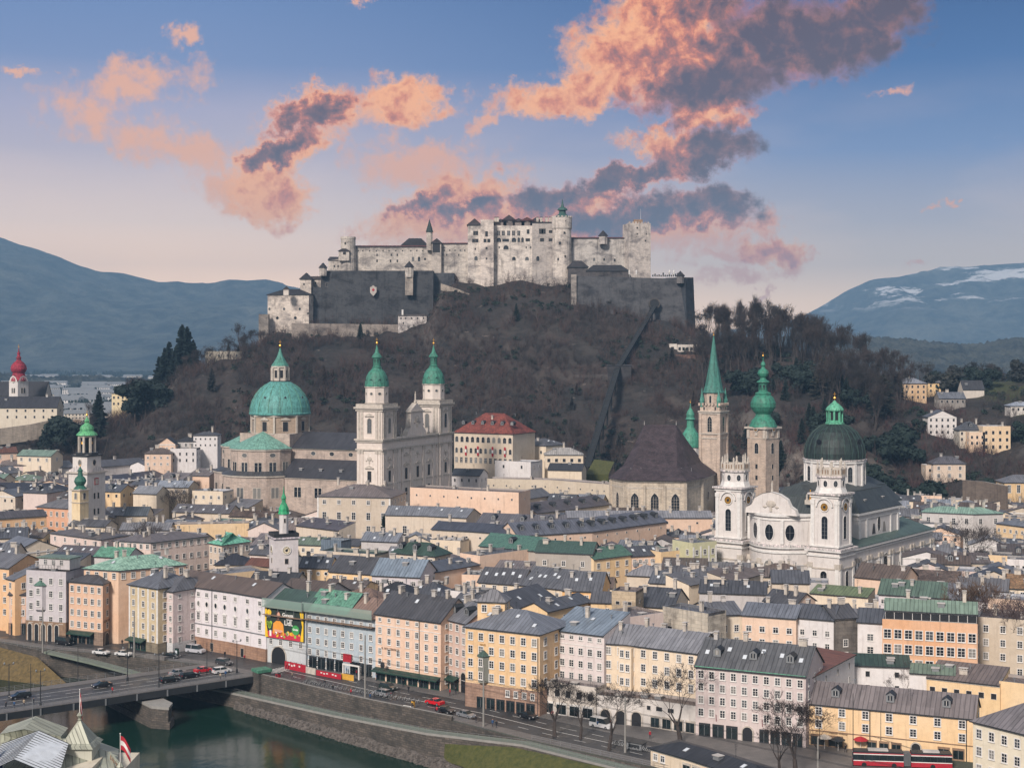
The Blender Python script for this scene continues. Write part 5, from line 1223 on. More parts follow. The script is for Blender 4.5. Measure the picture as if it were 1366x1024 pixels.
 ([(64,624),(98,622)],23,10,'gy','mid','plain slate grey roof directly left of the lantern tower shaft',dict(rh=3.4,rows=0,ch=1)),
 ([(-8,604),(23,603)],30,10,'pe','rust','peach house with rusty red roof in the far western quarter at the picture edge',dict(rh=3.0,rows=1,sp=4,ch=2)),
 ([(23,607),(68,608)],29,10,'cr','pgreen','cream house with greenish glassy roof terrace in the far western quarter',dict(rh=3.0,rows=1,sp=4,ch=3)),
 ([(136,622),(196,618)],24.4,12,'gy',(88,90,98),'grey slate roof behind the white palace wing, just right of the lantern tower',dict(rh=3.2,rows=0,ch=1)),
 ([(140,634),(238,628)],20,8,'wh','light','long whitish metal roof strip above the dark roof of the white palace wing',dict(rt='shed',rh=2.0,rows=0,ch=2,sk=4)),
 ([(196,622),(262,616)],24,12,'wh',(112,112,118),'broad grey courtyard roof between white palace wing and the hillside houses',dict(rh=2.6,rows=0,ch=2)),
 ([(193,604),(228,604)],30.8,9,'pe','brown','small peach house with brown hipped roof at the foot of the castle hill',dict(rt='hip',rh=2.6,rows=2,first=2.2,cols=[4],w=.7,wh=.9,ch=1)),
 ([(211,592),(234,592)],34.4,8,'pe','black','tiny peach gable house with black roof above the brown hipped house',dict(rt='gablef',rh=3.6,rows=2,first=2,cols=[3],w=.6,wh=.7,ch=0)),
 ([(227,600),(262,600)],31.9,9,'wh','dark','white hillside house left of the cathedral apse',dict(rt='flat',rows=2,cols=[4],kind='dark',w=.7,ch=1)),
 ([(258,580),(290,580)],38.4,9,'wh','dark','white box house standing highest at the foot of the castle hill, left of the cathedral',dict(rt='hip',rh=1.8,rows=2,cols=[5],kind='dark',w=.6,wh=.9,ch=1)),
 ([(236,588),(260,588)],35.5,8,'gy','black','small house with glazed black roof next to the white box house',dict(rt='hip',rh=2.4,rows=1,cols=[3],ch=1)),
]
MM=dict(OW=M_OW,RF=M_RF,CU=M_CU,TI=M_TI)
for pts,h,d,wc,rf,label,kw in T5:
 kw=dict(kw);kw.pop('d',None);kw['rh'] =kw.get('rh',3.0) *.82
 for k in ('wm','rm'):
  if k in kw:kw[k] =MM[kw[k]]
 wc=WC_[wc] if isinstance(wc,str) else wc
 sc_=1.0
 kw.setdefault('corn',kw.get('rows',2) >0)
 house(pts,h,d,wc,rf,label,**kw)
# ------------------------------------------------------------------ church building kit
def cornice(mb,poly,z,pr,h,m):
 c=Vector((sum(p[0] for p in poly) /len(poly),sum(p[1] for p in poly) /len(poly)))
 n=len(poly);out=[]
 for i in range(n):
  a,b,cc=Vector(poly[i-1]),Vector(poly[i]),Vector(poly[(i+1) % n]);e1=(b-a).normalized();e2=(cc-b).normalized();n1=Vector((e1.y,-e1.x));n2=Vector((e2.y,-e2.x));nn=(n1+n2).normalized()
  out.append(tuple(b+nn*pr/max(.5,nn.dot(n1))))
 for i in range(n):
  j=(i+1) % n;mb.face([(*out[i],z),(*out[j],z),(*out[j],z+h),(*out[i],z+h)],m)
  mb.face([(*out[i],z+h),(*out[j],z+h),(*poly[j],z+h),(*poly[i],z+h)],m);mb.face([(*poly[i],z),(*poly[j],z),(*out[j],z),(*out[i],z)],m)
def rect(cx,cy,w,d):return [(cx-w/2,cy-d/2),(cx+w/2,cy-d/2),(cx+w/2,cy+d/2),(cx-w/2,cy+d/2)]
def ngon(cx,cy,r,n,ph=0.0):return [(cx+r*math.cos(ph+2*math.pi*k/n),cy+r*math.sin(ph+2*math.pi*k/n)) for k in range(n)]
def finial(t,x,y,z,s=1.0,name='finial'):
 mb=MB();mb.lathe([(.12*s,0),(.12*s,.8*s),(.5*s,1.1*s),(.62*s,1.5*s),(.5*s,1.9*s),(.1*s,2.2*s),(.1*s,4.2*s)],8,M_GD);mb.box((0,0,3.1*s),(1.3*s,.14*s,.2*s),M_GD)
 return mb.build(name,t,(x,y,z))
def clock(t,x,y,z,r,an,face=None,name='clock_face',par=None):
 mb=MB();N=20
 def ring(r0,r1,yy,m):
  for k in range(N):
   a,b=2*math.pi*k/N,2*math.pi*(k+1) /N
   if r0>0:mb.face([(r1*math.cos(a),yy,r1*math.sin(a)),(r1*math.cos(b),yy,r1*math.sin(b)),(r0*math.cos(b),yy,r0*math.sin(b)),(r0*math.cos(a),yy,r0*math.sin(a))],m)
  if r0<=0:mb.face([(r1*math.cos(2*math.pi*k/N),yy,r1*math.sin(2*math.pi*k/N)) for k in range(N)],m)
 ring(r*.82,r,-.20,M_WH);ring(r,r*1.0,0,M_WH)
 for k in range(N):
  a,b=2*math.pi*k/N,2*math.pi*(k+1) /N;mb.face([(r*math.cos(a),0,r*math.sin(a)),(r*math.cos(b),0,r*math.sin(b)),(r*math.cos(b),-.2,r*math.sin(b)),(r*math.cos(a),-.2,r*math.sin(a))],M_WH)
 ring(0,r*.82,-.16,face or M_GD)
 for k in range(12):
  a=2*math.pi*k/12;c,s=math.cos(a) *r*.68,math.sin(a) *r*.68;d=.07*r;mb.box((c,-.21,s-d),(d*1.6,.04,d*2),M_IR)
 ring(0,r*.3,-.19,M_IR);mb.tube((0,-.24,0),(r*.35,-.24,r*.5),.05*r,.03*r,M_IR,4);mb.tube((0,-.24,0),(-r*.2,-.24,-r*.1),.05*r,.04*r,M_IR,4)
 return mb.build(name,par or t,(x,y,z),an)
def statue(mb,x,y,z,h,m):
 mb.lathe([(.42,0),(.34,h*.12),(.30,h*.5),(.36,h*.72),(.16,h*.82),(.2,h*.9),(.14,h),(0,h*1.02)],7,m,(x,y,z))
GREEN1,GREEN2,GREENB=lin(92,160,152),lin(78,142,126),lin(64,134,112)

# ------------------------------------------------------------------ cathedral
cat=thing('cathedral','great stone cathedral with turquoise dome and two pale marble towers capped in green','cathedral',(-39.6,620,0),R(-25))
FOOT.append([(-39.6+.906*x+.423*y,620-.423*x+.906*y) for x,y in ((3,-32),(3,32),(-104,32),(-104,-32))])
MARB=lin(226,212,200);CST=lin(194,178,166)
for ty,nm in ((-24.7,'tower'),(24.7,'tower')):
 mb=MB();P=rect(-6,ty,11.9,11.9)
 mb.prism(P,0,56.3,M_PL,top=True)
 for z,pr,h in ((24.5,.3,.5),(38.6,.5,.6),(41.9,.5,.5),(42.6,.9,.7),(54.6,.5,.5),(55.5,1.0,.8)):cornice(mb,P,z,pr,h,M_CR)
 for a in range(4):                    # corner pilasters, both storeys
  cs,sn=math.cos(a*math.pi/2),math.sin(a*math.pi/2)
  for o_ in (-4.9,-3.4,3.4,4.9):
   x,y=-6+cs*o_-sn*-6.1,ty+sn*o_+cs*-6.1
   for z0,z1 in ((1,38.6),(43.3,54.6)):mb.box((x,y,z0),(1.0,.35,z1-z0),M_CR if z0>40 else M_PL,a*math.pi/2)
   mb.box((x,y,37.2),(1.3,.5,1.3),M_CR,a*math.pi/2)
 for a in range(4):                    # balustrade
  cs,sn=math.cos(a*math.pi/2),math.sin(a*math.pi/2);mb.box((-6-sn*-6.1,ty+cs*-6.1,56.3),(12.6,.3,1.2),M_CR,a*math.pi/2)
 tw=mb.build(nm,cat,color=MARB)
 for a,an in ((0,0),(1,math.pi/2),(3,-math.pi/2)):
  nx,ny=math.sin(an),-math.cos(an);X,Y_=-6+nx*5.97,ty+ny*5.97
  add_win(tw,'arch',1.9,6.0,(X,Y_,48.6),an,M_CR);
  put(tmesh('window_pediment',lambda m:(m.box((0,-.25,0),(4.2,.5,.3),M_CR),m.face([(-2.1,-.45,.3),(2.1,-.45,.3),(0,-.45,1.4)],M_CR),m.face([(-2.1,-.45,.3),(0,-.45,1.4),(0,0,1.4),(-2.1,0,.3)][::-1],M_CR),m.face([(2.1,-.45,.3),(2.1,0,.3),(0,0,1.4),(0,-.45,1.4)],M_CR))),'pediment',tw,(X,Y_,52.4),an)
  add_win(tw,'dark',1.8,4.4,(X,Y_,28.0),an,M_CR);put(tmesh('window_pediment',None),'pediment',tw,(X,Y_,31.2),an)
  add_win(tw,'dark',1.8,4.4,(X,Y_,17.0),an,M_CR)
  put(tmesh('festoon',lambda m:[m.lathe([(0,-.9),(.9,-.6),(1.2,0),(.8,.7),(0,.9)],8,M_CR,(0,-.1,0),0,1,.3),m.box((0,-.1,-2),(.5,.3,1.4),M_CR),m.lathe([(0,-.4),(.5,0),(0,.4)],6,M_CR,(1.4,-.1,-.8),0,1,.4),m.lathe([(0,-.4),(.5,0),(0,.4)],6,M_CR,(-1.4,-.1,-.8),0,1,.4)]),'festoon',tw,(X,Y_,35.2),an)
 mb=MB();P8=ngon(-6,ty,4.75,8,math.pi/8);mb.prism(P8,57.4,64.6,M_PL);cornice(mb,P8,64.1,.3,.5,M_CR);cornice(mb,P8,57.6,.2,.4,M_CR)
 dr=mb.build('drum',cat,color=MARB)
 for k in range(8):
  an=k*math.pi/4;add_win(dr,'oval',1.2,1.0,(-6+math.sin(an) *4.4,ty-math.cos(an) *4.4,61.6),an,M_CR)
 mb=MB();mb.lathe([(5.0,64.6),(5.0,65.0),(4.8,66.6),(4.3,68.6),(3.4,70.4),(2.2,71.6),(1.9,72.2),(2.2,72.4),(1.6,72.6),(1.5,76.0),(2.1,76.3),(2.1,76.7),(1.7,77.3),(.9,78.4),(.35,80.6),(.12,81.6)],16,M_CU,(-6,ty,0))
 dm_=mb.build('cupola',cat,color=GREENB,smooth=True)
 for k in range(8):an=k*math.pi/4;add_win(dm_,'dark',.55,2.2,(-6+math.sin(an) *1.48,ty-math.cos(an) *1.48,74.4),an,M_GS);add_win(dm_,'oval',.7,.9,(-6+math.sin(an) *4.6,ty-math.cos(an) *4.6,67.0),an,M_GS)
 finial(cat,-6,ty,81.2,.8)
# middle of the front
mb=MB();P=rect(-5,0,9,37.4);mb.prism(P,0,42.6,M_PL)
for z,pr,h in ((24.5,.3,.5),(38.6,.5,.6),(41.9,.5,.5),(42.6,.9,.7)):cornice(mb,P,z,pr,h,M_CR)
for y in (-17.5,-13.5,-6.2,-4.8,4.8,6.2,13.5,17.5):mb.box((-.35,y,1),(.4,1.0,37.6),M_PL);mb.box((-.3,y,37.2),(.55,1.3,1.3),M_CR)
G_=[(-8.5,43.3),(8.5,43.3),(7.8,45.2),(5.6,46.8),(5.2,53.0),(5.8,53.6),(0,57.0),(-5.8,53.6),(-5.2,53.0),(-5.6,46.8),(-7.8,45.2)]
mb.face([(-.8,y,z) for y,z in G_],M_PL);mb.face([(-3.2,y,z) for y,z in G_[::-1]],M_PL)
for i in range(len(G_)):
 a,b=G_[i],G_[(i+1) % len(G_)];mb.face([(-3.2,*a),(-3.2,*b),(-.8,*b),(-.8,*a)],M_CR)
mb.box((-1.6,0,53.2),(2.6,12,.5),M_CR)
ct=mb.build('front',cat,color=MARB)
for y in (-10,0,10):add_win(ct,'dark',2.0,4.6,(-.48,y,28.0),math.pi/2,M_CR);put(tmesh('window_pediment',None),'pediment',ct,(-.48,y,31.4),math.pi/2);add_win(ct,'arch',3.2,8,(-.48,y,6),math.pi/2,M_CR)
for y in (-10,10):add_win(ct,'dark',1.8,3.0,(-.48,y,20.5),math.pi/2,M_CR);put(tmesh('window_pediment',None),'pediment',ct,(-.48,y,35.4),math.pi/2)
put(tmesh('festoon',None),'coat_of_arms',ct,(-.6,0,36),math.pi/2);o=put(tmesh('festoon',None),'coat_of_arms',ct,(-.7,0,50.2),math.pi/2);o.scale=(1.6,1,1.7)
for y,z in ((0,57),(-6.4,47.2),(6.4,47.2),(-12,43.3),(12,43.3)):
 mb=MB();mb.box((0,0,0),(.9,.9,.8),M_CR);statue(mb,0,0,.8,4.0 if y==0 else 3.0,M_CR);mb.build('statue',ct,(-1.6,y,z))
# nave, aisles
mb=MB();mb.prism(rect(-40,0,64,20),0,37.3,M_ST,top=False);cornice(mb,rect(-40,0,64,20),36.5,.4,.7,M_CR)
mb.prism(rect(-33,0,46,40),0,25.3,M_ST,top=False);cornice(mb,rect(-33,0,46,40),24.7,.4,.5,M_CR)
nv=mb.build('nave_wall',cat,color=CST)
for k in range(4):add_win(nv,'oval',2.2,1.7,(-18-k*9.4,-10.02,34.9),0,M_CR)
for k in range(4):add_win(nv,'twin',3.4,4.2,(-17-k*10.2,-20.02,19.0),0,M_CR);add_win(nv,'arch',3.0,3.6,(-17-k*10.2,-20.02,8.2),0,M_CR)
mb=MB()
for s in (-1,1):
 e=[(-10,s*10.8,37.2),(-72,s*10.8,37.2),(-72,0,43.6),(-10,0,43.6)];mb.face(e if s>0 else e[::-1],M_RF)
 e=[(-10,s*20.8,25.2),(-56,s*20.8,25.2),(-56,s*10,32.5),(-10,s*10,32.5)];mb.face(e if s>0 else e[::-1],M_RF)
 mb.face([(-10,s*10.8,37.2),(-72,s*10.8,37.2),(-72,s*10.8,36.9),(-10,s*10.8,36.9)],M_CU)
rf=mb.build('nave_roof',cat,color=lin(72,72,78))
for k in range(4):put(tmesh('roof_hatch',_hatch),'roof_hatch',rf,(-18-k*10,-16.5,28.3))
# three apses
def conch(cx,cy,a0,nm,roofc):
 mb=MB();N=7
 def arc(r,k):a=a0+math.pi*k/N;return (cx+r*math.cos(a),cy+r*math.sin(a))
 for r,z0,z1 in ((14.2,24,37.0),(17.5,0,26.0)):
  for k in range(N):mb.face([(*arc(r,k),z0),(*arc(r,k+1),z0),(*arc(r,k+1),z1),(*arc(r,k),z1)],M_ST)
  for k in range(N):
   for pz,hh,pr in ((z1-.7,.7,.5),):mb.face([(*arc(r+pr,k),pz),(*arc(r+pr,k+1),pz),(*arc(r+pr,k+1),pz+hh),(*arc(r+pr,k),pz+hh)],M_CR);mb.face([(*arc(r,k),pz),(*arc(r,k+1),pz),(*arc(r+pr,k+1),pz),(*arc(r+pr,k),pz)],M_CR)
 w=mb.build(nm,cat,color=CST)
 for k in range(N):
  a=a0+math.pi*(k+.5) /N;cr=math.cos(math.pi/N/2)
  x,y=cx+14.2*cr*math.cos(a),cy+14.2*cr*math.sin(a)
  if k % 2==0 or True:
   add_win(w,'twin',3.0,3.8,(x,y,29.4),a+math.pi/2,M_CR)
   if k % 2:add_win(w,'oval',2.6,1.7,(x,y,34.4),a+math.pi/2,M_CR)
  x,y=cx+17.5*cr*math.cos(a),cy+17.5*cr*math.sin(a);add_win(w,'twin',3.2,4.4,(x,y,18.6),a+math.pi/2,M_CR)
 mb=MB()
 for k in range(N):
  mb.face([(*arc(14.9,k),37.0),(*arc(14.9,k+1),37.0),(cx,cy,44.0)],M_CU,[(k*5,0),(k*5+5,0),(k*5+2.5,15)])
 mb.build(nm+'_roof',cat,color=roofc)
 mb=MB()
 for k in range(N):mb.face([(*arc(18.2,k),26.0),(*arc(18.2,k+1),26.0),(*arc(14.2,k+1),27.6),(*arc(14.2,k),27.6)],M_RF)
 mb.build(nm+'_ledge',cat,color=lin(80,82,86))
conch(-70,-13,math.pi,'apse',lin(118,168,152));conch(-84,0,math.pi/2,'apse',lin(118,168,152));conch(-70,13,0,'apse',lin(110,170,150))
mb=MB();mb.prism(rect(-70,0,26,24),0,43,M_ST,top=False);mb.face([(-83,-12,40),(-57,-12,40),(-63,-6,45),(-77,-6,45)],M_RF)
mb.build('crossing',cat,color=CST)
mb=MB();P8=ngon(-70,0,12.9,8,math.pi/8);mb.prism(P8,40,51.1,M_ST);cornice(mb,P8,50.2,.5,.9,M_CR);cornice(mb,P8,42.6,.3,.5,M_CR)
for k in range(8):a=math.pi/8+k*math.pi/4;mb.box((-70+12.85*math.cos(a),12.85*math.sin(a),43),(.8,.8,7.4),M_CR,a)
dr=mb.build('dome_drum',cat,color=lin(186,166,146))
for k in range(8):an=k*math.pi/4;add_win(dr,'arch' if 0 else 'dark',2.3,4.2,(-70+math.sin(an) *11.94,-math.cos(an) *11.94,46.0),an,M_WH);put(tmesh('window_pediment',None),'pediment',dr,(-70+math.sin(an) *11.94,-math.cos(an) *11.94,48.8),an)
mb=MB();mb.lathe([(13.6,51.0),(13.7,51.6),(13.3,52.0),(13.1,54.2),(12.3,57.0),(10.9,59.6),(8.9,62.2),(6.3,64.3),(4.4,65.4)],32,M_CU,(-70,0,0),math.pi/32)
dome=mb.build('dome',cat,color=GREEN1,smooth=True)
mb=MB()
for k in range(16):
 a=k*math.pi/8+math.pi/16
 pr=[(13.35,52.1),(13.15,54.2),(12.35,57.0),(10.95,59.6),(8.95,62.2),(6.35,64.3)]
 for q,w_ in zip(pr,pr[1:]):mb.tube((-70+q[0] *math.cos(a),q[0] *math.sin(a),q[1]),(-70+w_[0] *math.cos(a),w_[0] *math.sin(a),w_[1]),.16,.16,M_CU,4)
mb.build('dome_ribs',dome,color=lin(96,150,128))
for k in range(8):an=k*math.pi/4;add_win(dome,'dark',.7,.8,(-70+math.sin(an) *11.6,-math.cos(an) *11.6,58.6),an,M_GY,'hatch')
mb=MB();P8=ngon(-70,0,3.5,8,math.pi/8);mb.prism(P8,65.2,72.2,M_PL);cornice(mb,P8,71.6,.5,.7,M_CR);cornice(mb,P8,65.3,.9,.5,M_IR)
for k in range(8):a=math.pi/8+k*math.pi/4;mb.box((-70+3.7*math.cos(a),3.7*math.sin(a),65.8),(.9,.7,5.8),M_CR,a)
ln_=mb.build('lantern',cat,color=lin(196,184,170))
for k in range(8):an=k*math.pi/4;add_win(ln_,'dark',1.3,3.4,(-70+math.sin(an) *3.24,-math.cos(an) *3.24,68.8),an,M_CR)
mb=MB();mb.lathe([(4.0,72.3),(3.9,72.6),(2.6,74.4),(1.4,76.6),(.6,79.0),(.15,80.4)],8,M_CU,(-70,0,0),math.pi/8);mb.build('lantern_roof',cat,color=GREEN2);finial(cat,-70,0,80.0,.9)

# ------------------------------------------------------------------ collegiate church
kol=thing('collegiate_church','white baroque church with black green dome, two clock towers and crowds of roof statues','church',(85.2,462,0),R(-38))
FOOT.append([(84.4+.788*x+.616*y,462-.616*x+.788*y) for x,y in ((-24,-7),(24,-7),(24,78),(-24,78))])
WHT=lin(216,210,206)
mb=MB();P=rect(0,37,40,72);mb.prism(P,0,17.6,M_PL,top=False);cornice(mb,P,12.6,.25,.4,M_CR);cornice(mb,P,16.0,.4,.5,M_WH);cornice(mb,P,17.0,.9,.7,M_WH)
for k in range(9):
 y=3+k*8.5
 for o_ in (0,2.2):mb.box((20.15,y+o_,.5),(.4,1.2,13.6),M_WH);mb.box((20.2,y+o_,12.9),(.6,1.5,1.4),M_CR)
lw=mb.build('lower_wall',kol,color=WHT)
for y in (12,34,56):add_win(lw,'arch',3.6,9.0,(20.02,y,9.0),math.pi/2,M_WH)
for y in (22,45,67):add_win(lw,'dark',1.6,3.0,(20.02,y,8.0),math.pi/2,M_WH)
mb=MB()
for s in (-1,1):
 for y0,y1,xi in ((8,21,9),(53,73,9),(21,53,16.2)):
  e=[(s*21,y0,17.7),(s*21,y1,17.7),(s*xi,y1,17.7+(21-xi) *.28),(s*xi,y0,17.7+(21-xi) *.28)];mb.face(e if s>0 else e[::-1],M_RF)
 e=[(s*21,1,17.75),(s*21,73,17.75),(s*20.9,73,18.1),(s*20.9,1,18.1)];mb.face(e if s>0 else e[::-1],M_CU)
mb.build('aisle_roof',kol,color=lin(92,112,104))
mb=MB();P=rect(0,37,18,66);mb.prism(P,16,27.4,M_PL,top=False);cornice(mb,P,26.6,.7,.7,M_WH)
P2=rect(0,37,32.4,32);mb.prism(P2,16,27.4,M_PL,top=False);cornice(mb,P2,24.9,.25,.35,M_WH);cornice(mb,P2,26.5,.8,.8,M_WH)
for y in (21.8,27.5,46.5,52.2):mb.box((16.3,y,18),(.4,1.3,7),M_WH)
up=mb.build('upper_wall',kol,color=WHT)
add_win(up,'oval',2.6,5.0,(16.22,37,22.4),math.pi/2,M_WH)
for s in (-1,1):mb=MB();mb.face([(0,-s*1.9,-1.6),(0,-s*0.9,1.7),(0,s*.1,1.7),(0,s*.9,-1.6)] if s>0 else [(0,.9*-1,-1.6),(0,1.9,-1.6),(0,.9,1.7),(0,-.1,1.7)],M_GL);mb.build('window',up,(16.3,37-s*3.6,21.2))
for y in (12,62):add_win(up,'round',2.0,2.0,(9.02,y,24),math.pi/2,M_WH)
mb=MB()
def mansard(P,z,r1,z1,r2,z2):
 def sc(q,k):return [(min(max(x,min(p[0] for p in P) +k),max(p[0] for p in P) -k),min(max(y,min(p[1] for p in P) +k),max(p[1] for p in P) -k)) for x,y in q]
 L0,L1,L2=sc(P,-.7),sc(P,r1),sc(P,r2);k=len(P)
 for i in range(k):
  j=(i+1) % k;mb.face([(*L0[i],z),(*L0[j],z),(*L1[j],z1),(*L1[i],z1)],M_RF);mb.face([(*L1[i],z1),(*L1[j],z1),(*L2[j],z2),(*L2[i],z2)],M_RF)
  A,B=L1[i],L1[j];mb.tube((*A,z1),(*B,z1),.22,.22,M_CU,4)
 mb.face([(*q,z2) for q in L2],M_RF)
def exp_(P,k):
 xs=[p[0] for p in P];ys=[p[1] for p in P];return [(min(xs) -k,min(ys) -k),(max(xs) +k,min(ys) -k),(max(xs) +k,max(ys) +k),(min(xs) -k,max(ys) +k)]
def mans(P,z,k1,z1,k2,z2):
 A,B,C_=exp_(P,.8),exp_(P,-k1),exp_(P,-k2)
 for i in range(4):
  j=(i+1) % 4;mb.face([(*A[i],z),(*A[j],z),(*B[j],z1),(*B[i],z1)],M_RF);mb.face([(*B[i],z1),(*B[j],z1),(*C_[j],z2),(*C_[i],z2)],M_RF);mb.tube((*B[i],z1),(*B[j],z1),.22,.22,M_CU,4);mb.face([(*A[i],z-.3),(*A[j],z-.3),(*A[j],z),(*A[i],z)],M_CU)
 mb.face([(*q,z2) for q in C_],M_RF)
mans(rect(0,37,18,66),27.4,3.6,33.0,8.6,36.2);mans(rect(0,37,32.4,32),27.5,4.2,33.6,12,37.0)
ur=mb.build('upper_roof',kol,color=lin(74,80,80))
for y in (30,44):put(tmesh('roof_hatch',_hatch),'dormer',ur,(14.0,y,30.2))
# convex front between the towers
mb=MB();N=12
def fr_(k,dy=0.0):a=-1+2*k/N;return (a*12,-8.6*(1-a*a) -dy+0.5)
for k in range(N):
 a,b=fr_(k),fr_(k+1);mb.face([(*a,0),(*b,0),(*b,28.2),(*a,28.2)],M_PL)
 for z,pr,h,m in ((12.6,.25,.4,M_CR),(16.4,.4,.5,M_WH),(18.0,.9,.5,M_WH),(18.5,1.0,.5,M_CU),(26.6,.3,.3,M_WH),(27.8,.8,.7,M_WH)):
  c,d=fr_(k,pr),fr_(k+1,pr);mb.face([(*c,z),(*d,z),(*d,z+h),(*c,z+h)],m);mb.face([(*c,z+h),(*d,z+h),(*b,z+h+.2),(*a,z+h+.2)],m);mb.face([(*a,z),(*b,z),(*d,z),(*c,z)],m)
mb.face([(*fr_(k),28.2) for k in range(N+1)] +[(12,2,28.2),(-12,2,28.2)],M_RF)
for k in (0.6,4,8,11.4):q=fr_(k);mb.box((q[0],q[1] -.15,.5),(1.2,.5,13.5),M_WH);mb.box((q[0],q[1] -.2,12.8),(1.6,.7,1.6),M_CR);mb.box((q[0],q[1] -.15,19.4),(1.1,.4,7.2),M_WH)
PD=[(-9.0,28.4),(9.0,28.4),(8.5,30.2),(6.8,31.2),(5.6,33.4),(3.0,34.8),(0,35.4),(-3.0,34.8),(-5.6,33.4),(-6.8,31.2),(-8.8,30.2)]
for y_,rev in ((-7.0,False),(-5.6,True)):mb.face([(x,y_,z) for x,z in (PD if not rev else PD[::-1])],M_PL)
for i in range(len(PD)):a,b=PD[i],PD[(i+1) % len(PD)];mb.face([(a[0],-5.6,a[1]),(b[0],-5.6,b[1]),(b[0],-7.3,b[1]),(a[0],-7.3,a[1])][::-1],M_WH)
fr=mb.build('front',kol,color=WHT)
for k in (3,9) :q=fr_(k);an=math.atan2(fr_(k+.5)[1] -fr_(k-.5)[1],fr_(k+.5)[0] -fr_(k-.5)[0]);add_win(fr,'oval',2.9,5.0,(q[0],q[1] -.05,22.9),an,M_WH);add_win(fr,'arch',3.0,8.0,(q[0],q[1] -.05,8.4),an,M_WH)
q=fr_(6);add_win(fr,'oval',2.9,5.0,(q[0],q[1] -.06,22.9),0,M_WH);add_win(fr,'arch',3.6,9.6,(q[0],q[1] -.06,9.4),0,M_WH)
put(tmesh('festoon',None),'coat_of_arms',fr,(0,-7.1,31.6)).scale=(1.5,1,1.2)
mb=MB();statue(mb,0,0,0,3.4,M_CR);mb.build('statue',fr,(0,-6.3,35.3))
for sx in (-16.6,17):
 mb=MB();P=rect(sx,0,9,9);mb.prism(P,0,35.6,M_PL)
 P_=rect(sx,0,10.4,10.4);mb.prism(P_,0,18.4,M_PL,top=False)
 cornice(mb,P_,12.6,.25,.4,M_CR);cornice(mb,P_,16.4,.4,.5,M_WH);cornice(mb,P_,18.0,.9,.5,M_WH);cornice(mb,P_,18.5,1.0,.5,M_CU);cornice(mb,P,19.3,.4,.5,M_WH)
 cornice(mb,P,34.4,.35,.4,M_WH);cornice(mb,P,35.2,.9,.5,M_CU)
 for a in range(4):
  cs,sn=math.cos(a*math.pi/2),math.sin(a*math.pi/2)
  for o_ in (-3.9,3.9):
   mb.box((sx+cs*o_+sn*4.6,sn*o_-cs*4.6,19.8),(1.0,.35,13.6),M_WH,a*math.pi/2);mb.box((sx+cs*o_+sn*4.65,sn*o_-cs*4.65,32.4),(1.3,.5,1.2),M_WH,a*math.pi/2)
   mb.box((sx+cs*o_*1.15+sn*5.3,sn*o_*1.15-cs*5.3,.5),(1.2,.35,13),M_WH,a*math.pi/2);mb.box((sx+cs*o_*1.15+sn*5.3,sn*o_*1.15-cs*5.3,12.9),(1.6,.6,1.5),M_CR,a*math.pi/2)
  # raised curved cornice over each clock
  for k in range(8):
   t0,t1=math.pi*k/8,math.pi*(k+1) /8
   def q_(tt,r,dy):xx,zz=r*math.cos(tt),31.6+r*math.sin(tt) *1.0;return (sx+cs*xx+sn*dy,sn*xx-cs*dy,zz)
   mb.face([q_(t0,2.9,5.0),q_(t0,2.4,5.0),q_(t1,2.4,5.0),q_(t1,2.9,5.0)],M_WH);mb.face([q_(t0,2.9,4.4),q_(t0,2.9,5.0),q_(t1,2.9,5.0),q_(t1,2.9,4.4)],M_CU)
 tw=mb.build('tower',kol,color=WHT)
 for an in (0,math.pi/2,-math.pi/2):
  nx,ny=math.sin(an),-math.cos(an)
  add_win(tw,'arch',2.0,7.0,(sx+nx*4.52,ny*4.52,25.2),an,M_WH);clock(kol,sx+nx*4.62,ny*4.62,31.5,1.5,an,par=tw);add_win(tw,'arch',2.1,6.4,(sx+nx*5.22,ny*5.22,8.8),an,M_WH)
 mb=MB();P8=ngon(sx,0,4.3,8,math.pi/8);mb.prism(P8,35.7,41.2,M_PL);cornice(mb,P8,40.5,.5,.5,M_CU);cornice(mb,P8,41.0,.3,.4,M_CR)
 mb.lathe([(4.9,35.7),(4.6,36.6),(4.3,37.4)],8,M_WH,(sx,0,0),math.pi/8,cap=False)
 bf=mb.build('belfry',kol,color=WHT)
 for k in range(8):an=k*math.pi/4;add_win(bf,'oval',1.3,2.0,(sx+math.sin(an) *3.98,-math.cos(an) *3.98,38.6),an,M_WH)
 mb=MB()
 for k in range(8):
  an=k*math.pi/4;mb.box((sx+math.sin(an) *3.9,-math.cos(an) *3.9,41.4),(3.2,.35,1.7),M_CR,an)
  for s in (-.9,0,.9):mb.box((sx+math.sin(an) *4.05+math.cos(an) *s,-math.cos(an) *4.05+math.sin(an) *s,41.6),(.3,.25,1.3),M_BR,an)
 mb.build('balustrade',kol,color=WHT)
 for k in range(8):a=k*math.pi/4+math.pi/8;mb=MB();mb.box((0,0,0),(.8,.8,2.0),M_CR);statue(mb,0,0,2.0,1.8+(k % 2) *.9,M_CR);mb.build('statue',kol,(sx+4.1*math.cos(a),4.1*math.sin(a),41.4))
mb=MB();mb.box((0,0,0),(3.4,1.2,1.4),M_CR);statue(mb,0,0,1.4,3.2,M_GD);statue(mb,-1.2,0,1.4,1.8,M_CR);statue(mb,1.2,0,1.4,1.8,M_CR);mb.build('statue_group',kol,(8.0,4,31.0))
mb=MB();P=ngon(0,38,9.9,16);mb.prism(P,28,43.0,M_PL);cornice(mb,P,42.0,.5,.7,M_WH);cornice(mb,P,34.2,.3,.4,M_WH);cornice(mb,P,42.8,.7,.4,M_CU)
for k in range(16):a=k*math.pi/8;mb.box((9.85*math.cos(a),38+9.85*math.sin(a),34.6),(.7,.9,7.4),M_WH,a)
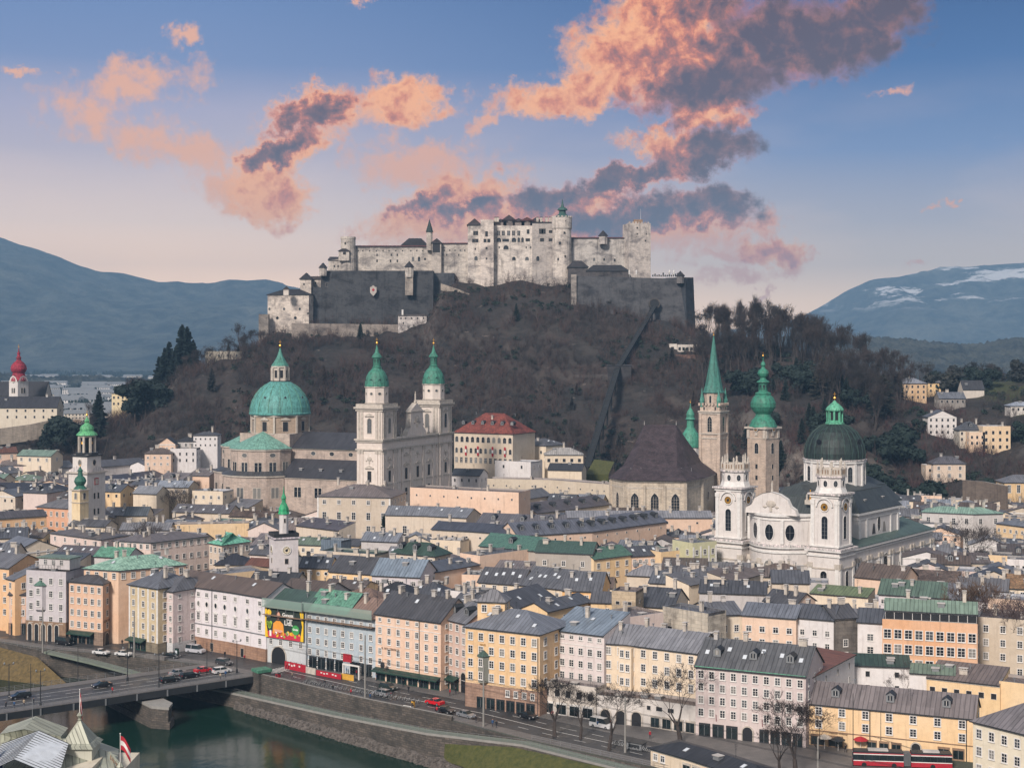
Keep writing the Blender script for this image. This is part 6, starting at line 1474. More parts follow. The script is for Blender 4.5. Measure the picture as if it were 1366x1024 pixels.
dr=mb.build('dome_drum',kol,color=WHT)
for k in range(8):an=k*math.pi/4+math.pi/16*1;a=an;add_win(dr,'arch',1.7,5.0,(math.sin(R(22.5) *2*k+R(11.25)) *9.73,38-math.cos(R(22.5) *2*k+R(11.25)) *9.73,38.4),R(22.5) *2*k+R(11.25),M_WH)
mb=MB();mb.lathe([(10.1,43.1),(10.0,43.6),(10.05,45.2),(9.7,47.4),(8.8,49.8),(7.2,52.2),(5.0,53.9),(2.9,54.8)],32,M_CU,(0,38,0))
dome=mb.build('dome',kol,color=lin(26,36,36),smooth=True)
mb=MB()
for k in range(24):
 a=k*math.pi/12;pr=[(10.1,43.6),(10.15,45.2),(9.8,47.4),(8.9,49.8),(7.3,52.2),(5.1,53.9),(3.0,54.8)]
 for q,w_ in zip(pr,pr[1:]):mb.tube((q[0] *math.cos(a),38+q[0] *math.sin(a),q[1]),(w_[0] *math.cos(a),38+w_[0] *math.sin(a),w_[1]),.1,.1,M_CU,4)
mb.build('dome_ribs',dome,color=lin(60,84,76))
for k in range(4):an=k*math.pi/2+R(38) -math.pi/4*1;o=add_win(dome,'round',1.8,1.8,(math.sin(an) *9.4,38-math.cos(an) *9.4,49.0),an,M_IR)
mb=MB();P8=ngon(0,38,2.2,8,math.pi/8);mb.prism(P8,55.2,59.2,M_CU);mb.lathe([(3.2,54.6),(3.2,55.2),(2.4,55.5)],16,M_CU,(0,38,0))
for k in range(8):a=math.pi/8+k*math.pi/4;mb.tube((2.5*math.cos(a),38+2.5*math.sin(a),55.4),(2.5*math.cos(a),38+2.5*math.sin(a),59.2),.28,.28,M_CU,6)
mb.lathe([(3.0,59.2),(3.0,59.6),(2.6,60.3),(1.7,61.2),(.8,61.9),(.3,62.6)],12,M_CU,(0,38,0));ln_=mb.build('lantern',kol,color=lin(96,176,142))
for k in range(8):an=k*math.pi/4;add_win(ln_,'dark',.8,2.6,(math.sin(an) *2.05,38-math.cos(an) *2.05,57.4),an,M_GS)
finial(kol,0,38,62.3,.75)

# ------------------------------------------------------------------ gothic choir with its tower
P=[((px-683) /FPX*Y,Y) for px,Y in ((815,614),(833,602),(914,598),(936,610),(960,645),(935,665),(830,662))]
cx,cy=62,630
ch_=thing('gothic_choir','tall gothic choir with steep purple brown tiled roof and tracery windows','church',(cx,cy,0));FOOT.append(P)
Pl=[(x-cx,y-cy) for x,y in P]
mb=MB();mb.prism(Pl,0,26.2,M_ST,top=False);cornice(mb,Pl,25.2,.5,.9,M_CR);cornice(mb,Pl,22.6,.12,.5,M_CR)
for i,q in enumerate(Pl):mb.box((*q,0),(1.1,1.1,25),M_ST,.4)
for f_ in (.33,.66):q=Vector(Pl[1]).lerp(Vector(Pl[2]),f_);mb.box((q.x,q.y-.3,0),(.9,1.0,24),M_ST)
w=mb.build('wall',ch_,color=lin(208,196,178))
def on(i,f):a,b=Vector(Pl[i]),Vector(Pl[(i+1) % len(Pl)]);q=a.lerp(b,f);return q,math.atan2(b.y-a.y,b.x-a.x)
for i,f,ww,hh,z in ((0,.5,2.2,8.0,16.5),(1,.17,3.2,8.6,16.4),(1,.5,3.2,8.6,16.4),(1,.84,3.2,8.6,16.4),(4,.5,2.5,7,16)):
 q,an=on(i,f);add_win(w,'gothic',ww,hh,(q.x,q.y,z),an,M_CR)
q,an=on(3,.35);add_win(w,'round',3.2,3.8,(q.x,q.y,17.5),an,M_CR)
mb=MB();A=[(x*1.05,y*1.05,26.0) for x,y in Pl];B=[(x*.74,y*.74+.0,30.6) for x,y in Pl]
r0=Vector(((859.5-683) /FPX*634-cx,634-cy));r1=Vector(((902-683) /FPX*634-cx,634-cy));C_=[]
for x,y in Pl:
 q=Vector((x,y));t_=max(0,min(1,(q-r0).dot(r1-r0) /(r1-r0).length_squared));s_=r0.lerp(r1,round(t_));C_.append(s_)
D=[(Vector(B[i][:2]).lerp(C_[i],.5)) for i in range(len(Pl))]
for i in range(len(Pl)):
 j=(i+1) % len(Pl)
 mb.face([A[i],A[j],B[j],B[i]],M_TI);mb.face([B[i],B[j],(*D[j],38.3),(*D[i],38.3)],M_TI)
 if (C_[i] -C_[j]).length<.1:mb.face([(*D[i],38.3),(*D[j],38.3),(*C_[i],47.0)],M_TI)
 else:mb.face([(*D[i],38.3),(*D[j],38.3),(*C_[j],47.0),(*C_[i],47.0)],M_TI)
rf=mb.build('roof',ch_,color=lin(74,63,68))
for r_ in (r0,r1):mb=MB();mb.tube((0,0,0),(0,0,1.8),.1,.05,M_WH);mb.build('ridge_finial',rf,(r_.x,r_.y,46.9))
for k in range(7):put(tmesh('vent_pipe',_vent),'roof_vent',rf,(Pl[1][0] *.8+k*4.2,Pl[1][1] *.78,29.4))
def sqt(name,label,cat_,px,Y,w,rz,z1,wallc,wm=M_ST,z0=0):
 X=(px-683) /FPX*Y;t=thing(name,label,cat_,(X,Y,z0),R(rz));FOOT.append([(X+a,Y+b) for a,b in rect(0,0,w*1.3,w*1.3)]);return t
ft=sqt('gothic_tower','slender gothic stone tower with needle green spire behind the choir roof','church tower',952,640,9,-30,61,None)
mb=MB();P=rect(0,0,9.0,9.0);mb.prism(P,0,55.2,M_ST,top=True)
for z,pr,h in ((40.8,.3,.5),(42.8,.5,.5),(51.6,.5,.5),(52.4,.8,.5)):cornice(mb,P,z,pr,h,M_CR)
for sx in (-1,1):
 for sy in (-1,1):mb.box((sx*4.3,sy*4.3,0),(1.3,1.3,52),M_ST)
for a in range(4):
 for o_ in np.linspace(-4.6,4.6,7):mb.box((math.cos(a*math.pi/2) *o_+math.sin(a*math.pi/2) *4.9,math.sin(a*math.pi/2) *o_-math.cos(a*math.pi/2) *4.9,55.2),(.8,.5,1.2),M_ST,a*math.pi/2)
mb.prism(ngon(0,0,4.1,8,math.pi/8),55.2,61.0,M_ST,top=False)
tw=mb.build('shaft',ft,color=lin(206,188,172))
for an in (0,math.pi/2,-math.pi/2):
 nx,ny=math.sin(an),-math.cos(an);add_win(tw,'gothic',2.0,6.8,(nx*4.52,ny*4.52,47.2),an,M_CR);add_win(tw,'gothic',.9,3.4,(nx*3.8,ny*3.8,58),an,M_CR);add_win(tw,'dark',.7,1.4,(nx*4.52+ny*2.6,ny*4.52-nx*2.6,54),an,M_CR);add_win(tw,'dark',.7,1.4,(nx*4.52-ny*2.6,ny*4.52+nx*2.6,54),an,M_CR)
mb=MB();mb.lathe([(4.9,60.8),(4.4,61.6),(3.7,64.0),(1.6,75.4),(.25,85.6)],8,M_CU,(0,0,0),math.pi/8);mb.build('spire',ft,color=lin(66,128,114))
for k in range(4):a=k*math.pi/2+math.pi/4;mb=MB();mb.prism(ngon(0,0,.9,6),0,2.6,M_CU);mb.lathe([(1.1,2.6),(.5,5.4),(.05,8.4)],6,M_CU);mb.build('pinnacle',ft,(4.9*math.cos(a) *1.12,4.9*math.sin(a) *1.12,54.6),color=lin(78,150,132))
finial(ft,0,0,85.2,.55)
pt=sqt('monastery_tower','plain grey tower topped by stacked bright green onion domes','church tower',1018,650,9.7,-45,46,None)
mb=MB();P=rect(0,0,9.9,9.9);mb.prism(P,0,45.6,M_ST);cornice(mb,P,44.6,1.0,.8,M_CR);cornice(mb,P,40.2,.2,.3,M_CR)
for a in range(4):
 cs,sn=math.cos(a*math.pi/2),math.sin(a*math.pi/2)
 for o_ in (-4.2,4.2,0):mb.box((cs*o_+sn*5.1,sn*o_-cs*5.1,40.5 if o_ else 41.5),(1.4,.5,4.2 if o_ else 3),M_CR,a*math.pi/2)
 for k in range(8):t0,t1=math.pi*k/8,math.pi*(k+1) /8;q_=lambda tt,r,dy:(cs*r*math.cos(tt) +sn*dy,sn*r*math.cos(tt) -cs*dy,44.6+r*math.sin(tt));mb.face([q_(t0,2.4,5.5),q_(t0,0,5.5),q_(t1,0,5.5),q_(t1,2.4,5.5)],M_CR);mb.face([q_(t0,2.4,3),q_(t0,2.4,5.5),q_(t1,2.4,5.5),q_(t1,2.4,3)],M_CR)
tw=mb.build('shaft',pt,color=lin(200,182,166))
for an in (0,math.pi/2,-math.pi/2):
 nx,ny=math.sin(an),-math.cos(an);add_win(tw,'arch',1.9,4.6,(nx*4.97,ny*4.97,36.0),an,M_CR);clock(pt,nx*5.55,ny*5.55,44.4,1.1,an,par=tw)
 add_win(tw,'dark',1.2,2.0,(nx*4.97,ny*4.97,28),an,M_CR);add_win(tw,'dark',1.2,2.0,(nx*4.97,ny*4.97,23),an,M_CR)
mb=MB();mb.lathe([(6.4,45.4),(6.0,46.2),(5.2,48.0),(3.6,49.8),(3.3,51.0),(4.6,52.4),(5.6,54.2),(5.6,56.0),(4.7,58.2),(3.3,59.6),(3.7,60.0),(3.2,60.5),(2.1,61.0),(2.0,64.6),(2.9,65.0),(2.8,65.5),(1.5,66.2),(1.3,67.0),(2.1,68.0),(2.5,69.0),(2.2,70.2),(1.0,71.2),(.7,71.9),(1.15,72.8),(.9,73.6),(.25,74.6),(.1,76.4)],16,M_CU,(0,0,0));on_=mb.build('onion_dome',pt,color=lin(58,136,110),smooth=True)
for k in range(8):an=k*math.pi/4;add_win(on_,'dark',.9,2.2,(math.sin(an) *2.0,-math.cos(an) *2.0,62.8),an,M_GS)
finial(pt,0,0,76.0,.6)
sc=sqt('green_cupola','small bright green bulbous cupola peeping over the gothic choir roof','cupola',921,672,8,0,46,None)
mb=MB();mb.prism(ngon(0,0,4.3,12),10,35,M_PL);mb.build('drum',sc,color=WHT)
mb=MB();mb.lathe([(4.6,34.8),(4.7,35.6),(4.5,38),(3.6,41),(2.2,43.2),(1.8,43.8),(1.6,47.0),(2.3,47.6),(1.7,48.6),(1.9,49.8),(1.4,51.2),(.5,52.6),(.1,55)],16,M_CU,(0,0,0));mb.build('dome',sc,color=lin(74,152,126),smooth=True);finial(sc,0,0,54.6,.5)

# ------------------------------------------------------------------ smaller towers
gt=sqt('carillon_tower','white square tower with open columned lantern and green cap, western palace','tower',116,560,10,-28,34,None)
mb=MB();P=rect(0,0,9.6,9.6);mb.prism(P,0,33.4,M_PL);cornice(mb,P,32.6,.7,.6,M_CR);Pm=rect(0,0,7.4,7.4);mb.prism(Pm,33.4,39.6,M_PL);cornice(mb,Pm,39.0,.5,.6,M_IR)
for k in range(4):an=k*math.pi/2;mb.face([(math.cos(an) *x+math.sin(an) *5.4,math.sin(an) *x-math.cos(an) *5.4,z) for x,z in ((-5,33.2),(5,33.2),(0,35.6))],M_CU)
tw=mb.build('shaft',gt,color=WHT)
for an in (0,math.pi/2,-math.pi/2):
 nx,ny=math.sin(an),-math.cos(an)
 for o_ in (-1,1):
  for z in (24.0,18.0):add_win(tw,'dark',.8,2.2,(nx*4.82-ny*o_,ny*4.82+nx*o_,z),an,M_CR)
 add_win(tw,'round',1.6,2.2,(nx*3.72,ny*3.72,36.6),an,M_CR);mb=MB();mb.box((0,-.1,0),(2.0,.15,2.6),M_RD);mb.box((0,-.2,.25),(1.5,.1,2.0),M_CR);mb.build('sundial',tw,(nx*4.82,ny*4.82,28.2),an)
mb=MB();mb.lathe([(4.4,39.6),(4.4,40.4)],8,M_IR,(0,0,0),math.pi/8)
for k in range(8):a=math.pi/8+k*math.pi/4;mb.box((3.1*math.cos(a),3.1*math.sin(a),40.4),(.75,.75,6.2),M_CR,a);
mb.prism(ngon(0,0,1.5,8),40.4,46,M_IR)
for k in range(4):mb.lathe([(.3,0),(.75,.2),(.6,.9),(.3,1.2)],8,M_GD,(2*math.cos(k*1.57),2*math.sin(k*1.57),43.5))
mb.lathe([(3.5,46.2),(3.5,46.9)],8,M_CR,(0,0,0),math.pi/8);mb.build('bell_lantern',gt)
mb=MB();mb.lathe([(4.1,46.9),(3.9,47.4),(2.6,48.6),(2.7,49.4),(2.3,50.4),(1.1,51.2),(.8,51.8),(1.1,52.4),(.5,53.2),(.1,54.0)],12,M_CU);mb.build('cap',gt,color=lin(96,176,120),smooth=True);finial(gt,0,0,53.6,.7)
yt=sqt('yellow_tower','little yellow church tower with dark green onion in front of the carillon tower','church tower',107,548,5,-30,28,None,z0=-4.6);yt.scale=(1.1,1.1,1)
mb=MB();P=rect(0,0,3.9,3.9);mb.prism(P,0,32.2,M_PL);cornice(mb,P,31.6,.5,.5,M_CR);cornice(mb,P,27.0,.2,.3,M_CR);tw=mb.build('shaft',yt,color=lin(232,204,150))
for an in (0,math.pi/2):add_win(tw,'arch',1.0,2.2,(math.sin(an) *1.97,-math.cos(an) *1.97,29.6),an,M_CR)
mb=MB();mb.lathe([(2.4,32.0),(1.8,32.8),(1.3,33.4),(1.7,34.0),(2.1,35.0),(1.7,36.2),(.9,37.0),(.7,38.6),(1.0,38.9),(.5,39.6),(.08,40.6)],12,M_CU);mb.build('onion_dome',yt,color=lin(44,104,84),smooth=True);finial(yt,0,0,40.3,.35)
ht=sqt('town_hall_tower','whitewashed town hall clock tower with slim spire turret and gold clock faces','clock tower',378.5,430,7,22,25,None)
mb=MB();P=rect(0,0,7.0,7.0);mb.prism(P,0,25.0,M_PL);cornice(mb,P,24.6,.5,.4,M_CU);
for a in range(4):mb.box((math.sin(a*1.5708) *3.6,-math.cos(a*1.5708) *3.6,25.0),(7.4,.2,1.1),M_IR,a*math.pi/2)
tw=mb.build('shaft',ht,color=lin(206,200,204))
M_CF=plain('clock_ring',(0.75,0.66,0.48),.6)
for an in (0,math.pi/2,-math.pi/2):
 nx,ny=math.sin(an),-math.cos(an);clock(ht,nx*3.52,ny*3.52,21.2,1.35,an,M_CF,par=tw);add_win(tw,'dark',1.0,1.5,(nx*3.52,ny*3.52,18.0),an,M_CR);add_win(tw,'dark',.5,.8,(nx*3.52,ny*3.52,14.0),an,M_CR)
mb=MB();mb.prism(ngon(0,0,1.35,8,math.pi/8),25,31.6,M_PL);tr=mb.build('turret',ht,color=lin(200,196,196));add_win(tr,'dark',.5,1.2,(0,-1.26,29.6),0,M_CR)
mb=MB();mb.lathe([(1.7,31.5),(1.5,32.2),(1.5,33.0),(.9,34.4),(.6,34.8),(.6,35.8),(.8,36.0),(.3,37.4),(.06,39.6)],10,M_CU);mb.build('turret_cap',ht,color=lin(44,168,110),smooth=True)

# ------------------------------------------------------------------ buildings on and under the hills
def hillhouse(pl,pr_,ye,yb,d,wall,roof,label,rz=None,Y=None,dY=0.0,**kw):
 pm=(pl+pr_) /2
 if Y is None:p=HIT(pm,yb);Y=p.y
 zb=CAM_H-(yb-HOR) /FPX*Y-.5;ze=CAM_H-(ye-HOR) /FPX*Y;h=ze-zb
 a=AT(pl,ye,Y+dY);b=AT(pr_,ye,Y-dY);name=kw.pop('name','hillside_house');cat_=kw.pop('cat','house');grp=kw.pop('group',None)
 t=thing(name,label,cat_,(a.x,a.y,zb),group=grp);F=[(0,0),(b.x-a.x,b.y-a.y)]
 kw.setdefault('z0',-14);kw.setdefault('kind','dark')
 at,ro=block(t,F,h,d,wall,roof,kw.pop('rt','hip'),kw.pop('rh',3),**kw);footprint((a.x,a.y),F,d);return t,F,at,ro
t,F,at,ro=hillhouse(606,684,577,625,22,(206,186,158),(142,76,66),'large school with red tiled hipped roof, dormers and three rows of arched windows',Y=700,dY=8,rh=9.0,rows=1,first=3.4,cols=[11],kind='arch',w=1.6,wh=2.6,dm=6,ch=1,rm=M_TI,name='school',cat='school',trim=M_CR,srows=0)
for r in (1,2):
 for k in range(12):q,an=at((Vector(F[1])).length*(k+.5) /12,0);add_win(t,'sash' if r==2 else 'arch',1.3,2.4,(q.x,q.y,t.get('hh',17.6) -4.0-r*4.6+(0)),an,M_CR)
for k in (2.5,5,8,10.5):q,an=at((Vector(F[1])).length*k/12,0);fm=MB();fm.box((0,-.5,0),(.9,.05,4.6),M_RD);fm.box((0,-.54,1.5),(.9,.04,1.5),M_WH);fm.build('flag',t,(q.x,q.y,6.6),an)
VILLAS=[
 (1198,1236,511,536,12,(206,160,96),'grey','ochre villa with grey hipped roof, highest house on the wooded slope',dict(rh=3,rows=3,sp=3,ch=1,first=2)),
 (1238,1260,510,528,9,(240,196,120),'grey','small yellow villa with grey roof right of the ochre villa',dict(rh=2.6,rows=2,sp=3,ch=1)),
 (1253,1288,531,549,10,(74,66,62),'mid','dark timber chalet with one white side on the slope',dict(rt='gable',rh=3.4,rows=1,ch=1)),
 (1285,1313,519,531,10,(210,200,186),'black','white walled barn with wide dark gable roof high on the slope',dict(rt='gable',rh=5,rows=0,ch=0)),
 (1238,1276,556,584,10,(232,226,222),'mid','white four storey villa with mansard grey roof and two chimneys on the slope',dict(rt='gablef',rh=3.4,rows=3,first=1.6,pitch=3.2,cols=[5],w=1.0,wh=1.4,ch=2)),
 (1280,1312,573,596,10,(210,200,180),(92,96,104),'pale house with slate hipped roof and chimneys joined to the peach balcony block',dict(rh=4,rows=2,cols=[5],ch=2,dm=1)),
 (1293,1314,578,604,9,(240,200,158),'light','low peach wing beside the peach balcony block',dict(rt='flat',rows=2,cols=[3],ch=0)),
 (1311,1348,570,607,10,(242,206,156),'light','peach apartment block with stacked dark balconies on the slope',dict(rt='flat',rows=3,first=2.6,pitch=3.6,cols=[4],w=1.2,wh=1.7,ch=2)),
 (1348,1390,541,553,9,(220,214,206),'light','white villa with pale flat roof and long balcony at the right picture edge',dict(rh=2,rows=1,ch=0)),
 (1245,1288,618,645,10,(222,196,170),(108,104,108),'beige villa with dark pyramid roof standing on the rock terrace',dict(rh=3.2,rows=2,first=2.2,pitch=3.6,cols=[3],w=1.1,wh=1.6,kind='sash',ch=2)),
 (1235,1246,622,645,8,(222,196,170),'light','narrow beige annexe left of the beige pyramid roofed villa',dict(rt='flat',rows=1,ch=0)),
 (1340,1390,643,673,12,(232,188,116),'mid','yellow house with two tall white framed windows at the right edge above the institute',dict(rh=3,rows=1,first=3,cols=[4],w=1.4,wh=3.4,kind='sash',ch=0)),
 (149,202,524,549,12,(232,206,146),'grey','long yellow mansion with grey roof at the western foot of the castle hill',dict(rh=3.0,rows=2,first=3,pitch=4,cols=[9],w=1.1,wh=1.6,ch=0)),
 (-20,76,543,562,12,(220,206,180),(60,60,66),'long cream convent wing with dark roof below the red onion tower',dict(rt='gable',rh=6.0,rows=2,first=2,pitch=3.6,sp=4.6,w=1.0,wh=1.4,ch=2,Y=838,name='convent',cat='convent')),
 (-20,60,527,545,12,(214,204,190),(54,54,60),'convent church nave with steep dark roof, joined to the red onion tower',dict(rt='gable',rh=8.0,rows=0,ch=0,Y=868,name='convent_church',cat='church')),
]
for pl,pr_,ye,yb,d,wc,rf_,label,kw in VILLAS:hillhouse(pl,pr_,ye,yb,d,wc,rf_,label,**kw)
nt=thing('onion_tower','white convent tower with crimson red onion dome and clock','church tower',((25-683) /FPX*850,850,28),R(-32))
mb=MB();P=rect(0,0,8.6,8.6);mb.prism(P,-5,35.6,M_PL)
for a in range(4):
 cs,sn=math.cos(a*math.pi/2),math.sin(a*math.pi/2)
 mb.face([(cs*x+sn*4.5,sn*x-cs*4.5,z) for x,z in ((-4.3,35.6),(4.3,35.6),(2.4,38.6),(0,39.6),(-2.4,38.6))],M_PL)
tw=mb.build('shaft',nt,color=WHT)
for an in (0,math.pi/2,-math.pi/2):
 nx,ny=math.sin(an),-math.cos(an);clock(nt,nx*4.6,ny*4.6,36.6,1.5,an,M_CF,par=tw)
 for o_ in (-1,1):add_win(tw,'arch',1.2,3.2,(nx*4.32-ny*o_,ny*4.32+nx*o_,30.2),an,M_CR)
mb=MB();mb.lathe([(5.2,36.2),(4.9,37.8),(4.0,40.2),(3.7,41.2),(4.6,42.2),(5.2,43.8),(4.8,45.8),(3.4,47.6),(1.8,48.8),(1.3,50.0),(1.8,50.6),(1.0,51.8),(.8,52.8),(1.1,53.6),(.5,54.8),(.12,57)],16,M_TI);mb.build('onion_dome',nt,color=lin(176,48,72),smooth=True);finial(nt,0,0,56.6,.7);nt.scale=(.88,.88,.92)
# walls on the slopes
def wallrun(name,label,pts,m,col,th=1.0,cat_='wall',down=10):
 """pts: (px, row of the top, distance, height)"""
 Q=[AT(px,py,Y) for px,py,Y,h in pts];o0=Q[0];t=MB()
 F=[(q.x-o0.x,q.y-o0.y) for q in Q];B=offset(F,th)
 for i in range(len(Q) -1):
  z0,z1=Q[i].z-o0.z,Q[i+1].z-o0.z;h0,h1=pts[i][3] +down,pts[i+1][3] +down
  t.face([(*F[i],z0-h0),(*F[i+1],z1-h1),(*F[i+1],z1),(*F[i],z0)],m);t.face([(*B[i+1],z1-h1),(*B[i],z0-h0),(*B[i],z0),(*B[i+1],z1)],m);t.face([(*F[i],z0),(*F[i+1],z1),(*B[i+1],z1),(*B[i],z0)],M_KB)
 for e in (0,-1):t.face([(*F[e],Q[e].z-o0.z-pts[e][3] -down),(*F[e],Q[e].z-o0.z),(*B[e],Q[e].z-o0.z),(*B[e],Q[e].z-o0.z-pts[e][3] -down)],m)
 o=t.build(name,None,tuple(o0),color=lin(*col));tag(o,label,cat_);return o
wallrun('retaining_wall','long pale retaining wall below the cream convent wing',[(-20,574,800,5),(40,566,805,5),(82,557,812,5)],M_ST,(160,150,138),down=4)
wallrun('retaining_wall','rough stone terrace wall beside the beige pyramid roofed villa',[(1284,640,628,6),(1312,642,618,6),(1342,648,606,6)],M_ST,(120,108,98),down=8)
wallrun('terrace_wall','reddish terrace wall on the cliff above the gothic tower',[(886,473,905,4),(930,473,895,4),(975,473,885,4),(990,478,880,4)],M_ST,(128,102,92),down=5)
wallrun('path_wall','low stone wall climbing diagonally across the middle of the castle hill',[(604,468,925,2),(640,478,915,2),(680,490,905,2),(706,494,900,2)],M_ST,(132,120,112),1.0,down=2.5)
hillhouse(700,726,492,504,7,(208,196,178),'dark','tiny white gatehouse with dark roof in the middle of the castle hill',Y=896,rh=2.0,rows=1,sp=3,ch=1,name='gatehouse',dY=0)
hillhouse(274,322,470,476,9,(150,142,120),'olive','low stone bunker like house with grassy roof on the western spur',Y=905,rt='flat',rows=1,sp=5,ch=0,name='spur_house')
hillhouse(893,903,460,471,6,(206,198,188),'dark','small white hut at the left end of the reddish terrace wall',Y=908,rt='flat',rows=1,ch=0,name='hut')
hillhouse(904,930,461,472,6,(206,198,188),'dark','white pavilion with dark openings on the reddish terrace wall',Y=906,rt='flat',rows=1,sp=2.4,w=1.5,wh=2,ch=0,name='pavilion')
wallrun('path_wall','low stone wall from the outer wall towards the diagonal one on castle hill',[(548,452,945,2),(575,457,938,2),(606,469,925,2)],M_ST,(120,110,104),1.0,down=2.5)
wallrun('path_wall','broken pale rock wall just under the castle palace',[(588,378,985,3),(612,386,982,3),(640,398,976,2),(652,402,974,2)],M_ST,(170,160,148),1.0,down=1.5)
wallrun('path_wall','level path wall crossing the hill by the passing station',[(726,500,893,1.5),(780,500,880,1.5),(811,499,870,1.5)],M_ST,(92,88,86),1.0,down=2)
# ------------------------------------------------------------------ fortress, about a kilometre away (1.95 px of the photo per metre)
FW=(205,196,186);FD=(88,92,98)
def fblock(name,label,cat_,pl,pr_,ytop,ybot,Y,d,col,dY=0.0,roof=None,cren=False,wins=(),rr=None,m=None,batter=0.0,th=None,y_r=None):
 """a fortress block: left/right columns, top/bottom rows, distance. wins: (px, py, w, h, kind)"""
 a,b=AT(pl,ytop,Y+dY),AT(pr_,ytop if y_r is None else y_r,Y-dY);zb=CAM_H-(ybot-HOR) /FPX*Y;t=thing(name,label,cat_,(a.x,a.y,zb));H0,H1=a.z-zb,b.z-zb
 F=[(0,0),(b.x-a.x,b.y-a.y)];B=offset(F,d);Fb=offset(F,-batter);dn=-12
 m=m or M_OW;mw=MB()
 mw.face([(*Fb[0],dn),(*Fb[1],dn),(*F[1],H1),(*F[0],H0)],m);mw.face([(*Fb[1],dn),(*B[1],dn),(*B[1],H1),(*F[1],H1)],m);mw.face([(*B[1],dn),(*B[0],dn),(*B[0],H0),(*B[1],H1)],m);mw.face([(*B[0],dn),(*Fb[0],dn),(*F[0],H0),(*B[0],H0)],m);mw.face([(*F[0],H0),(*F[1],H1),(*B[1],H1),(*B[0],H0)],m)
 an=math.atan2(F[1][1],F[1][0]);L=Vector(F[1]).length
 if cren:
  n=int(L/2.2)
  for k in range(n):
   q=Vector(F[1]) *((k+.25) /n);mw.box((q.x,q.y+.4,H0),(1.1,.8,1.3),m,an);mw.box((q.x,q.y+d-.4,H0),(1.1,.8,1.3),m,an)
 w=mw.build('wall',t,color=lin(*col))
 if roof:
  kind,rh,rc=roof;mr=MB();e=.7
  if kind=='hip' or kind=='gable':
   k=min(d/2,L/2*.96) if kind=='hip' else -e
   E=[(-e,-e),(L+e,-e),(L+e,d+e),(-e,d+e)];r0_,r1_=(k,d/2),(L-k,d/2)
   def T(q,z):c,s=math.cos(an),math.sin(an);return (q[0] *c-q[1] *s,q[0] *s+q[1] *c,z)
   z=H0+.05;mr.face([T(E[0],z),T(E[1],z),T(r1_,z+rh),T(r0_,z+rh)],M_TI);mr.face([T(E[2],z),T(E[3],z),T(r0_,z+rh),T(r1_,z+rh)],M_TI)
   mr.face([T(E[1],z),T(E[2],z),T(r1_,z+rh)],M_TI);mr.face([T(E[3],z),T(E[0],z),T(r0_,z+rh)],M_TI)
   for i in range(4):j=(i+1) % 4;mr.face([T(E[i],z-.35),T(E[j],z-.35),T(E[j],z),T(E[i],z)],M_IR)
  else:
   def T(q,z):c,s=math.cos(an),math.sin(an);return (q[0] *c-q[1] *s,q[0] *s+q[1] *c,z)
   z=H0+.05;mr.face([T((-.5,-.5),z),T((L+.5,-.5),z),T((L+.5,d),z+rh),T((-.5,d),z+rh)],M_TI);mr.face([T((-.5,-.5),z-.3),T((L+.5,-.5),z-.3),T((L+.5,-.5),z),T((-.5,-.5),z)],M_IR)
  mr.build('roof',t,color=lin(*rc))
 for (px,py,ww,hh,k) in wins:
  s=(px-pl) /(pr_-pl) *L;z=CAM_H-(py-HOR) /FPX*(Y) -zb;f=max(0,min(1,1-(z+12) /(H0+12))) *batter
  add_win(t,k,ww,hh,(s*math.cos(an) +f*math.sin(an),s*math.sin(an) -f*math.cos(an) -.02,z),an,M_CR)
 return t,F
def fturret(name,label,px,ytip,yeave,ybot,Y,r,col,cc=(50,50,56),n=8,cat_='turret',corbel=False):
 a=AT(px,yeave,Y);zb=CAM_H-(ybot-HOR) /FPX*Y;t=thing(name,label,cat_,(a.x,a.y,zb));h=a.z-zb;tip=(yeave-ytip) /FPX*Y
 mb=MB();mb.lathe([(r*(.3 if corbel else 1),-2 if not corbel else -1),(r,1.5 if corbel else 0),(r,h)],n,M_OW,(0,0,0),math.pi/n);mb.build('wall',t,color=lin(*col))
 mb=MB();mb.lathe([(r*1.25,h-.1),(r*.75,h+tip*.4),(r*.18,h+tip*.85),(.05,h+tip)],n,M_TI,(0,0,0),math.pi/n);mb.build('roof',t,color=lin(*cc));return t
def W(xs,y,w=1.0,h=1.4,k='dark'):return [(x,y,w,h,k) for x in xs]
# lower outworks
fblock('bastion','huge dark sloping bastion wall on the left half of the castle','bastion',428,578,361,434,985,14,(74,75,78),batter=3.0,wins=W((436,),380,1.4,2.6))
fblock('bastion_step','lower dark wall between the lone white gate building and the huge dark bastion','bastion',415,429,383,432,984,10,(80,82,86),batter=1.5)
fturret('watch_turret','small pointed turret at the upper left corner of the dark bastion',431,350,357,364,982,2.6,FW)
t=fturret('watch_turret','pointed turret on a long pale stone spur high on the dark bastion',546,348,356,366,981,3.0,FW)
mb=MB();mb.prism([(-2.6,-1.8),(2.6,-1.8),(2.0,2),(-2.0,2)],-14,.2,M_OW);mb.build('spur',t,color=lin(170,160,150))
mb=MB();mb.prism([(-3,-.6),(3,-.6),(3,.6),(-3,.6)],0,5,M_PL);mb.face([(-3,-.7,0),(3,-.7,0),(0,-.7,-3.5)][::-1],M_PL);mb.face([(-2.2,-.75,5),(0,-.75,6.6),(2.2,-.75,5)][::-1],M_PL);mb.lathe([(0,-1.6),(1.5,0),(0,1.6)],6,M_RD,(0,-.7,2.4),0,1,.1)
s_=mb.build('coat_of_arms',None,tuple(AT(498,390,981.0)),color=lin(170,162,152));s_.scale=(.72,1,.72);tag(s_,'pale heraldic stone shield in the middle of the dark bastion','coat of arms')
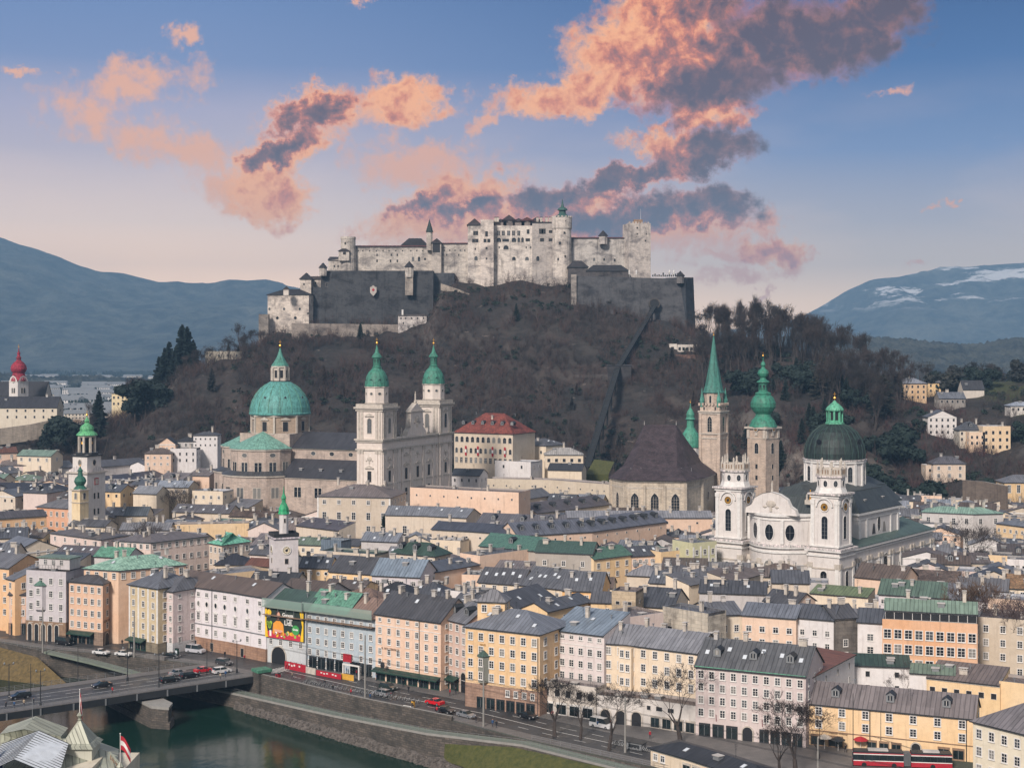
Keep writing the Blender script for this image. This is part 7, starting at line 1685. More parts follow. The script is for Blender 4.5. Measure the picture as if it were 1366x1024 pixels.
fblock('gate_building','big white cubic gate building with dark roof at the western tip of the castle','gatehouse',357,412,393,436,975,18,(222,210,198),dY=2,roof=('hip',4.0,(50,50,56)),wins=W((359.5,379,400),412,1.5,1.8,'round') +W((370,394),424,2.0,2.0,'round') +W((411,),418,1.2,1.4))
fturret('roof_lantern','tiny white gabled lantern on the roof of the cubic gate building',382,381.5,386,390,966,2.4,(224,214,204),(64,58,56),4)
fblock('square_tower','slim square tower with dark pyramid roof beside the cubic gate building','tower',400.5,415,372,436,982,8,(218,206,194),roof=('hip',4.4,(52,50,54)),wins=W((405.5,),379,1.0,1.4))
fblock('link_building','low white link building with dark roof right of the slim square tower','castle wing',415,430,372,384,990,9,(206,196,186),roof=('gable',2,(80,70,66)),wins=W((421,),377,1,1.2))
fblock('outer_wall','long grey brown outer wall under the dark bastion','castle wall',389,546,431,458,960,4,(150,140,132),y_r=433,batter=1.0)
fblock('outer_wall','short outer wall end piece left of the cubic gate building','castle wall',345,358,419,434,968,5,(150,142,134))
fblock('white_house','white house with chimney standing alone on the outer wall','house',531,569,420.5,446,958,9,(220,212,206),roof=('shed',.8,(110,104,100)),wins=W((535,541,549,557,565),424.5,.9,1.2) +W((552,563),434,.9,1.2) +W((538,),431,.9,1.2))
mb=MB();mb.box((0,0,0),(1.1,1.1,4),M_WH);tag(mb.build('chimney_stack',None,tuple(AT(537,421,961))),'lone white chimney stack of the white house on the outer wall','chimney')
mb=MB();mb.lathe([(3.2,0),(3.2,1.5),(0.1,3.9)],10,M_DK,(0,0,0),0,1,.2)
# upper castle, left
fblock('castle_wing','low sloping white wing at the left end of the upper castle','castle wing',438,458,347,362,1004,12,FW,roof=('shed',3.0,(58,54,58)),wins=W((446,451),355,.9,1.6),y_r=345)
t=thing('round_tower','round stone keep with flagpole at the left end of the upper castle','tower',tuple(AT(464.5,362,1006)));mb=MB();mb.lathe([(5.6,-12),(5.2,10),(5.0,21.5),(5.3,22.2),(5.3,23.6)],20,M_OW);mb.build('wall',t,color=lin(*FW))
mb=MB();mb.tube((-2.6,0,23),(-2.6,0,35),.12,.06,M_WH);mb.build('flagpole',t)
mb=MB();mb.box((-2.2,-4.6,7),(7.2,4.5,6.6),M_OW);mb.build('oriel',t,color=lin(*FW));mb=MB();mb.prism(rect(-2.2,-4.8,8.2,6),13.6,15.4,M_TI,scale=.3);mb.build('oriel_roof',t,color=lin(60,54,56))
add_win(t,'dark',2.0,1.8,(-1.8,-6.88,12),0,M_CR);add_win(t,'dark',1.0,1.4,(-1.5,-5.12,19),0,M_CR)
fblock('castle_wing','long white weathered castle wing between round keep and chapel','castle wing',474,576,329,363,1008,12,FW,roof=('gable',1.2,(112,62,54)),wins=W((478,484,493,502,511,519,528,537,548,556,564),334.5,.8,1.0) +W((503,522,530),340,.9,1.6) +W((503,521,530),348,1.0,1.8) +W((551,559),345.5,1.6,3.2,'arch') +W((567,),345.5,1.4,1.6))
t,F=fblock('chapel','castle chapel with steep black roof and thin spire turret','chapel',535,571,328,338,1016,10,FW,roof=('hip',5.6,(46,46,52)))
t=fturret('chapel_turret','needle thin green capped turret at the right end of the black chapel roof',573,292,309.5,330,1006,2.2,(200,190,180),(54,72,70))
fblock('hatch_tower','squat dark fronted hatch tower with pyramid roof right of the chapel','tower',576,588.5,324,362,1000,9,(196,186,176),roof=('hip',3.4,(60,54,56)),wins=W((582,),330.5,5.2,6.4))
fblock('castle_wing','white castle wall between hatch tower and the tall palace','castle wing',588,625,325,366,1004,12,FW,roof=('gable',1.0,(120,60,52)),wins=W((593,600,607,614,620),334,.8,1.0) +W((596,612),340,.9,1.4))
fblock('bastion_flank','dark rocky wall patch filling between the huge bastion and the hatch tower','castle wall',574,606,364,420,994,12,(84,86,90),batter=2)
# palace
fblock('palace_wing','left block of the castle palace with dark shutters','castle palace',624,641.5,300,373,1000,16,(222,212,202),roof=('hip',5.0,(66,56,58)),wins=W((633,636),311,1.8,2.8) +W((632,636),321,2.2,2.4) +W((635,),344.5,2.2,2.8,'arch') +W((634,),332,1,1.3))
fblock('palace_wing','slim blank tower block between left palace block and the wide palace front','castle palace',641,658.5,293,372,997,18,(222,210,200),cren=False,wins=W((649,),312,1.8,3.6) +W((647,652),321,2.0,2.4) +W((649,),331,1.4,1.6) +W((649,),345,1.0,1.4))
t,F=fblock('palace','wide white palace front with a row of arched loggia windows','castle palace',658,710,301,361,1003,16,(226,216,206),wins=W((665,671.5,678.5,685,692),311,1.9,3.2,'sash') +W((704.5,),309,1.8,3.0) +W((665.5,685.5),320,3.0,3.0,'arch') +W((674.5,),320.5,4.6,2.0) +W((692,697),320,1.6,3.2,'arch') +W((704,),320,3.0,2.0) +W((675,),330,3.4,2.8,'arch') +W((666,702,708),330,.9,1.2) +W((685.5,703),345,2.4,2.4,'arch'))
fblock('palace_attic','crenellated attic roofs with dark pyramid behind the wide palace front','castle palace',658,712,297,306,1009,12,(110,106,108),roof=('hip',1.8,(58,54,60)),cren=True)
for px,tip,ev,lab in ((679,286.5,294,'steepest dark pyramid roof on the palace attic'),(668,292,296,'low pyramid roof left on the palace attic'),(692,291,296,'low pyramid roof right on the palace attic'),(703,289.5,295,'reddish pyramid roof near the round palace tower'),(715,290,296,'small pyramid roof over the dark stained palace wing')):fturret('roof_pavilion',lab,px,tip,ev,300,1012,5.6,(140,130,126),(66,56,60) if px != 703 else (96,56,54),4)
for px in (661,664,717,722,729,734):mb=MB();mb.box((0,0,0),(1.6,1.4,3.0),M_CH);mb.box((0,0,3.0),(2.0,1.8,.3),M_IR);tag(mb.build('chimney_stack',None,tuple(AT(px,296,1006))),'stubby chimney stack on the skyline of the castle palace roofs','chimney','palace chimneys')
fblock('palace_wing','dark stained palace wing with square barred windows','castle palace',710,738,297,358,1002,14,(186,178,172),roof=('shed',1.8,(74,60,60)),wins=W((722,725),308.5,3.0,3.6) +W((734.5,),309,2.4,2.0) +W((723,),320,2.8,2.4) +W((734.5,),320,2.8,2.0) +W((717.5,),345,2.2,3.4,'arch'))
t=thing('bell_tower','stout round palace tower with green onion belfry','tower',tuple(AT(749.5,366,1000)));mb=MB();mb.lathe([(7.8,-14),(7.2,0),(6.6,12),(6.4,30.4),(6.9,31.4),(6.9,38.6),(6.6,38.6),(6.6,37.6)],24,M_OW,cap=True)
for k in range(16):a=k*math.pi/8;mb.box((6.7*math.cos(a),6.7*math.sin(a),38.5),(.6,1.4,1.2),M_OW,a)
mb.build('wall',t,color=lin(214,204,194))
for x,z,w_,h_ in ((-1.5,21,1.6,1.8),(1.5,28,1.2,1.4),(2,36,1,1),(-2.6,10,1.4,1.6),(2.0,12,1,1.4)):add_win(t,'dark',w_,h_,(x,-math.sqrt(6.75**2-x*x) -.05,z),0,M_CR)
mb=MB();mb.lathe([(5.2,38.4),(4.6,39.8),(2.4,41.4),(2.2,43.4),(3.6,43.8),(3.0,45.0),(1.2,46.2),(.6,48.2),(.1,51.6)],10,M_CU);mb.build('belfry',t,(0.4,0,0),color=lin(52,92,84))
# right of the tower
t,F=fblock('castle_wing','long white castle wing streaked black at its top, left of the square east tower','castle wing',762,848,317.5,354,1003,12,(196,190,184),roof=('gable',1.0,(120,58,52)),wins=W((792.5,),346,1.6,2.4,'arch') +W((806,),346,1.4,2.0,'arch') +W((804,),324,2.6,2.8) +W((820,),347,1.2,2.0))
fturret('stair_turret','little pointed turret on the skyline of the black streaked wing',804.5,307,314.5,322,1000,3.0,(200,192,186))
fblock('east_tower','tall square east tower with crenellated top and flagpole','tower',839,868,298,370,996,13,(206,196,188),dY=-2,cren=True,wins=W((850,),304,1.0,1.2) +W((861,),321,1.0,1.2) +W((850,862),312,.8,1))
mb=MB();mb.tube((0,0,0),(0,0,8),.12,.06,M_WH);tag(mb.build('flagpole',None,tuple(AT(854.5,294,1000))),'bare flagpole on the square east tower','flagpole')
mb=MB();mb.box((0,0,-3),(6,5,4.4),M_BR);tag(mb.build('lookout_hut',None,tuple(AT(851,296,1002))),'dark rooftop hut on the square east tower','hut')
fblock('terrace_house','low dark roofed terrace building beneath the black streaked wing','castle wing',783,838,361,372,985,9,(92,88,88),roof=('hip',4.0,(54,54,60)))
fblock('terrace_house','low dark stair roof at the foot of the round palace tower','castle wing',758,784,356,372,986,8,(92,88,88),roof=('hip',4.4,(60,58,62)))
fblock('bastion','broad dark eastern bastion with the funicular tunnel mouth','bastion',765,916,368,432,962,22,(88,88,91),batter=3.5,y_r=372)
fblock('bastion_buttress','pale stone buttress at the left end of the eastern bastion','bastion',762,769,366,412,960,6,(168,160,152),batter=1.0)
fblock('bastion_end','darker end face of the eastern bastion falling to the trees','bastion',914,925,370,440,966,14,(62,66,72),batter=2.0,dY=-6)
mb=MB();mb.lathe([(4.6,-2),(4.6,0)],20,M_QW,(0,0,0));
tm=thing('tunnel_portal','round funicular tunnel mouth in the eastern bastion','tunnel',tuple(AT(873,405,957)))
mb=MB();N=20
for k in range(N):
 a,b=2*math.pi*k/N,2*math.pi*(k+1) /N;mb.face([(3.6*math.cos(a),-1.2,3.6*math.sin(a)),(3.6*math.cos(b),-1.2,3.6*math.sin(b)),(3.0*math.cos(b),-1.2,3.0*math.sin(b)),(3.0*math.cos(a),-1.2,3.0*math.sin(a))],M_QW)
 mb.face([(3.6*math.cos(a),6,3.6*math.sin(a)),(3.6*math.cos(b),6,3.6*math.sin(b)),(3.6*math.cos(b),-1.2,3.6*math.sin(b)),(3.6*math.cos(a),-1.2,3.6*math.sin(a))],M_QW)
mb.face([(3.0*math.cos(2*math.pi*k/N),-1.0,3.0*math.sin(2*math.pi*k/N)) for k in range(N)],M_DK);mb.build('mouth',tm)
fturret('watch_turret','small pointed turret on the right corner of the eastern bastion',907.5,361,368,374,960,2.6,(120,116,116))
mb=MB()
for k in range(16):x=k*1.35;mb.box((x,0,0),(.8,.8,rng.uniform(1.0,2.8)),M_IR)
tag(mb.build('parapet',None,tuple(AT(871,369,962))),'jagged parapet along the terrace right of the square east tower','parapet')
for k,px in enumerate((839.5,849,893,899)):
 mb=MB();mb.tube((0,0,0),(0,0,4.0),.1,.1,M_WH);mb.lathe([(.45,1.4),(.55,3.6),(.1,4.6)],8,M_WH)
 tag(mb.build('parasol',None,tuple(AT(px,369,964-k))),'folded white parasol on the castle terrace','parasol','folded parasols on the castle terrace')
# funicular
fu=thing('funicular_track','steep dark funicular track climbing from the valley to the tunnel mouth','funicular',tuple(AT(783,622,742)))
o0=AT(783,622,742);top=AT(873,408,955);mid=AT(823,492,866)
def seg(mb,a,b,w,up):
 a,b=a-o0,b-o0;d_=(b-a).normalized();s=d_.cross(Vector((0,0,1))).normalized()
 for o_ in (-w/2,w/2):mb.tube(a+s*o_+Vector((0,0,up)),b+s*o_+Vector((0,0,up)),.14,.14,M_IR,4)
 A,B,C_,D=a-s*w/2,a+s*w/2,b+s*w/2,b-s*w/2
 mb.face([A,B,C_,D],M_TB);z=Vector((0,0,-1.6));mb.face([A+z,D+z,D,A][::-1],M_TB);mb.face([B,C_,C_+z,B+z][::-1],M_TB)
 n=26
 for k in range(n):q=a.lerp(b,k/n);mb.tube(q-s*w/2+Vector((0,0,.1)),q+s*w/2+Vector((0,0,.1)),.1,.1,M_IR,4)
 for k in range(7):q=a.lerp(b,(k+.5) /7);mb.box((q.x,q.y,q.z-14),(1.0,1.0,13),M_TB)
mb=MB();seg(mb,o0,mid,3.2,.2);seg(mb,mid,top,3.0,.2);mb.build('rails',fu)
fblock('passing_station','dark flat roofed passing station halfway up the funicular','station',811,842,487.5,500,868,8,(70,68,70),roof=('shed',.4,(84,86,92)))
lw_=MB();lw_.face([(-2,0,0),(9,-2,0),(13,14,5),(3,16,6)],M_GB);lw_.face([(-2,0,-6),(9,-2,-6),(9,-2,0),(-2,0,0)],M_GB);lw_.build('lawn',None,tuple(AT(787,632,720)),kind='structure')
# ------------------------------------------------------------------ vegetation
def fast_mesh(name,V,Fq,m,smooth=False):
 V=np.asarray(V,np.float32).reshape(-1,3);n=len(V) // 4
 me=bpy.data.meshes.new(name);me.vertices.add(len(V));me.vertices.foreach_set('co',V.ravel())
 me.loops.add(n*4);me.loops.foreach_set('vertex_index',np.arange(n*4,dtype=np.int32));me.polygons.add(n);me.polygons.foreach_set('loop_start',np.arange(0,n*4,4,dtype=np.int32));me.polygons.foreach_set('loop_total',np.full(n,4,np.int32))
 me.materials.append(m);me.update(calc_edges=True);return me
def bare_tree(seed,H,spread,levels,thick,twig_w,ntw,upw=.12):
 """trunk+limb mesh and twig mesh, both grown from one branching skeleton"""
 r=random.Random(seed);tr=MB();tw=[]
 def twigs(p,d,L):
  for _ in range(ntw):
   v=(d+Vector((r.gauss(0,.55),r.gauss(0,.55),r.gauss(.1,.45)))).normalized() *L*r.uniform(.5,1.2)
   q=p+d*L*r.uniform(-.2,1) ;s=v.cross(Vector((r.gauss(0,1),r.gauss(0,1),r.gauss(0,1)))).normalized() *twig_w
   tw.extend([q-s,q+s,q+v+s*.3,q+v-s*.3])
   s2=s.cross(v).normalized() *twig_w;v2=(v+Vector((r.gauss(0,.5),r.gauss(0,.5),r.gauss(0,.4))) *L*.5) *.8;q2=q+v*.4
   tw.extend([q2-s2,q2+s2,q2+v2+s2*.2,q2+v2-s2*.2])
 def grow(p,d,L,rad,lv):
  n=2 if lv<2 else 1;
  for _ in range(n):
   d2=(d+Vector((r.gauss(0,.09),r.gauss(0,.09),.04))).normalized();q=p+d2*L/n;tr.tube(p,q,rad,rad*.8,M_BK,5 if lv<2 else 3);p,d,rad=q,d2,rad*.8
  if lv>=levels:twigs(p-d*L*.6,d,L*.9);return
  k=r.choice([2,3,3]) if lv else r.choice([3,4])
  for i in range(k):
   a=2*math.pi*(i+r.random() *.7) /k;o=d.orthogonal().normalized();o2=d.cross(o)
   nd=(d*r.uniform(.75,1.2) +(o*math.cos(a) +o2*math.sin(a)) *spread*r.uniform(.6,1.2) +Vector((0,0,upw))).normalized()
   grow(p,nd,L*r.uniform(.62,.85),rad*r.uniform(.5,.7),lv+1)
  if lv>=max(2,levels-3):twigs(p,d,L*.6)
 grow(Vector((0,0,-.5)),Vector((0,0,1)),H*.30,thick,0)
 return tr.mesh('trunk'),fast_mesh('crown',[tuple(v) for v in tw],None,M_TW)
def conifer(seed,H,R0,lo=.08):
 r=random.Random(seed);V=[];tr=MB();tr.tube((0,0,-1),(0,0,H*.96),H*.022,.04,M_BK,5);n=int(H*22)
 for i in range(n):
  f=lo+(1-lo) *(i/n) **.85;z=H*f;R_=R0*(1-f) **.8*r.uniform(.45,1.15) +.25;a=r.uniform(0,6.283)
  d=Vector((math.cos(a),math.sin(a),-.28+.25*f));b=Vector((0,0,z));s=Vector((-math.sin(a),math.cos(a),0))
  for k in range(3):
   t0,t1=k/3,(k+1.15) /3;w0,w1=R_*.24*(1-t0*.5),R_*.24*(1-t1*.7)
   dz=Vector((0,0,r.uniform(-.2,.15)));V.extend([b+d*R_*t0-s*w0,b+d*R_*t0+s*w0,b+d*R_*t1+s*w1+dz,b+d*R_*t1-s*w1+dz])
   V.extend([b+d*R_*t0,b+d*R_*t1,b+d*R_*t1-Vector((0,0,.5*w1+.3)),b+d*R_*t0-Vector((0,0,.5*w0+.3))])
 return tr.mesh('trunk'),fast_mesh('crown',[tuple(v) for v in V],None,M_ND)
def round_evergreen(seed,H,W_,n=2600,ls=.55):
 r=random.Random(seed);V=[];tr=MB();tr.tube((0,0,-1),(0,0,H*.7),H*.03,H*.012,M_BK,5)
 cl=[(Vector((r.gauss(0,.28) *W_,r.gauss(0,.28) *W_,H*r.uniform(.25,.88))),W_*r.uniform(.16,.34)) for _ in range(16)]
 for _ in range(n):
  c,R_=r.choice(cl);d=Vector((r.gauss(0,1),r.gauss(0,1),r.gauss(0,1))).normalized();p=c+Vector((d.x,d.y,d.z*.8)) *R_*r.uniform(.6,1.08)
  u=Vector((r.gauss(0,1),r.gauss(0,1),r.gauss(0,.5))).normalized() *ls*r.uniform(.6,1.3);v=u.cross(d).normalized() *ls*r.uniform(.5,.9);V.extend([p-u-v,p+u-v,p+u+v,p-u+v])
 return tr.mesh('trunk'),fast_mesh('crown',[tuple(v) for v in V],None,M_ND)
T_NEAR=[bare_tree(s,10,.60,6,.34,.018,3,.2) for s in (1,2,3)]
T_FAR=[bare_tree(s,10,.36+.08*(s % 3),5,.24,.030,2,.42) for s in (11,12,13,14,15)]
T_POP=[bare_tree(s,10,.26,5,.2,.030,2,.6) for s in (21,22,23)]
T_CON=[conifer(s,10,2.6) for s in (31,32,33)]
T_RND=[round_evergreen(s,10,9) for s in (41,42,43)]
def tree(kind,loc,h,label,group=None,name='bare_tree',col=(86,72,68),sx=1.0,scale_ref=10.0):
 tm_,cm=rng.choice(kind);t=thing(name,label,'tree',tuple(loc),rng.uniform(0,6.28),group);s=h/scale_ref;t.scale=(s*sx,s*sx,s)
 put(tm_,'trunk',t);put(cm,'crown',t,color=lin(*col));return t
def on_hill(px,Y,dz=-.3):X=(px-683) /FPX*Y;return Vector((X,Y,max(0,hill(X,Y)) +dz))
NTW=(40,34,34)
# trees along the quay
for px,py,h,lab in ((686+54,982,11.5,'bare chestnut tree before the low white pavilion, leftmost of the quay trees'),(774,985,9.5,'slim bare tree between the chestnut and the white van on the quay'),(812,1000,11.5,'bare quay tree beside the white van and the bike racks'),(908,992,13.5,'large spreading bare tree growing through the promenade building roof'),(1062,1040,14,'bare tree right of the promenade building at the lower picture edge'),(1092,1012,8,'thin low bare tree before the long yellow row'),(1040,1030,9,'small bare tree just behind the right end of the promenade building')):
 tree(T_NEAR,G(px,py),h*1.05,lab,sx=1.25,col=NTW)
for px,py,h,lab,kd,Y in ((1312,893,13,'golden brown bare tree before the orange apartment house',T_NEAR,352),(1345,893,11,'bare tree in the far right courtyard',T_NEAR,345),(1209,915,4.5,'small blossoming pale bush like tree before the white house bay',T_NEAR,322)):
 p=AT(px,py,Y);p.z=0;tree(kd,p,h+(11 if Y>330 else 5),lab,col=(120,92,66) if px==1312 else (110,92,92))
for px,Y,h,lab in ((1293,480,23,'tall lone bare tree before the pale green institute roof'),(1310,485,13,'small bare tree right of the tall lone one at the institute'),(158,505,17.5,'bare tree before the white palace wing, left one of two'),(190,512,19,'bare tree before the white palace wing, right one of two'),(232,610,22,'pale bare tree beside the hillside houses left of the cathedral')):
 p=AT(px,500,Y);p.z=0;tree(T_NEAR,p,h,lab,col=(104,96,94))
tree(T_CON,(AT(1290,500,470).x,470,0),14,'dark bushy yew with the tall lone bare tree behind it',name='evergreen_tree',col=(24,44,34),sx=1.6)
tree(T_CON,(AT(516,700,560).x,548,0),18,'slim dark cypress at the corner of the taupe palace',name='cypress',col=(16,40,28),sx=.62)
# ridge trees, right of the castle
GR='bare trees on the wooded ridge right of the castle'
for k in range(215):
 px=rng.uniform(932,1205);Y=rng.uniform(850,930) if px<1100 else rng.uniform(760,900);p=on_hill(px,Y);h=rng.uniform(17,29) *(1.0 if px<1150 else .85)
 tree(T_FAR+T_POP*2,p,h,'bare grey tree among many on the wooded ridge right of the castle',GR,col=rng.choice([(66,58,58),(76,64,60),(58,56,56)]))
for k in range(34):
 px=rng.uniform(985,1215);Y=rng.uniform(720,850);tree(T_RND if rng.random() <.5 else T_CON,on_hill(px,Y),rng.uniform(9,17),'dark evergreen among the bare trees of the ridge right of the castle','evergreens on the wooded ridge','evergreen_tree',(26,42,38))
for px,Y,h,kd,lab,col,sx in ((1098,800,24,T_CON,'big brownish larch standing out above the ridge',(74,66,58),1.4),(1178,780,24,T_CON,'broad brown cypress at the right end of the ridge',(66,60,52),1.5),(1221,660,22,T_RND,'large spreading dark cedar below the white mansard villa',(18,38,32),1.0),(1168,700,16,T_RND,'round dark yew above the collegiate church dome',(18,36,30),1.1),(1145,705,13,T_RND,'second round dark yew touching the collegiate church dome',(20,40,32),1.1),(1200,730,20,T_RND,'tall dark evergreen between the ochre villa and the yews',(20,38,32),.9),(1212,610,14,T_RND,'dark shrubby evergreen behind the collegiate transept roof',(20,36,30),1.2)):
 tree(kd,on_hill(px,Y,-1),h,lab,name='evergreen_tree',col=col,sx=sx)
for k in range(44):
 px=rng.uniform(1205,1385);Y=rng.uniform(860,960);tree(T_FAR if rng.random() <.75 else T_RND,on_hill(px,Y),rng.uniform(9,16),'tree among many on the skyline behind the hillside villas','trees behind the villas','skyline_tree',rng.choice([(60,56,58),(66,60,56),(34,46,44)]))
tree(T_RND,on_hill(1252,870),13,'round dark evergreen right behind the small yellow villa',name='evergreen_tree',col=(24,40,38))
tree(T_RND,on_hill(1308,860),15,'round dark evergreen above the white walled barn',name='evergreen_tree',col=(22,38,36))
for k,(px,Y) in enumerate(((1335,760),(1322,690),(1345,640),(1355,690),(1310,760),(1365,740),(1296,700),(1330,650),(1300,660),(1225,770))):
 tree(T_RND if k % 2 else T_FAR,on_hill(px,Y),rng.uniform(6,10),'garden tree between the hillside villas','garden trees between the villas','garden_tree',(30,48,40) if k % 2 else (84,64,62))
for k in range(130):
 px=rng.uniform(230,930);Y=rng.uniform(770,950);p=on_hill(px,Y)
 if p.z>8:tree(T_FAR if k % 7 else T_CON,p,rng.uniform(7,14),'slender tree standing among many on the open slope of the castle hill','trees on the castle slope','slope_tree',rng.choice([(110,92,84),(92,70,66),(70,62,62),(44,54,46)]))
# left end of the castle hill
GL='dark spruces at the western end of the castle hill'
for px,Y,h in ((212,905,26),(220,900,30),(226,905,33),(243,905,36),(250,910,33),(236,912,28),(232,898,22),(258,915,24)):tree(T_CON,on_hill(px,Y,-2),h*.93,'tall dark spruce in the group at the western end of the castle hill',GL,'spruce',(22,40,40))
for k in range(30):px=rng.uniform(205,350);Y=rng.uniform(895,950);tree(T_FAR,on_hill(px,Y),rng.uniform(8,15),'bare tree on the western spur of the castle hill','bare trees on the western spur',col=(62,58,60))
tree(T_FAR,on_hill(320,955),19,'lone round crowned bare tree on the skyline left of the castle',col=(66,60,58),sx=1.2)
for px,Y,h,kd in ((100,790,17,T_FAR),(88,800,20,T_RND),(117,810,16,T_FAR),(132,830,26,T_CON),(120,835,18,T_FAR),(180,845,28,T_FAR),(194,850,22,T_RND),(64,800,10,T_RND),(20,790,9,T_FAR),(40,792,9,T_FAR),(140,800,16,T_FAR),(168,800,14,T_FAR),(76,780,12,T_FAR)):
 tree(kd,on_hill(px,Y),h,'garden tree on the convent hill at the left','trees around the convent','park_tree',(28,42,40) if kd is not T_FAR else (70,62,62))
# trees and bushes on the castle itself
for k in range(22):px=rng.choice([rng.uniform(585,760),rng.uniform(345,420),rng.uniform(926,960)]);Y=985 if px>580 else 966;tree(T_FAR,on_hill(px,Y,-1),rng.uniform(3,6),'scrubby bare bush at the foot of the castle walls','bushes at the foot of the castle','bush',(62,56,56))
# thicket that covers the hillside: nobody could count it
def thicket(name,n,xr,yr,hr,w,col,seed,cond=None,ntw=9):
 r=random.Random(seed);V=[];c=0;tries=0
 while c<n and tries<n*6:
  tries+=1;X,Y=r.uniform(*xr),r.uniform(*yr);z=hill(X,Y)
  if z<2.5 or fbm(X,Y,24,3,7.7) >.17:continue
  if cond and not cond(X,Y,z):continue
  if any(inpoly(X,Y,P) for P in FOOT_HILL):continue
  c+=1;H=r.uniform(*hr);b=Vector((X,Y,z-.3))
  for _ in range(ntw):
   d=Vector((r.gauss(0,.42),r.gauss(0,.42),1)).normalized() *H*r.uniform(.5,1.1);s=Vector((r.gauss(0,1),r.gauss(0,1),0)).normalized() *w;q=b+Vector((r.gauss(0,.4),r.gauss(0,.4),r.uniform(0,.3) *H))
   V.extend([q-s,q+s,q+d+s*.4,q+d-s*.4])
   for _ in range(2):
    f=r.uniform(.3,.9);q2=q+d*f;d2=(d*.35+Vector((r.gauss(0,.3),r.gauss(0,.3),r.gauss(.1,.2))) *H);V.extend([q2-s*.6,q2+s*.6,q2+d2*.7+s*.2,q2+d2*.7-s*.2])
 me=fast_mesh(name,[tuple(v) for v in V],None,M_TW);o=put(me,name,color=lin(*col),kind='stuff');return o
FOOT_HILL=[P for P in FOOT if sum(p[1] for p in P) /len(P) >600]
keep=lambda X,Y,z:not (X>262 and fbm(X,Y,60,3) >-.1)
tag(thicket('brown_thicket',6500,(-240,250),(700,1000),(3,7.5),.07,(104,80,74),1,keep),'brown leafless thicket covering the castle hill','thicket')
tag(thicket('grey_thicket',4500,(-330,380),(600,960),(3,8),.08,(88,78,76),2,keep),'grey leafless woodland undergrowth on the hill slopes','undergrowth')
tag(thicket('reddish_thicket',900,(120,250),(690,860),(2,4),.09,(112,70,72),3),'reddish leafless scrub on the cliff behind the church towers','scrub')
def _gs(n,xr,yr,seed):
 r=random.Random(seed);V=[];c=0
 while c<n:
  X,Y=r.uniform(*xr),r.uniform(*yr);z=hill(X,Y)
  if z<4 or fbm(X+50,Y,40,3) <.05:c+=.1;continue
  c+=1;R_=r.uniform(.9,2.2);ce=Vector((X,Y,z+R_*.5))
  for _ in range(26):
   d=Vector((r.gauss(0,1),r.gauss(0,1),abs(r.gauss(0,1)))).normalized();p=ce+d*R_*r.uniform(.6,1.1);u=Vector((r.gauss(0,1),r.gauss(0,1),r.gauss(0,.5))).normalized() *.45;v=u.cross(d).normalized() *.35;V.extend([p-u-v,p+u-v,p+u+v,p-u+v])
 return fast_mesh('ivy',[tuple(v) for v in V],None,M_ND)
tag(put(_gs(2000,(-200,380),(700,990),9),'ivy_scrub',color=lin(36,50,36),kind='stuff'),'dark green ivy and low evergreen scrub spotted over the hill','scrub')
# far valley woods as one mass
def _valley(n,seed):
 r=random.Random(seed);V=[]
 for _ in range(n):
  Y=r.choice([r.uniform(1500,2600),r.uniform(2600,4600)]);X=r.uniform(-.36,-.235) *Y if r.random() <.8 else r.uniform(.2,.38) *Y
  if fbm(X,Y,300,3) <-.05:continue
  H=r.uniform(8,16)
  for _ in range(5):
   a=r.uniform(0,3.14);s=Vector((math.cos(a),math.sin(a),0)) *H*r.uniform(.25,.45);c=Vector((X+r.gauss(0,5),Y+r.gauss(0,5),0));u=Vector((0,0,H*r.uniform(.7,1.1)));V.extend([c-s,c+s,c+s*.3+u,c-s*.3+u])
 return fast_mesh('trees',[tuple(v) for v in V],None,M_ND)
tag(put(_valley(4200,5),'valley_woods',color=lin(44,52,50),kind='stuff'),'dark woods and tree belts spread over the far valley floor','woods')
# far town
def _fh(w,d,h,rc):
 def f(mb):
  mb.box((0,0,0),(w,d,h),M_PL)
  e=.6;mb.face([(-w/2-e,-d/2-e,h),(w/2+e,-d/2-e,h),(w/2,0,h+d*.3),(-w/2,0,h+d*.3)],rc);mb.face([(w/2+e,d/2+e,h),(-w/2-e,d/2+e,h),(-w/2,0,h+d*.3),(w/2,0,h+d*.3)],rc)
  mb.face([(w/2,-d/2,h),(w/2,d/2,h),(w/2,0,h+d*.3)],M_PL);mb.face([(-w/2,d/2,h),(-w/2,-d/2,h),(-w/2,0,h+d*.3)],M_PL)
  for r_ in range(int(h/3)):
   for k in range(int(w/3.2)):x=-w/2+(k+.5) *w/int(w/3.2);mb.face([(x-.6,-d/2-.05,1+r_*3),(x+.6,-d/2-.05,1+r_*3),(x+.6,-d/2-.05,2.5+r_*3),(x-.6,-d/2-.05,2.5+r_*3)],M_GL)
 return f
FM=[tmesh('far1',_fh(16,11,7,M_GY)),tmesh('far2',_fh(26,12,12,M_GY)),tmesh('far3',_fh(44,13,15,M_GY)),tmesh('far4',_fh(12,10,6,M_BR))]
for k in range(215):
 Y=rng.choice([rng.uniform(1450,2300),rng.uniform(2300,3600)]);px=rng.uniform(-5,232);X=(px-683) /FPX*Y
 o=put(rng.choice(FM),'distant_house',None,(X,Y,0),rng.uniform(-.5,.5),lin(*rng.choice([(235,232,228),(225,218,205),(214,200,178),(240,238,236)])))
 tag(o,'tiny pale house in the hazy far valley at the left','house','tiny houses in the far valley')
for px,Y,lab in ((148,2150,'long white hospital like block in the hazy valley, under the forested mountain'),(55,2500,'long white flat block in the hazy valley right of the red onion tower'),(105,2300,'second long white block in the hazy valley, below its tree belt')):o=put(FM[2],'distant_block',None,((px-683) /FPX*Y,Y,4),.1,lin(205,202,200));o.scale=(1.1,1,.8);tag(o,lab,'building')
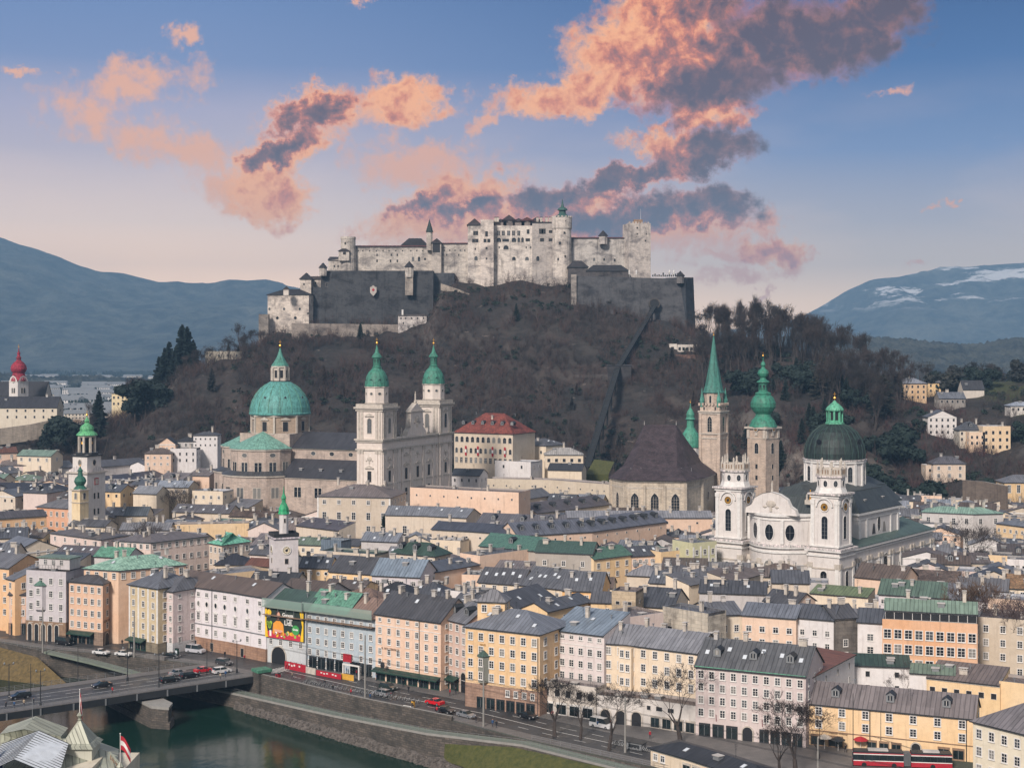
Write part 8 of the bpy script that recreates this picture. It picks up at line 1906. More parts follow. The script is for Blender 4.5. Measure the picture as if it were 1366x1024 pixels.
for k in range(24):Y=rng.uniform(4300,5200);px=rng.uniform(1200,1340);o=put(rng.choice(FM),'distant_house',None,((px-683) /FPX*Y,Y,30),rng.uniform(-.5,.5),lin(240,238,236));tag(o,'tiny pale house in the hazy valley gap at the right','house','tiny houses in the valley gap')

# ------------------------------------------------------------------ fill-in houses of the dense old town
def sat(P,X,Y):return inpoly(X,Y,P)
cands=[]
ang=R(-16);ca,sa=math.cos(ang),math.sin(ang)
for i in range(-26,36):
 for j in range(0,27):
  u,v=i*15.5+(j % 2) *6+rng.uniform(-2,2),345+j*13.2+rng.uniform(-1.5,1.5);X,Y=u*ca-(v-345) *sa,345+u*sa+(v-345) *ca
  px=683+X/Y*FPX
  if not (-50<px<1410) or Y<345 or Y>735:continue
  if (Y>690 and px>640) or (px>1400 and Y>560):continue
  if hill(X,Y) >1:continue
  qd=min((Vector((X,Y)) -(Vector(a).lerp(Vector(b),max(0,min(1,(Vector((X,Y)) -Vector(a)).dot(Vector(b) -Vector(a)) /(Vector(b) -Vector(a)).length_squared))))).length for a,b in zip(QS,QS[1:]))
  if qd<42 or inpoly(X,Y,[(-900,900)] +QUAY[1:] +[(300,-300),(-900,-300)]):continue
  a2=ang+rng.uniform(-.12,.12);w,d=rng.uniform(11,14.5),rng.uniform(8.5,11.5);c2,s2=math.cos(a2),math.sin(a2)
  pts=[(X+x*c2-y*s2,Y+x*s2+y*c2) for x in np.linspace(-w/2,w/2,4) for y in np.linspace(-d/2,d/2,4)]
  if any(inpoly(x,y,P) for P in FOOT for x,y in pts):continue
  cands.append((X,Y,w,d,a2,px))
cands.sort(key=lambda c:c[1])
ZONES=[(0,100,'near the left edge'),(100,230,'below the carillon tower'),(230,400,'below the cathedral apse'),(400,600,'below the marble cathedral towers'),(600,760,'around the green seamed roofs'),(760,940,'below the gothic choir'),(940,1130,'around the collegiate church front'),(1130,1300,'around the collegiate transept'),(1300,1400,'near the right edge')]
cn={'cr':'cream','pe':'peach','pk':'pinkish','wh':'white','ye':'yellow','be':'beige','gy':'pale grey','ta':'tan'}
seen={}
for X,Y,w,d,a2,px in cands:
 wc=rng.choice(list(cn));rf_=rng.choice(['dark','dark','grey','mid','mid','warm','light','brown','brown','pgreen','warm']);rt=rng.choice(['gable','gable','hip','shed','flat','gablef'])
 zone=next((z[2] for z in ZONES if z[0] <=px<z[1]),'near the left edge' if px<0 else 'near the right edge')
 key=(wc,rf_,rt,zone);seen[key] =seen.get(key,0) +1
 nth=['','second ','third ','fourth ','fifth ','sixth ','seventh ','eighth ','ninth ','tenth '][min(9,seen[key] -1)]
 rn={'gable':'gable','hip':'hipped','shed':'lean to','flat':'flat terrace','gablef':'cross gable'}[rt];rcn={'dark':'dark grey','mid':'mid grey','warm':'warm grey','light':'pale metal','dgreen':'dark green','pgreen':'pale green'}.get(rf_,rf_)
 lab=f"{nth}small {cn[wc]} house, {rcn} {rn} roof, {zone}"
 h=rng.uniform(11.2,13.6) if Y<600 else (rng.uniform(19,22) if px<290 else rng.uniform(12,15))
 c2,s2=math.cos(a2),math.sin(a2);x0,y0=X+(-w/2) *c2-(-d/2) *s2,Y+(-w/2) *s2+(-d/2) *c2
 t=thing('town_house',lab,'house',(x0,y0,0));F=[(0,0),(w*c2,w*s2)]
 block(t,F,h,d,WC_[wc],rf_,rt,rng.uniform(1.6,2.8),rows=1 if rng.random() <.6 else 0,sp=3.2,w=.9,wh=1.2,kind=rng.choice(['sash','dark']),ch=rng.randrange(1,4),sk=rng.randrange(0,4),dm=rng.choice([0,0,1]),corn=True,dist=600)
# ------------------------------------------------------------------ bridge
BO=Vector((-63,357,0));BR_=math.atan2(-.6,-.8)
br=thing('bridge','low grey road bridge over the green river with stone pier and lamp posts','bridge',(BO.x,BO.y,0),BR_)
def bq(x0,x1,y0,y1,z,m,th=0,name='deck',par=None):
 mb=MB();mb.box(((x0+x1) /2,(y0+y1) /2,z-th),(x1-x0,y1-y0,th or .01),m);return mb.build(name,par or br)
bq(-2,150,-16.4,-3.6,.06,M_AS,.3,'roadway');bq(-2,150,-20,-16.4,.2,M_PV,.5,'footway');bq(-2,150,-3.6,0,.2,M_PV,.5,'footway')
mb=MB();mb.box((74,-.2,-1.5),(154,.5,1.55),M_IR);mb.box((74,-19.8,-1.5),(154,.5,1.55),M_IR);mb.box((74,-10,-.7),(154,19,.5),M_IR)
for k in range(20):mb.box((k*7.5,.1,-1.5),(.3,.3,1.5),M_GY)
mb.build('girder',br)
for x in (26,72,118):
 mb=MB();mb.prism([(x-2.4,-22),(x+2.4,-22),(x+2.4,5),(x,8.5),(x-2.4,5)],-8,-2.6,M_QW);mb.prism([(x-2.9,-22),(x+2.9,-22),(x+2.9,5.4),(x,9.3),(x-2.9,5.4)],-8,-5.4,M_QW);mb.prism([(x-2.6,-22),(x+2.6,-22),(x+2.6,5.1),(x,8.8),(x-2.6,5.1)],-2.6,-2.0,M_KB);mb.build('pier',br)
mb=MB()
for a in range(22):mb.box((2+a*6.6,-10,.062),(3.2,.16,.006),M_MK)
mb.box((74,-13,.064),(150,.14,.006),M_MK);mb.box((74,-6.6,.064),(150,.14,.006),M_MK);mb.build('lane_marking',br)
for y in (-.15,-19.8):
 mb=MB();[mb.tube((k*2.2-1,y,.2),(k*2.2-1,y,1.3),.05,.05,M_GY) for k in range(68)];[mb.tube((-1,y,z),(148,y,z),.035,.035,M_GY) for z in (1.3,.95,.6)];mb.build('railing',br)
mb=MB();mb.box((-1.5,1.2,-8),(3.4,3.2,9.3),M_QW);mb.box((-1.5,1.2,1.3),(3.8,3.6,.7),M_CU);tag(mb.build('abutment_pillar',None,tuple(BO),BR_,lin(70,130,104)),'square stone pillar with green copper cap at the street end of the bridge','pillar')
# upstream ramp
ribbon('river_ramp',[(-124,387),(-110,380),(-97,373),(-80,362)],[(-123,389),(-109,382.5),(-96,375.5),(-78,364)],[-.1,-1.4,-2.8,-3.6],[-.1,-1.4,-2.8,-3.6],M_LP,th=.5)
railing('railing','light railing along the upstream river ramp left of the bridge',[(-200,429.5),(-140,398.5),(-124,387),(-110,380),(-97,373)],[0,0,0,-1.4,-2.8],1.05,2.6)
railing('railing','grey railing on the street edge between left corner houses and bridge',[(-124,390),(-100,381),(-82,372)],[.1,.1,.1],1.05,2.2)
railing('railing','railing along the promenade above the grass bank',[(4,299.2),(27,279.4),(60,250)],[.1,.1,.1],1.0,2.4)
mb=MB();mb.box((0,0,0),(7,1.4,.9),M_PV);tag(mb.build('stone_plinth',None,(-92,377.5,0),R(-28)),'pale low stone plinth beside the top of the upstream ramp','plinth')
# ------------------------------------------------------------------ poles and lamps
def lamp(px,py,h,lab,double=True):
 p=G(px,py);t=thing('street_lamp',lab,'street lamp',tuple(p),rng.uniform(0,1));mb=MB();mb.lathe([(.28,0),(.28,.9),(.12,1.1),(.08,h)],8,M_IR)
 mb.tube((-1.0,0,h-.3),(1.0,0,h-.3),.05,.05,M_IR);mb.build('post',t)
 for s in ((-1,1) if double else (1,)):mb=MB();mb.lathe([(.08,0),(.2,.2),(.22,.4),(.06,.6)],8,M_GY,(s,0,h-.3));mb.build('lamp_head',t)
for px,py,h,lab in ((12,931,8,'double armed lamp post leftmost on the bridge railing'),(54,941,8,'double armed lamp post on the near railing by the strolling group'),(170,908,8,'double armed lamp post on the far bridge pavement'),(212,917,8,'double armed lamp post on the near railing beside the dark queueing cars'),(316,897,8,'double armed lamp post at the street end of the bridge')):lamp(px,py,h,lab)
for px,py,h,lab in ((57,870,12,'tall grey catenary pole before the brown arcade house'),(179,876,12,'tall grey catenary pole before the olive beige house'),(487,935,15,'tall concrete pole before the last light blue house'),(645,969,13,'tall concrete pole before the green bay window'),(834,1003,11,'tall concrete pole beside the bike racks'),(1138,1022,14,'dark slim pole at the left end of the bus'),(1091,1034,7,'short pale concrete pole near the right end of the promenade building'),(1031,992,8,'thin dark lamp pole before the lilac hotel'),(1175,1003,8,'thin dark lamp pole before the long yellow row'),(41,925,7,'thin pole on the bridge pavement near the left edge'),(104,906,8,'thin pole on the bridge centre left'),(276,900,8,'thin pole at the crossing by the red car')):
 th_=.22 if 'concrete' in lab or 'catenary' in lab else .09;mb=MB();mb.lathe([(th_*1.2,0),(th_,1),(th_*.7,h),(0,h+.1)],8,M_PO if th_>.1 else M_IR);tag(mb.build('catenary_pole' if th_>.1 else 'lamp_pole',None,tuple(G(px,py))),lab,'pole')
# ------------------------------------------------------------------ vehicles
M_TY=plain('tyre_rubber',(0.015,0.015,0.016),.9);M_HL=plain('head_lamp',(.8,.8,.78),.1);M_TLt=plain('tail_lamp',(.5,.01,.01),.2)
def car(kind='saloon'):
 L,W_,prof,roof_={'saloon':(4.5,1.8,[(-2.25,.55),(-2.2,.9),(-1.45,.98),(1.15,.95),(2.1,.78),(2.25,.5)],[(-1.5,.97),(-.95,1.42),(.35,1.44),(1.15,.95)]),
      'estate':(4.6,1.84,[(-2.3,.55),(-2.28,1.0),(1.15,1.0),(2.15,.84),(2.3,.5)],[(-2.2,1.0),(-1.95,1.55),(.4,1.56),(1.2,1.0)]),
      'van':(5.3,2.0,[(-2.65,.5),(-2.65,1.15),(1.6,1.15),(2.5,.95),(2.65,.5)],[(-2.62,1.15),(-2.55,2.1),(.95,2.1),(1.75,1.15)])}[kind]
 t=thing('parked_car','car','car');b=MB();w=W_/2
 P=[(-L/2,.28)] +prof+[(L/2,.28)]
 for y,rev in ((-w,0),(w,1)):b.face([(x,y,z) for x,z in (P[::-1] if rev==0 else P)][::-1],M_CP)
 for i in range(len(P)):a,c=P[i],P[(i+1) % len(P)];b.face([(a[0],-w,a[1]),(a[0],w,a[1]),(c[0],w,c[1]),(c[0],-w,c[1])],M_CP)
 T_=roof_;wi=w*.8
 b.face([(T_[1][0],-wi,T_[1][1]),(T_[2][0],-wi,T_[2][1]),(T_[2][0],wi,T_[2][1]),(T_[1][0],wi,T_[1][1])],M_CP)
 for x in ((T_[1][0] +T_[2][0]) /2,):
  for s in (-1,1):b.face([(x-.06,s*w*.985,T_[0][1]),(x+.06,s*w*.985,T_[0][1]),(x+.06,s*(wi+.01),T_[1][1]),(x-.06,s*(wi+.01),T_[1][1])],M_CP)
 b.build('body',t);g=MB()
 for a,c in ((0,1),(2,3)):g.face([(T_[a][0],-(w*.96 if a in (0,3) else wi),T_[a][1]),(T_[a][0],(w*.96 if a in (0,3) else wi),T_[a][1]),(T_[c][0],(w*.96 if c in (0,3) else wi),T_[c][1]),(T_[c][0],-(w*.96 if c in (0,3) else wi),T_[c][1])],M_TL)
 for s in (-1,1):g.face([(T_[0][0],s*w*.96,T_[0][1]),(T_[1][0],s*wi,T_[1][1]),(T_[2][0],s*wi,T_[2][1]),(T_[3][0],s*w*.96,T_[3][1])],M_TL)
 g.build('glazing',t)
 for x in (-L*.31,L*.31):
  for s in (-1,1):m=MB();m.tube((x,s*(w-.2),.33),(x,s*(w+.02),.33),.33,.33,M_TY,12);wo=m.build('wheel',t);m=MB();m.tube((x,s*(w+.01),.33),(x,s*(w+.04),.33),.19,.19,M_GY,8);m.build('rim',wo)
 for s in (-1,1):m=MB();m.box((L/2+.0,s*w*.72,.58),(.06,.36,.16),M_HL);m.build('headlight',t);m=MB();m.box((-L/2+.0,s*w*.75,.68),(.06,.3,.16),M_TLt);m.build('tail_light',t)
 return t
CARS={}
def put_car(kind,loc,rz,col,lab,cat_='car'):
 if kind not in CARS:t=car(kind);CARS[kind] =t;t.location=loc;t.rotation_euler=(0,0,rz)
 else:t=copy_tree(CARS[kind],loc,rz)
 t['label'] =lab;t['category'] =cat_;t.name={'van':'van'}.get(kind,'parked_car') if cat_ != 'taxi' else 'taxi'
 for c in t.children:
  if c.name.startswith('body'):c.color=(*col,1)
 bpy.context.view_layer.update();return t
bpy.context.view_layer.update()
BK_,WT_,RD_,GR_=(.012,.013,.016),(.75,.75,.75),(.55,.01,.02),(.30,.31,.33)
BA=BR_+math.pi
def road_dir(p):i=min(range(len(QS) -1),key=lambda k:(Vector(QS[k]) +Vector(QS[k+1]) -2*Vector((p.x,p.y))).length);d=Vector(QS[i+1]) -Vector(QS[i]);return math.atan2(d.y,d.x)
for px,py,k,c,on,lab in ((27,931,'estate',BK_,1,'black estate car on the bridge nearest the left picture edge'),(136,916,'saloon',BK_,1,'lone black saloon in the middle of the bridge'),(226,909,'estate',BK_,1,'black hatchback last in the queue off the bridge'),(238,900,'saloon',GR_,1,'grey car on the far lane beside the black queue'),(253,903,'estate',BK_,1,'black estate car right behind the red car'),(271,896,'saloon',RD_,1,'dark red car waiting at the bridge end'),(296,897,'estate',WT_,1,'white estate car waiting at the bridge end'),
 (299,886,'estate',(.05,.05,.055),2,'dark grey car crossing behind the white estate'),(86,859,'van',BK_,0,'black van before the brown arcade house'),(135,872,'saloon',WT_,0,'white taxi left of two before the salmon hotel'),(165,874,'saloon',WT_,0,'white taxi right of two before the olive house'),(229,877,'saloon',BK_,0,'dark saloon before the white curved house'),(261,870,'van',(.55,.56,.6),0,'silver police style van before the white curved house'),
 (518,919,'estate',(.02,.035,.03),0,'dark green car driving before the peach facade'),(509,927,'estate',GR_,0,'silver car driving on the river side lane'),(580,939,'saloon',(.7,.01,.02),0,'bright red sports car on the quay road'),(594,950,'saloon',BK_,0,'black taxi parked beside the parapet end'),(622,956,'saloon',(.22,.23,.25),0,'grey taxi second in line beside the parapet end'),(704,957,'saloon',BK_,0,'black convertible like car before the yellow corner building'),(803,970,'van',WT_,0,'white delivery van behind the quay trees')):
 p=G(px,py,.1);rz=BA if on==1 else (BA-1.2 if on==2 else road_dir(p));put_car(k,tuple(p),rz+(math.pi if px in (136,27,509,580) else 0),c,lab,'van' if k=='van' else 'car')
# articulated bus
bs=thing('trolley_bus','long articulated red and black trolley bus before the long yellow row','bus',tuple(G(1203,1022)),R(-7))
for x0,x1 in ((-9.2,.2),(1.6,9.2)):
 mb=MB();c=(x0+x1) /2;l=x1-x0;mb.box((c,0,.35),(l,2.5,.85),M_RD);mb.box((c,0,1.2),(l,2.46,.16),M_WH);mb.box((c,0,2.42),(l,2.5,.18),M_WH);mb.box((c,0,2.6),(l,2.5,.14),M_RD);mb.box((c,0,2.74),(l-.1,2.3,.3),M_IR);mb.box((c,0,3.04),(l*.4,1.5,.25),M_CC);mb.build('body',bs)
 mb=MB();mb.box((c,0,1.36),(l-.04,2.44,1.06),M_TL)
 for k in range(int(l/1.4)):mb.box((x0+.7+k*1.4,0,1.36),(.09,2.48,1.06),M_IR)
 mb.build('window_band',bs)
mb=MB();[mb.box((.2+.2*k,0,.45),(.1,2.3+.1*(k % 2),2.4),M_GY) for k in range(7)];mb.build('bellows',bs)
for x in (-7.2,-1.6,5.6):
 for s in (-1,1):mb=MB();mb.tube((x,s*1.0,.48),(x,s*1.27,.48),.48,.48,M_TY,12);mb.build('wheel',bs)
mb=MB();mb.tube((3,.3,3.2),(-5.5,.6,5.6),.04,.03,M_IR);mb.tube((3,-.3,3.2),(-5.5,0,5.6),.04,.03,M_IR);mb.build('trolley_pole',bs)
# ------------------------------------------------------------------ people
def person_mesh(pose,coat,legs):
 bm=bmesh.new();sk=None
 a=.22 if pose=='walk' else .06
 V=dict(pel=(0,0,.95),ch=(0,-.02,1.32),nk=(0,0,1.50),hd=(0,.03,1.62),ht=(0,.03,1.72),ls=(-.19,0,1.42),le=(-.24,-a*.6,1.15),lh=(-.23,a*.3,.90),rs=(.19,0,1.42),re=(.24,a*.3,1.14),rh=(.22,a*1.0,.92),lhp=(-.1,0,.88),lk=(-.11,a*.9,.50),lf=(-.11,a*.5,.08),lt=(-.11,a*.5+.16,.05),rhp=(.1,0,.88),rk=(.11,a*.1,.49),rf=(.11,-a*1.2,.10),rt=(.11,-a*1.2+.15,.05))
 Rr=dict(pel=.15,ch=.17,nk=.065,hd=.10,ht=.085,ls=.08,le=.055,lh=.04,rs=.08,re=.055,rh=.04,lhp=.10,lk=.07,lf=.05,lt=.04,rhp=.10,rk=.07,rf=.05,rt=.04)
 vs={k:bm.verts.new(v) for k,v in V.items()}
 for e in ('pel ch','ch nk','nk hd','hd ht','ch ls','ls le','le lh','ch rs','rs re','re rh','pel lhp','lhp lk','lk lf','lf lt','pel rhp','rhp rk','rk rf','rf rt'):bm.edges.new([vs[q] for q in e.split()])
 me=bpy.data.meshes.new('tmp');bm.to_mesh(me);bm.free();o=bpy.data.objects.new('tmp',me);COL.objects.link(o);md=o.modifiers.new('s','SKIN')
 for i,k in enumerate(V):me.skin_vertices[0].data[i].radius=(Rr[k] *(1.15 if k in ('ch','pel') else 1),Rr[k] *.85)
 me.skin_vertices[0].data[0].use_root=True;o.modifiers.new('u','SUBSURF').levels=1
 dg=bpy.context.evaluated_depsgraph_get();out=bpy.data.meshes.new_from_object(o.evaluated_get(dg));bpy.data.objects.remove(o);out.name='person'
 out.materials.clear()
 for m in (coat,legs,M_SKN,M_HAIR):out.materials.append(m)
 for p in out.polygons:c=p.center;p.material_index=3 if c.z>1.68 or (c.z>1.58 and c.y<.02) else (2 if c.z>1.5 else (1 if c.z<.86 and abs(c.x) <.19 else 0))
 return out
M_SKN=plain('skin',(.50,.30,.22),.6);M_HAIR=plain('hair',(.04,.025,.018),.8)
PCOL=[(plain('coat_%s' % n,c,.9),plain('trousers_%s' % n,d,.9),n) for n,c,d in (('black',(.015,.015,.018),(.02,.02,.03)),('blue',(.03,.08,.18),(.03,.03,.05)),('red',(.35,.02,.03),(.02,.02,.025)),('beige',(.35,.28,.2),(.04,.04,.06)))]
PM=[(person_mesh(p,c,l),n) for c,l,n in PCOL for p in ('walk','stand')]
for k,(px,py,wh) in enumerate(((8,945,'at the left end of the near bridge footway'),(19,944,'second from the left on the near bridge footway'),(32,942,'in the group beside the lamp post on the bridge'),(45,940,'leaning near the second bridge lamp'),(150,925,'alone on the near footway at mid bridge'),(294,906,'near the street end of the bridge railing'),(301,903,'at the bridge end, a step from the copper capped pillar'),(636,942,'before the stone base of the yellow corner building'),(668,944,'beside the shop windows of the yellow corner building'),(672,946,'last in the pair before the yellow corner building'),(390,905,'on the river pavement by the bridge end'),(433,915,'on the river pavement halfway along the parapet'),(382,893,'in front of the red hoarding'),(393,892,'right of the first at the red hoarding'),(127,858,'before the salmon hotel windows'),(134,860,'second before the salmon hotel windows'),(163,861,'at the stone arch of the salmon hotel'),(212,866,'outside the narrow pale pink house'),(281,873,'before the white curved house wall'),(300,877,'right of the police style van'),(326,881,'at the right end of the white curved house'),(950,978,'before the lilac hotel left shops'),(985,983,'near the arched hotel entrance'),(1040,990,'before the lilac hotel right shops'),(1128,1003,'on the pavement of the long yellow row'),(1250,1018,'before the right shops of the long yellow row'),(1085,992,'at the corner of hotel and long yellow row'),(545,923,'on the pavement before the peach facade shops'))):
 me,n=PM[(k*3) % 8];o=put(me,'person',None,tuple(G(px,py,.14)),rng.uniform(0,6.28));s=rng.uniform(.95,1.06);o.scale=(s,s,s);tag(o,f'person in {n} coat {wh}','person')
for k in range(30):
 i=rng.uniform(6.3,len(QS) -3.2);a_,b_=offset(QS,rng.choice([16.6,18.5,2.2])),0;p_=Vector(a_[int(i)]).lerp(Vector(a_[int(i) +1]),i % 1);me,n=PM[rng.randrange(8)]
 o=put(me,'person',None,(p_.x,p_.y,.13),rng.uniform(0,6.28));tag(o,'tiny pedestrian among many walking along the quay pavements','person','pedestrians along the quay')
ow=thing('overhead_wires','thin trolley wires strung above the quay road','overhead wires',(QS[6][0],QS[6][1],6.4))
mb=MB();q0=Vector((*QS[6],0))
for off in (5.5,6.1,11.2,11.8):
 l=offset(QS,off)[6:]
 for a_,b_ in zip(l,l[1:]):mb.tube(Vector((*a_,0)) -q0,Vector((*b_,0)) -q0,.035,.035,M_IR,3)
mb.build('wire',ow)
# ------------------------------------------------------------------ bicycles, hoardings, street clutter
def bike():
 t=thing('bicycle','bike','bicycle')
 for x in (-.52,.52):
  m=MB();[m.tube((x+.33*math.cos(a),0,.34+.33*math.sin(a)),(x+.33*math.cos(a+.63),0,.34+.33*math.sin(a+.63)),.03,.03,M_TY,3) for a in np.arange(0,6.28,.628)];m.build('wheel',t)
 m=MB();[m.tube(a,b,.03,.03,M_GY,3) for a,b in (((-.52,0,.34),(-.15,0,.85)),((-.15,0,.85),(0,0,.3)),((0,0,.3),(-.52,0,.34)),((0,0,.3),(.38,0,.85)),((-.15,0,.8),(.38,0,.85)),((.38,0,1.0),(.52,0,.34)),((.38,-.25,1.0),(.38,.25,1.0)))];m.build('frame',t)
 m=MB();m.box((-.17,0,.88),(.26,.14,.07),M_TY);m.build('saddle',t);return t
bk=bike();bpy.context.view_layer.update();nb_=0
for (x0,y0,x1,y1,n,lab,g) in ((404,911,560,938,26,'parked bicycle in the loose row on the pavement beside the parapet','bicycles beside the parapet'),(812,992,868,1003,12,'parked bicycle in the dense rack by the white van and tall pole','bicycles in the rack by the quay trees')):
 for k in range(n):
  f=(k+.5) /n;p=G(x0+(x1-x0) *f,y0+(y1-y0) *f,.15);rz=road_dir(p) +1.2
  if nb_==0:o=bk;o.location=p;o.rotation_euler=(0,0,rz)
  else:o=copy_tree(bk,tuple(p),rz)
  nb_+=1;o['label'] =lab;o['group'] =g
def hoard(px0,py0,px1,py1,h,m,lab,name='hoarding'):
 a,b=G(px0,py0,.12),G(px1,py1,.12);L=(b-a).length;mb=MB();mb.box((L/2,0,0),(L,.12,h),m);[mb.box((k*2.0+.1,.1,0),(.12,.3,h+.1),M_GY) for k in range(int(L/2) +1)]
 if m is M_RD:[mb.box((.8+k*.95,-.07,h*(.45+.1*(k % 2))),(.55,.04,h*.22),M_WH) for k in range(int(L) -1) if k % 4]
 o=mb.build(name,None,tuple(a),math.atan2(b.y-a.y,b.x-a.x));tag(o,lab,name);return o
hoard(380,891,408,897,1.9,M_RD,'red printed site hoarding by the archway of the scaffolded house');hoard(408,897,421,900,1.6,M_CR,'pale section of fence between the two red hoardings');hoard(422,900,455,906,1.3,M_RD,'long low red hoarding before the light blue houses');hoard(455,905,472,908,1.4,M_YE,'mustard yellow board fence at the right end of the red hoarding')
a=G(458,903,.12);wf=MB();wf.box((0,0,0),(.35,.35,3.4),M_WH);wf.box((5.0,0,0),(.35,.35,3.4),M_WH);wf.box((2.5,0,3.1),(5.3,.4,.35),M_WH);wf.box((1.2,.1,3.9),(2.6,.3,1.9),M_RD);tag(wf.build('gateway',None,tuple(a),-.6),'white portal frame carrying a red sign at the building site','gateway')
for px,py,c,w_,d_,h_,nm,lab in ((612,946-28,M_GS,1.2,.8,2.2,'kiosk','green advertising board by the peach facade shops'),(683,946,M_GY,1.2,1.2,2.6,'phone_box','grey phone box before the yellow corner building'),(551,944,M_YE,.6,.6,1.6,'column','small yellow column on the parapet side pavement'),(545,945,M_WH,2.2,1.0,.9,'bench_box','white covered bench like box beside the yellow column'),(849,998,M_GY,3.4,2.0,1.3,'container','grey waste container right of the tall concrete pole'),(371,903,M_RD,.9,.9,.9,'barrier','small orange red barrier by the copper capped pillar'),(302,884,M_GS,1.6,1.0,1.2,'bin','green bin cluster at the street end of the bridge'),(236,876,M_GS,1.0,.5,2.2,'info_board','slim green information board before the pale pink house')):
 mb=MB();mb.box((0,0,0),(w_,d_,h_),c);mb.box((0,0,h_),(w_*1.1,d_*1.1,.1),M_IR);mb.box((0,-d_/2-.02,h_*.3),(w_*.7,.04,h_*.5),M_SK if nm in ('kiosk','phone_box','info_board') else M_IR);tag(mb.build(nm,None,tuple(G(px,py,.12)),-.6),lab,nm.replace('_',' '))
for k,(px,py) in enumerate(((1148,1001),(1100,998),(1118,1001))):mb=MB();mb.tube((0,0,0),(0,0,2.6),.05,.05,M_WH);mb.lathe([(1.5,2.2),(.9,2.6),(.1,2.9)],8,(M_RD,M_CR,M_IR)[k]);tag(mb.build('parasol',None,tuple(G(px,py,.12))),f"{('crimson', 'cream', 'black')[k]} parasol before the shops of the long yellow row",'parasol')
# ------------------------------------------------------------------ roof of the near hotel with its flags
M_HR=plain('pale_copper_roof',(0.40,0.40,0.33),.6,var=.2,sc=.8);HC=lin(176,178,160)
ho=thing('riverside_hotel','pale copper and glass rooftops of a riverside hotel at the lower picture edge, with flags','hotel',(-63,203,0))
mb=MB();mb.box((-2,0,0),(22,18,21.5),M_PL);mb.box((-3,-2,21.5),(17,12,1.2),M_PL);mb.build('wall',ho,color=lin(206,196,170))
mb=MB()
def q3(*p):mb.face(p,M_RF)
q3((-9.9,5,25.2),(-5.9,3.2,26.4),(-5.9,8.5,26.9),(-9.9,8.5,25.5));q3((-5.9,3.2,26.4),(-1.2,5,24.9),(-1.2,8.5,25.2),(-5.9,8.5,26.9));q3((-9.9,5,23),(-1.2,5,23),(-1.2,5,24.9),(-5.9,3.4,26.4),(-9.9,5,25.2))
q3((-9.5,-9,21.6),(1.5,-9,21.6),(1.0,5,24.6),(-8.6,5,24.6));q3((1.5,-9,21.6),(9.6,-9,21.4),(7.2,4,22.4),(1.0,5,24.6));q3((1.0,5,24.6),(7.2,4,22.4),(6,9,22),(.6,9,24));q3((-13,-9,20),(-9.5,-9,21.6),(-8.6,5,24.6),(-13,8,23))
rr_=mb.build('roof',ho,color=HC)
mb=MB();mb.box((2.2,2.6,22),(4.6,4.2,2.4),M_PL);mb.lathe([(3.7,24.4),(3.0,24.9),(2.75,25.0),(.25,27.8)],4,M_RF,(2.2,2.6,0),math.pi/4);mb.lathe([(.15,27.6),(.3,27.9),(.14,28.1),(.42,28.5),(.14,28.9)],8,M_RF,(2.2,2.6,0));mb.build('turret',ho,color=HC)
mb=MB();gl=[(-8.0,-8.6,23.2),(-3.2,-8.6,25.4),(-3.2,1.5,26.6),(-8.0,.5,25.0)],[(-3.2,-8.6,25.4),(2.6,-8.6,23.0),(1.4,0,25.2),(-3.2,1.5,26.6)]
for A,B,C_,D in gl:
 mb.face([A,B,C_,D],M_SK2 := M_SK)
 for k in range(15):
  f=k/14;p,q=Vector(A).lerp(Vector(D),f),Vector(B).lerp(Vector(C_),f);mb.tube(p+Vector((0,0,.05)),q+Vector((0,0,.05)),.05,.05,M_IR,4)
mb.build('glass_roof',ho)
mb=MB();mb.lathe([(.45,0),(.3,.4),(.55,.9),(.25,1.3),(.12,1.5)],10,M_RF,(9.0,-1.5,21.6));[mb.tube((6.6+k*.35,2.4-k*.5,22.3-k*.1),(6.6+k*.35,2.4-k*.5,23.2-k*.1),.08,.08,M_BR) for k in range(8)];mb.tube((6.4,2.6,23.3),(9.2,-1.4,22.4),.16,.16,M_RF);mb.build('balustrade',ho,color=HC)
M_EU=plain('flag_blue',(.02,.04,.16),.8)
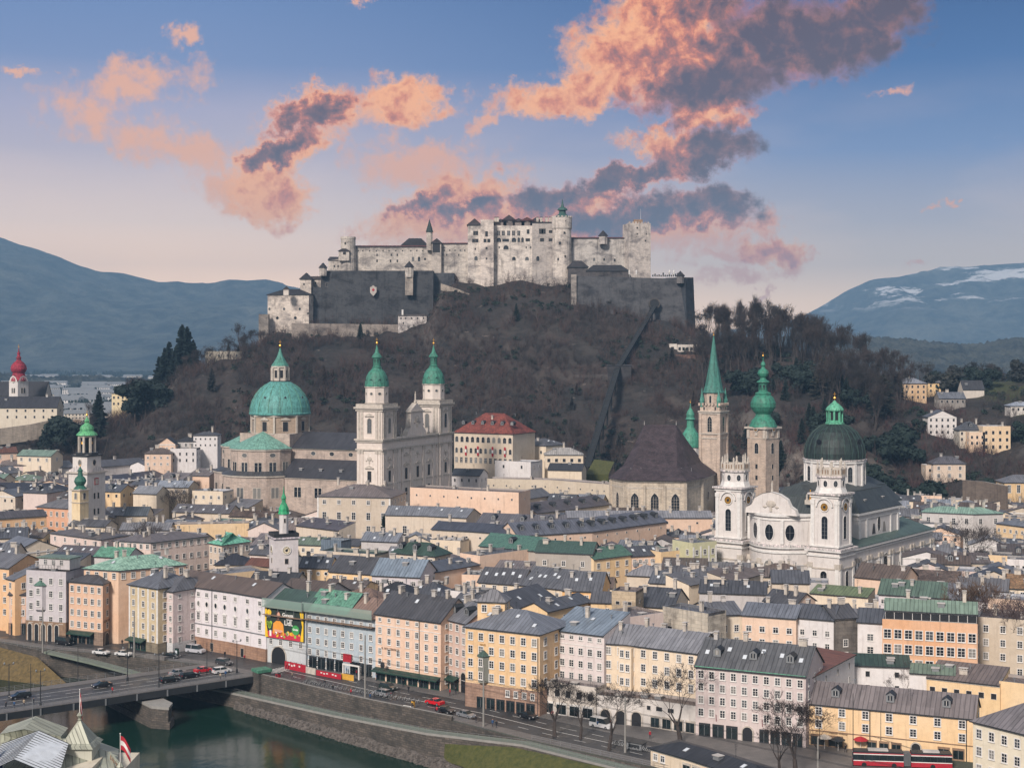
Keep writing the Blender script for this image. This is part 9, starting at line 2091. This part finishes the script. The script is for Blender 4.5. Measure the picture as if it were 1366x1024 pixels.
def flag(x,y,z,h,L_,cols,lab,drop=1.0):
 t=thing('flag',lab,'flag',(-63+x,203+y,z));mb=MB();mb.tube((0,0,0),(0,0,h),.06,.05,M_WH,6);mb.lathe([(0,h),(.12,h+.1),(0,h+.22)],6,M_WH);mb.build('flagpole',t);mb=MB();n=10;H_=1.9;Z=h-.2
 for k in range(n):
  for j,m in enumerate(cols):
   def pt(i,v):f=i/n;return (f*L_,.18*math.sin(f*7) *f,Z-v*H_-f*f*1.9*drop)
   v0,v1=j/len(cols),(j+1) /len(cols);mb.face([pt(k,v1),pt(k+1,v1),pt(k+1,v0),pt(k,v0)],m)
 mb.build('cloth',t,smooth=True)
flag(9.0,-1.5,23.0,3.9,1.4,(M_RD,M_WH,M_RD),'red white red flag over the river at the right corner of the near hotel');flag(2.2,2.6,28.8,3.2,.35,(M_RD,M_WH,M_RD),'furled red and white flag on the pyramid turret of the near hotel',1.2);flag(-7.4,-4,21.8,4.6,1.0,(M_EU,),'dark blue flag hanging before the glass roof of the near hotel',1.4)
mb=MB();mb.tube((0,0,0),(0,0,3.4),.05,.04,M_GY,6);tag(mb.build('roof_mast',None,(-68.9,210,26.4)),'thin bare mast on the rear ridge of the near hotel','mast')
# lettering becomes ordinary meshes
bpy.context.view_layer.update();dg=bpy.context.evaluated_depsgraph_get()
for o in [o for o in scene.objects if o.type=='FONT']:
 me=bpy.data.meshes.new_from_object(o.evaluated_get(dg));n=bpy.data.objects.new('lettering',me);COL.objects.link(n);n.parent=o.parent;n.location=o.location;n.rotation_euler=o.rotation_euler;bpy.data.objects.remove(o)
# ------------------------------------------------------------------ haze
def _haze(m):
 m.use_nodes=True;t=NT(m.node_tree);t.n.clear();v=t.node('ShaderNodeVolumePrincipled');v.inputs['Color'].default_value=(.36,.64,.96,1);v.inputs['Density'].default_value=HAZE_D;v.inputs['Anisotropy'].default_value=0.0
 o=t.node('ShaderNodeOutputMaterial');t.l.new(v.outputs[0],o.inputs['Volume'])
HAZE_D=1.1e-4
M_HZ=bpy.data.materials.new('haze_air');_haze(M_HZ)
mb=MB();mb.box((0,5150,-9.0),(12000,10900,700),M_HZ);hz=mb.build('haze',kind='stuff');hz['label'] ='thin bluish air over the whole valley';hz['category'] ='haze'
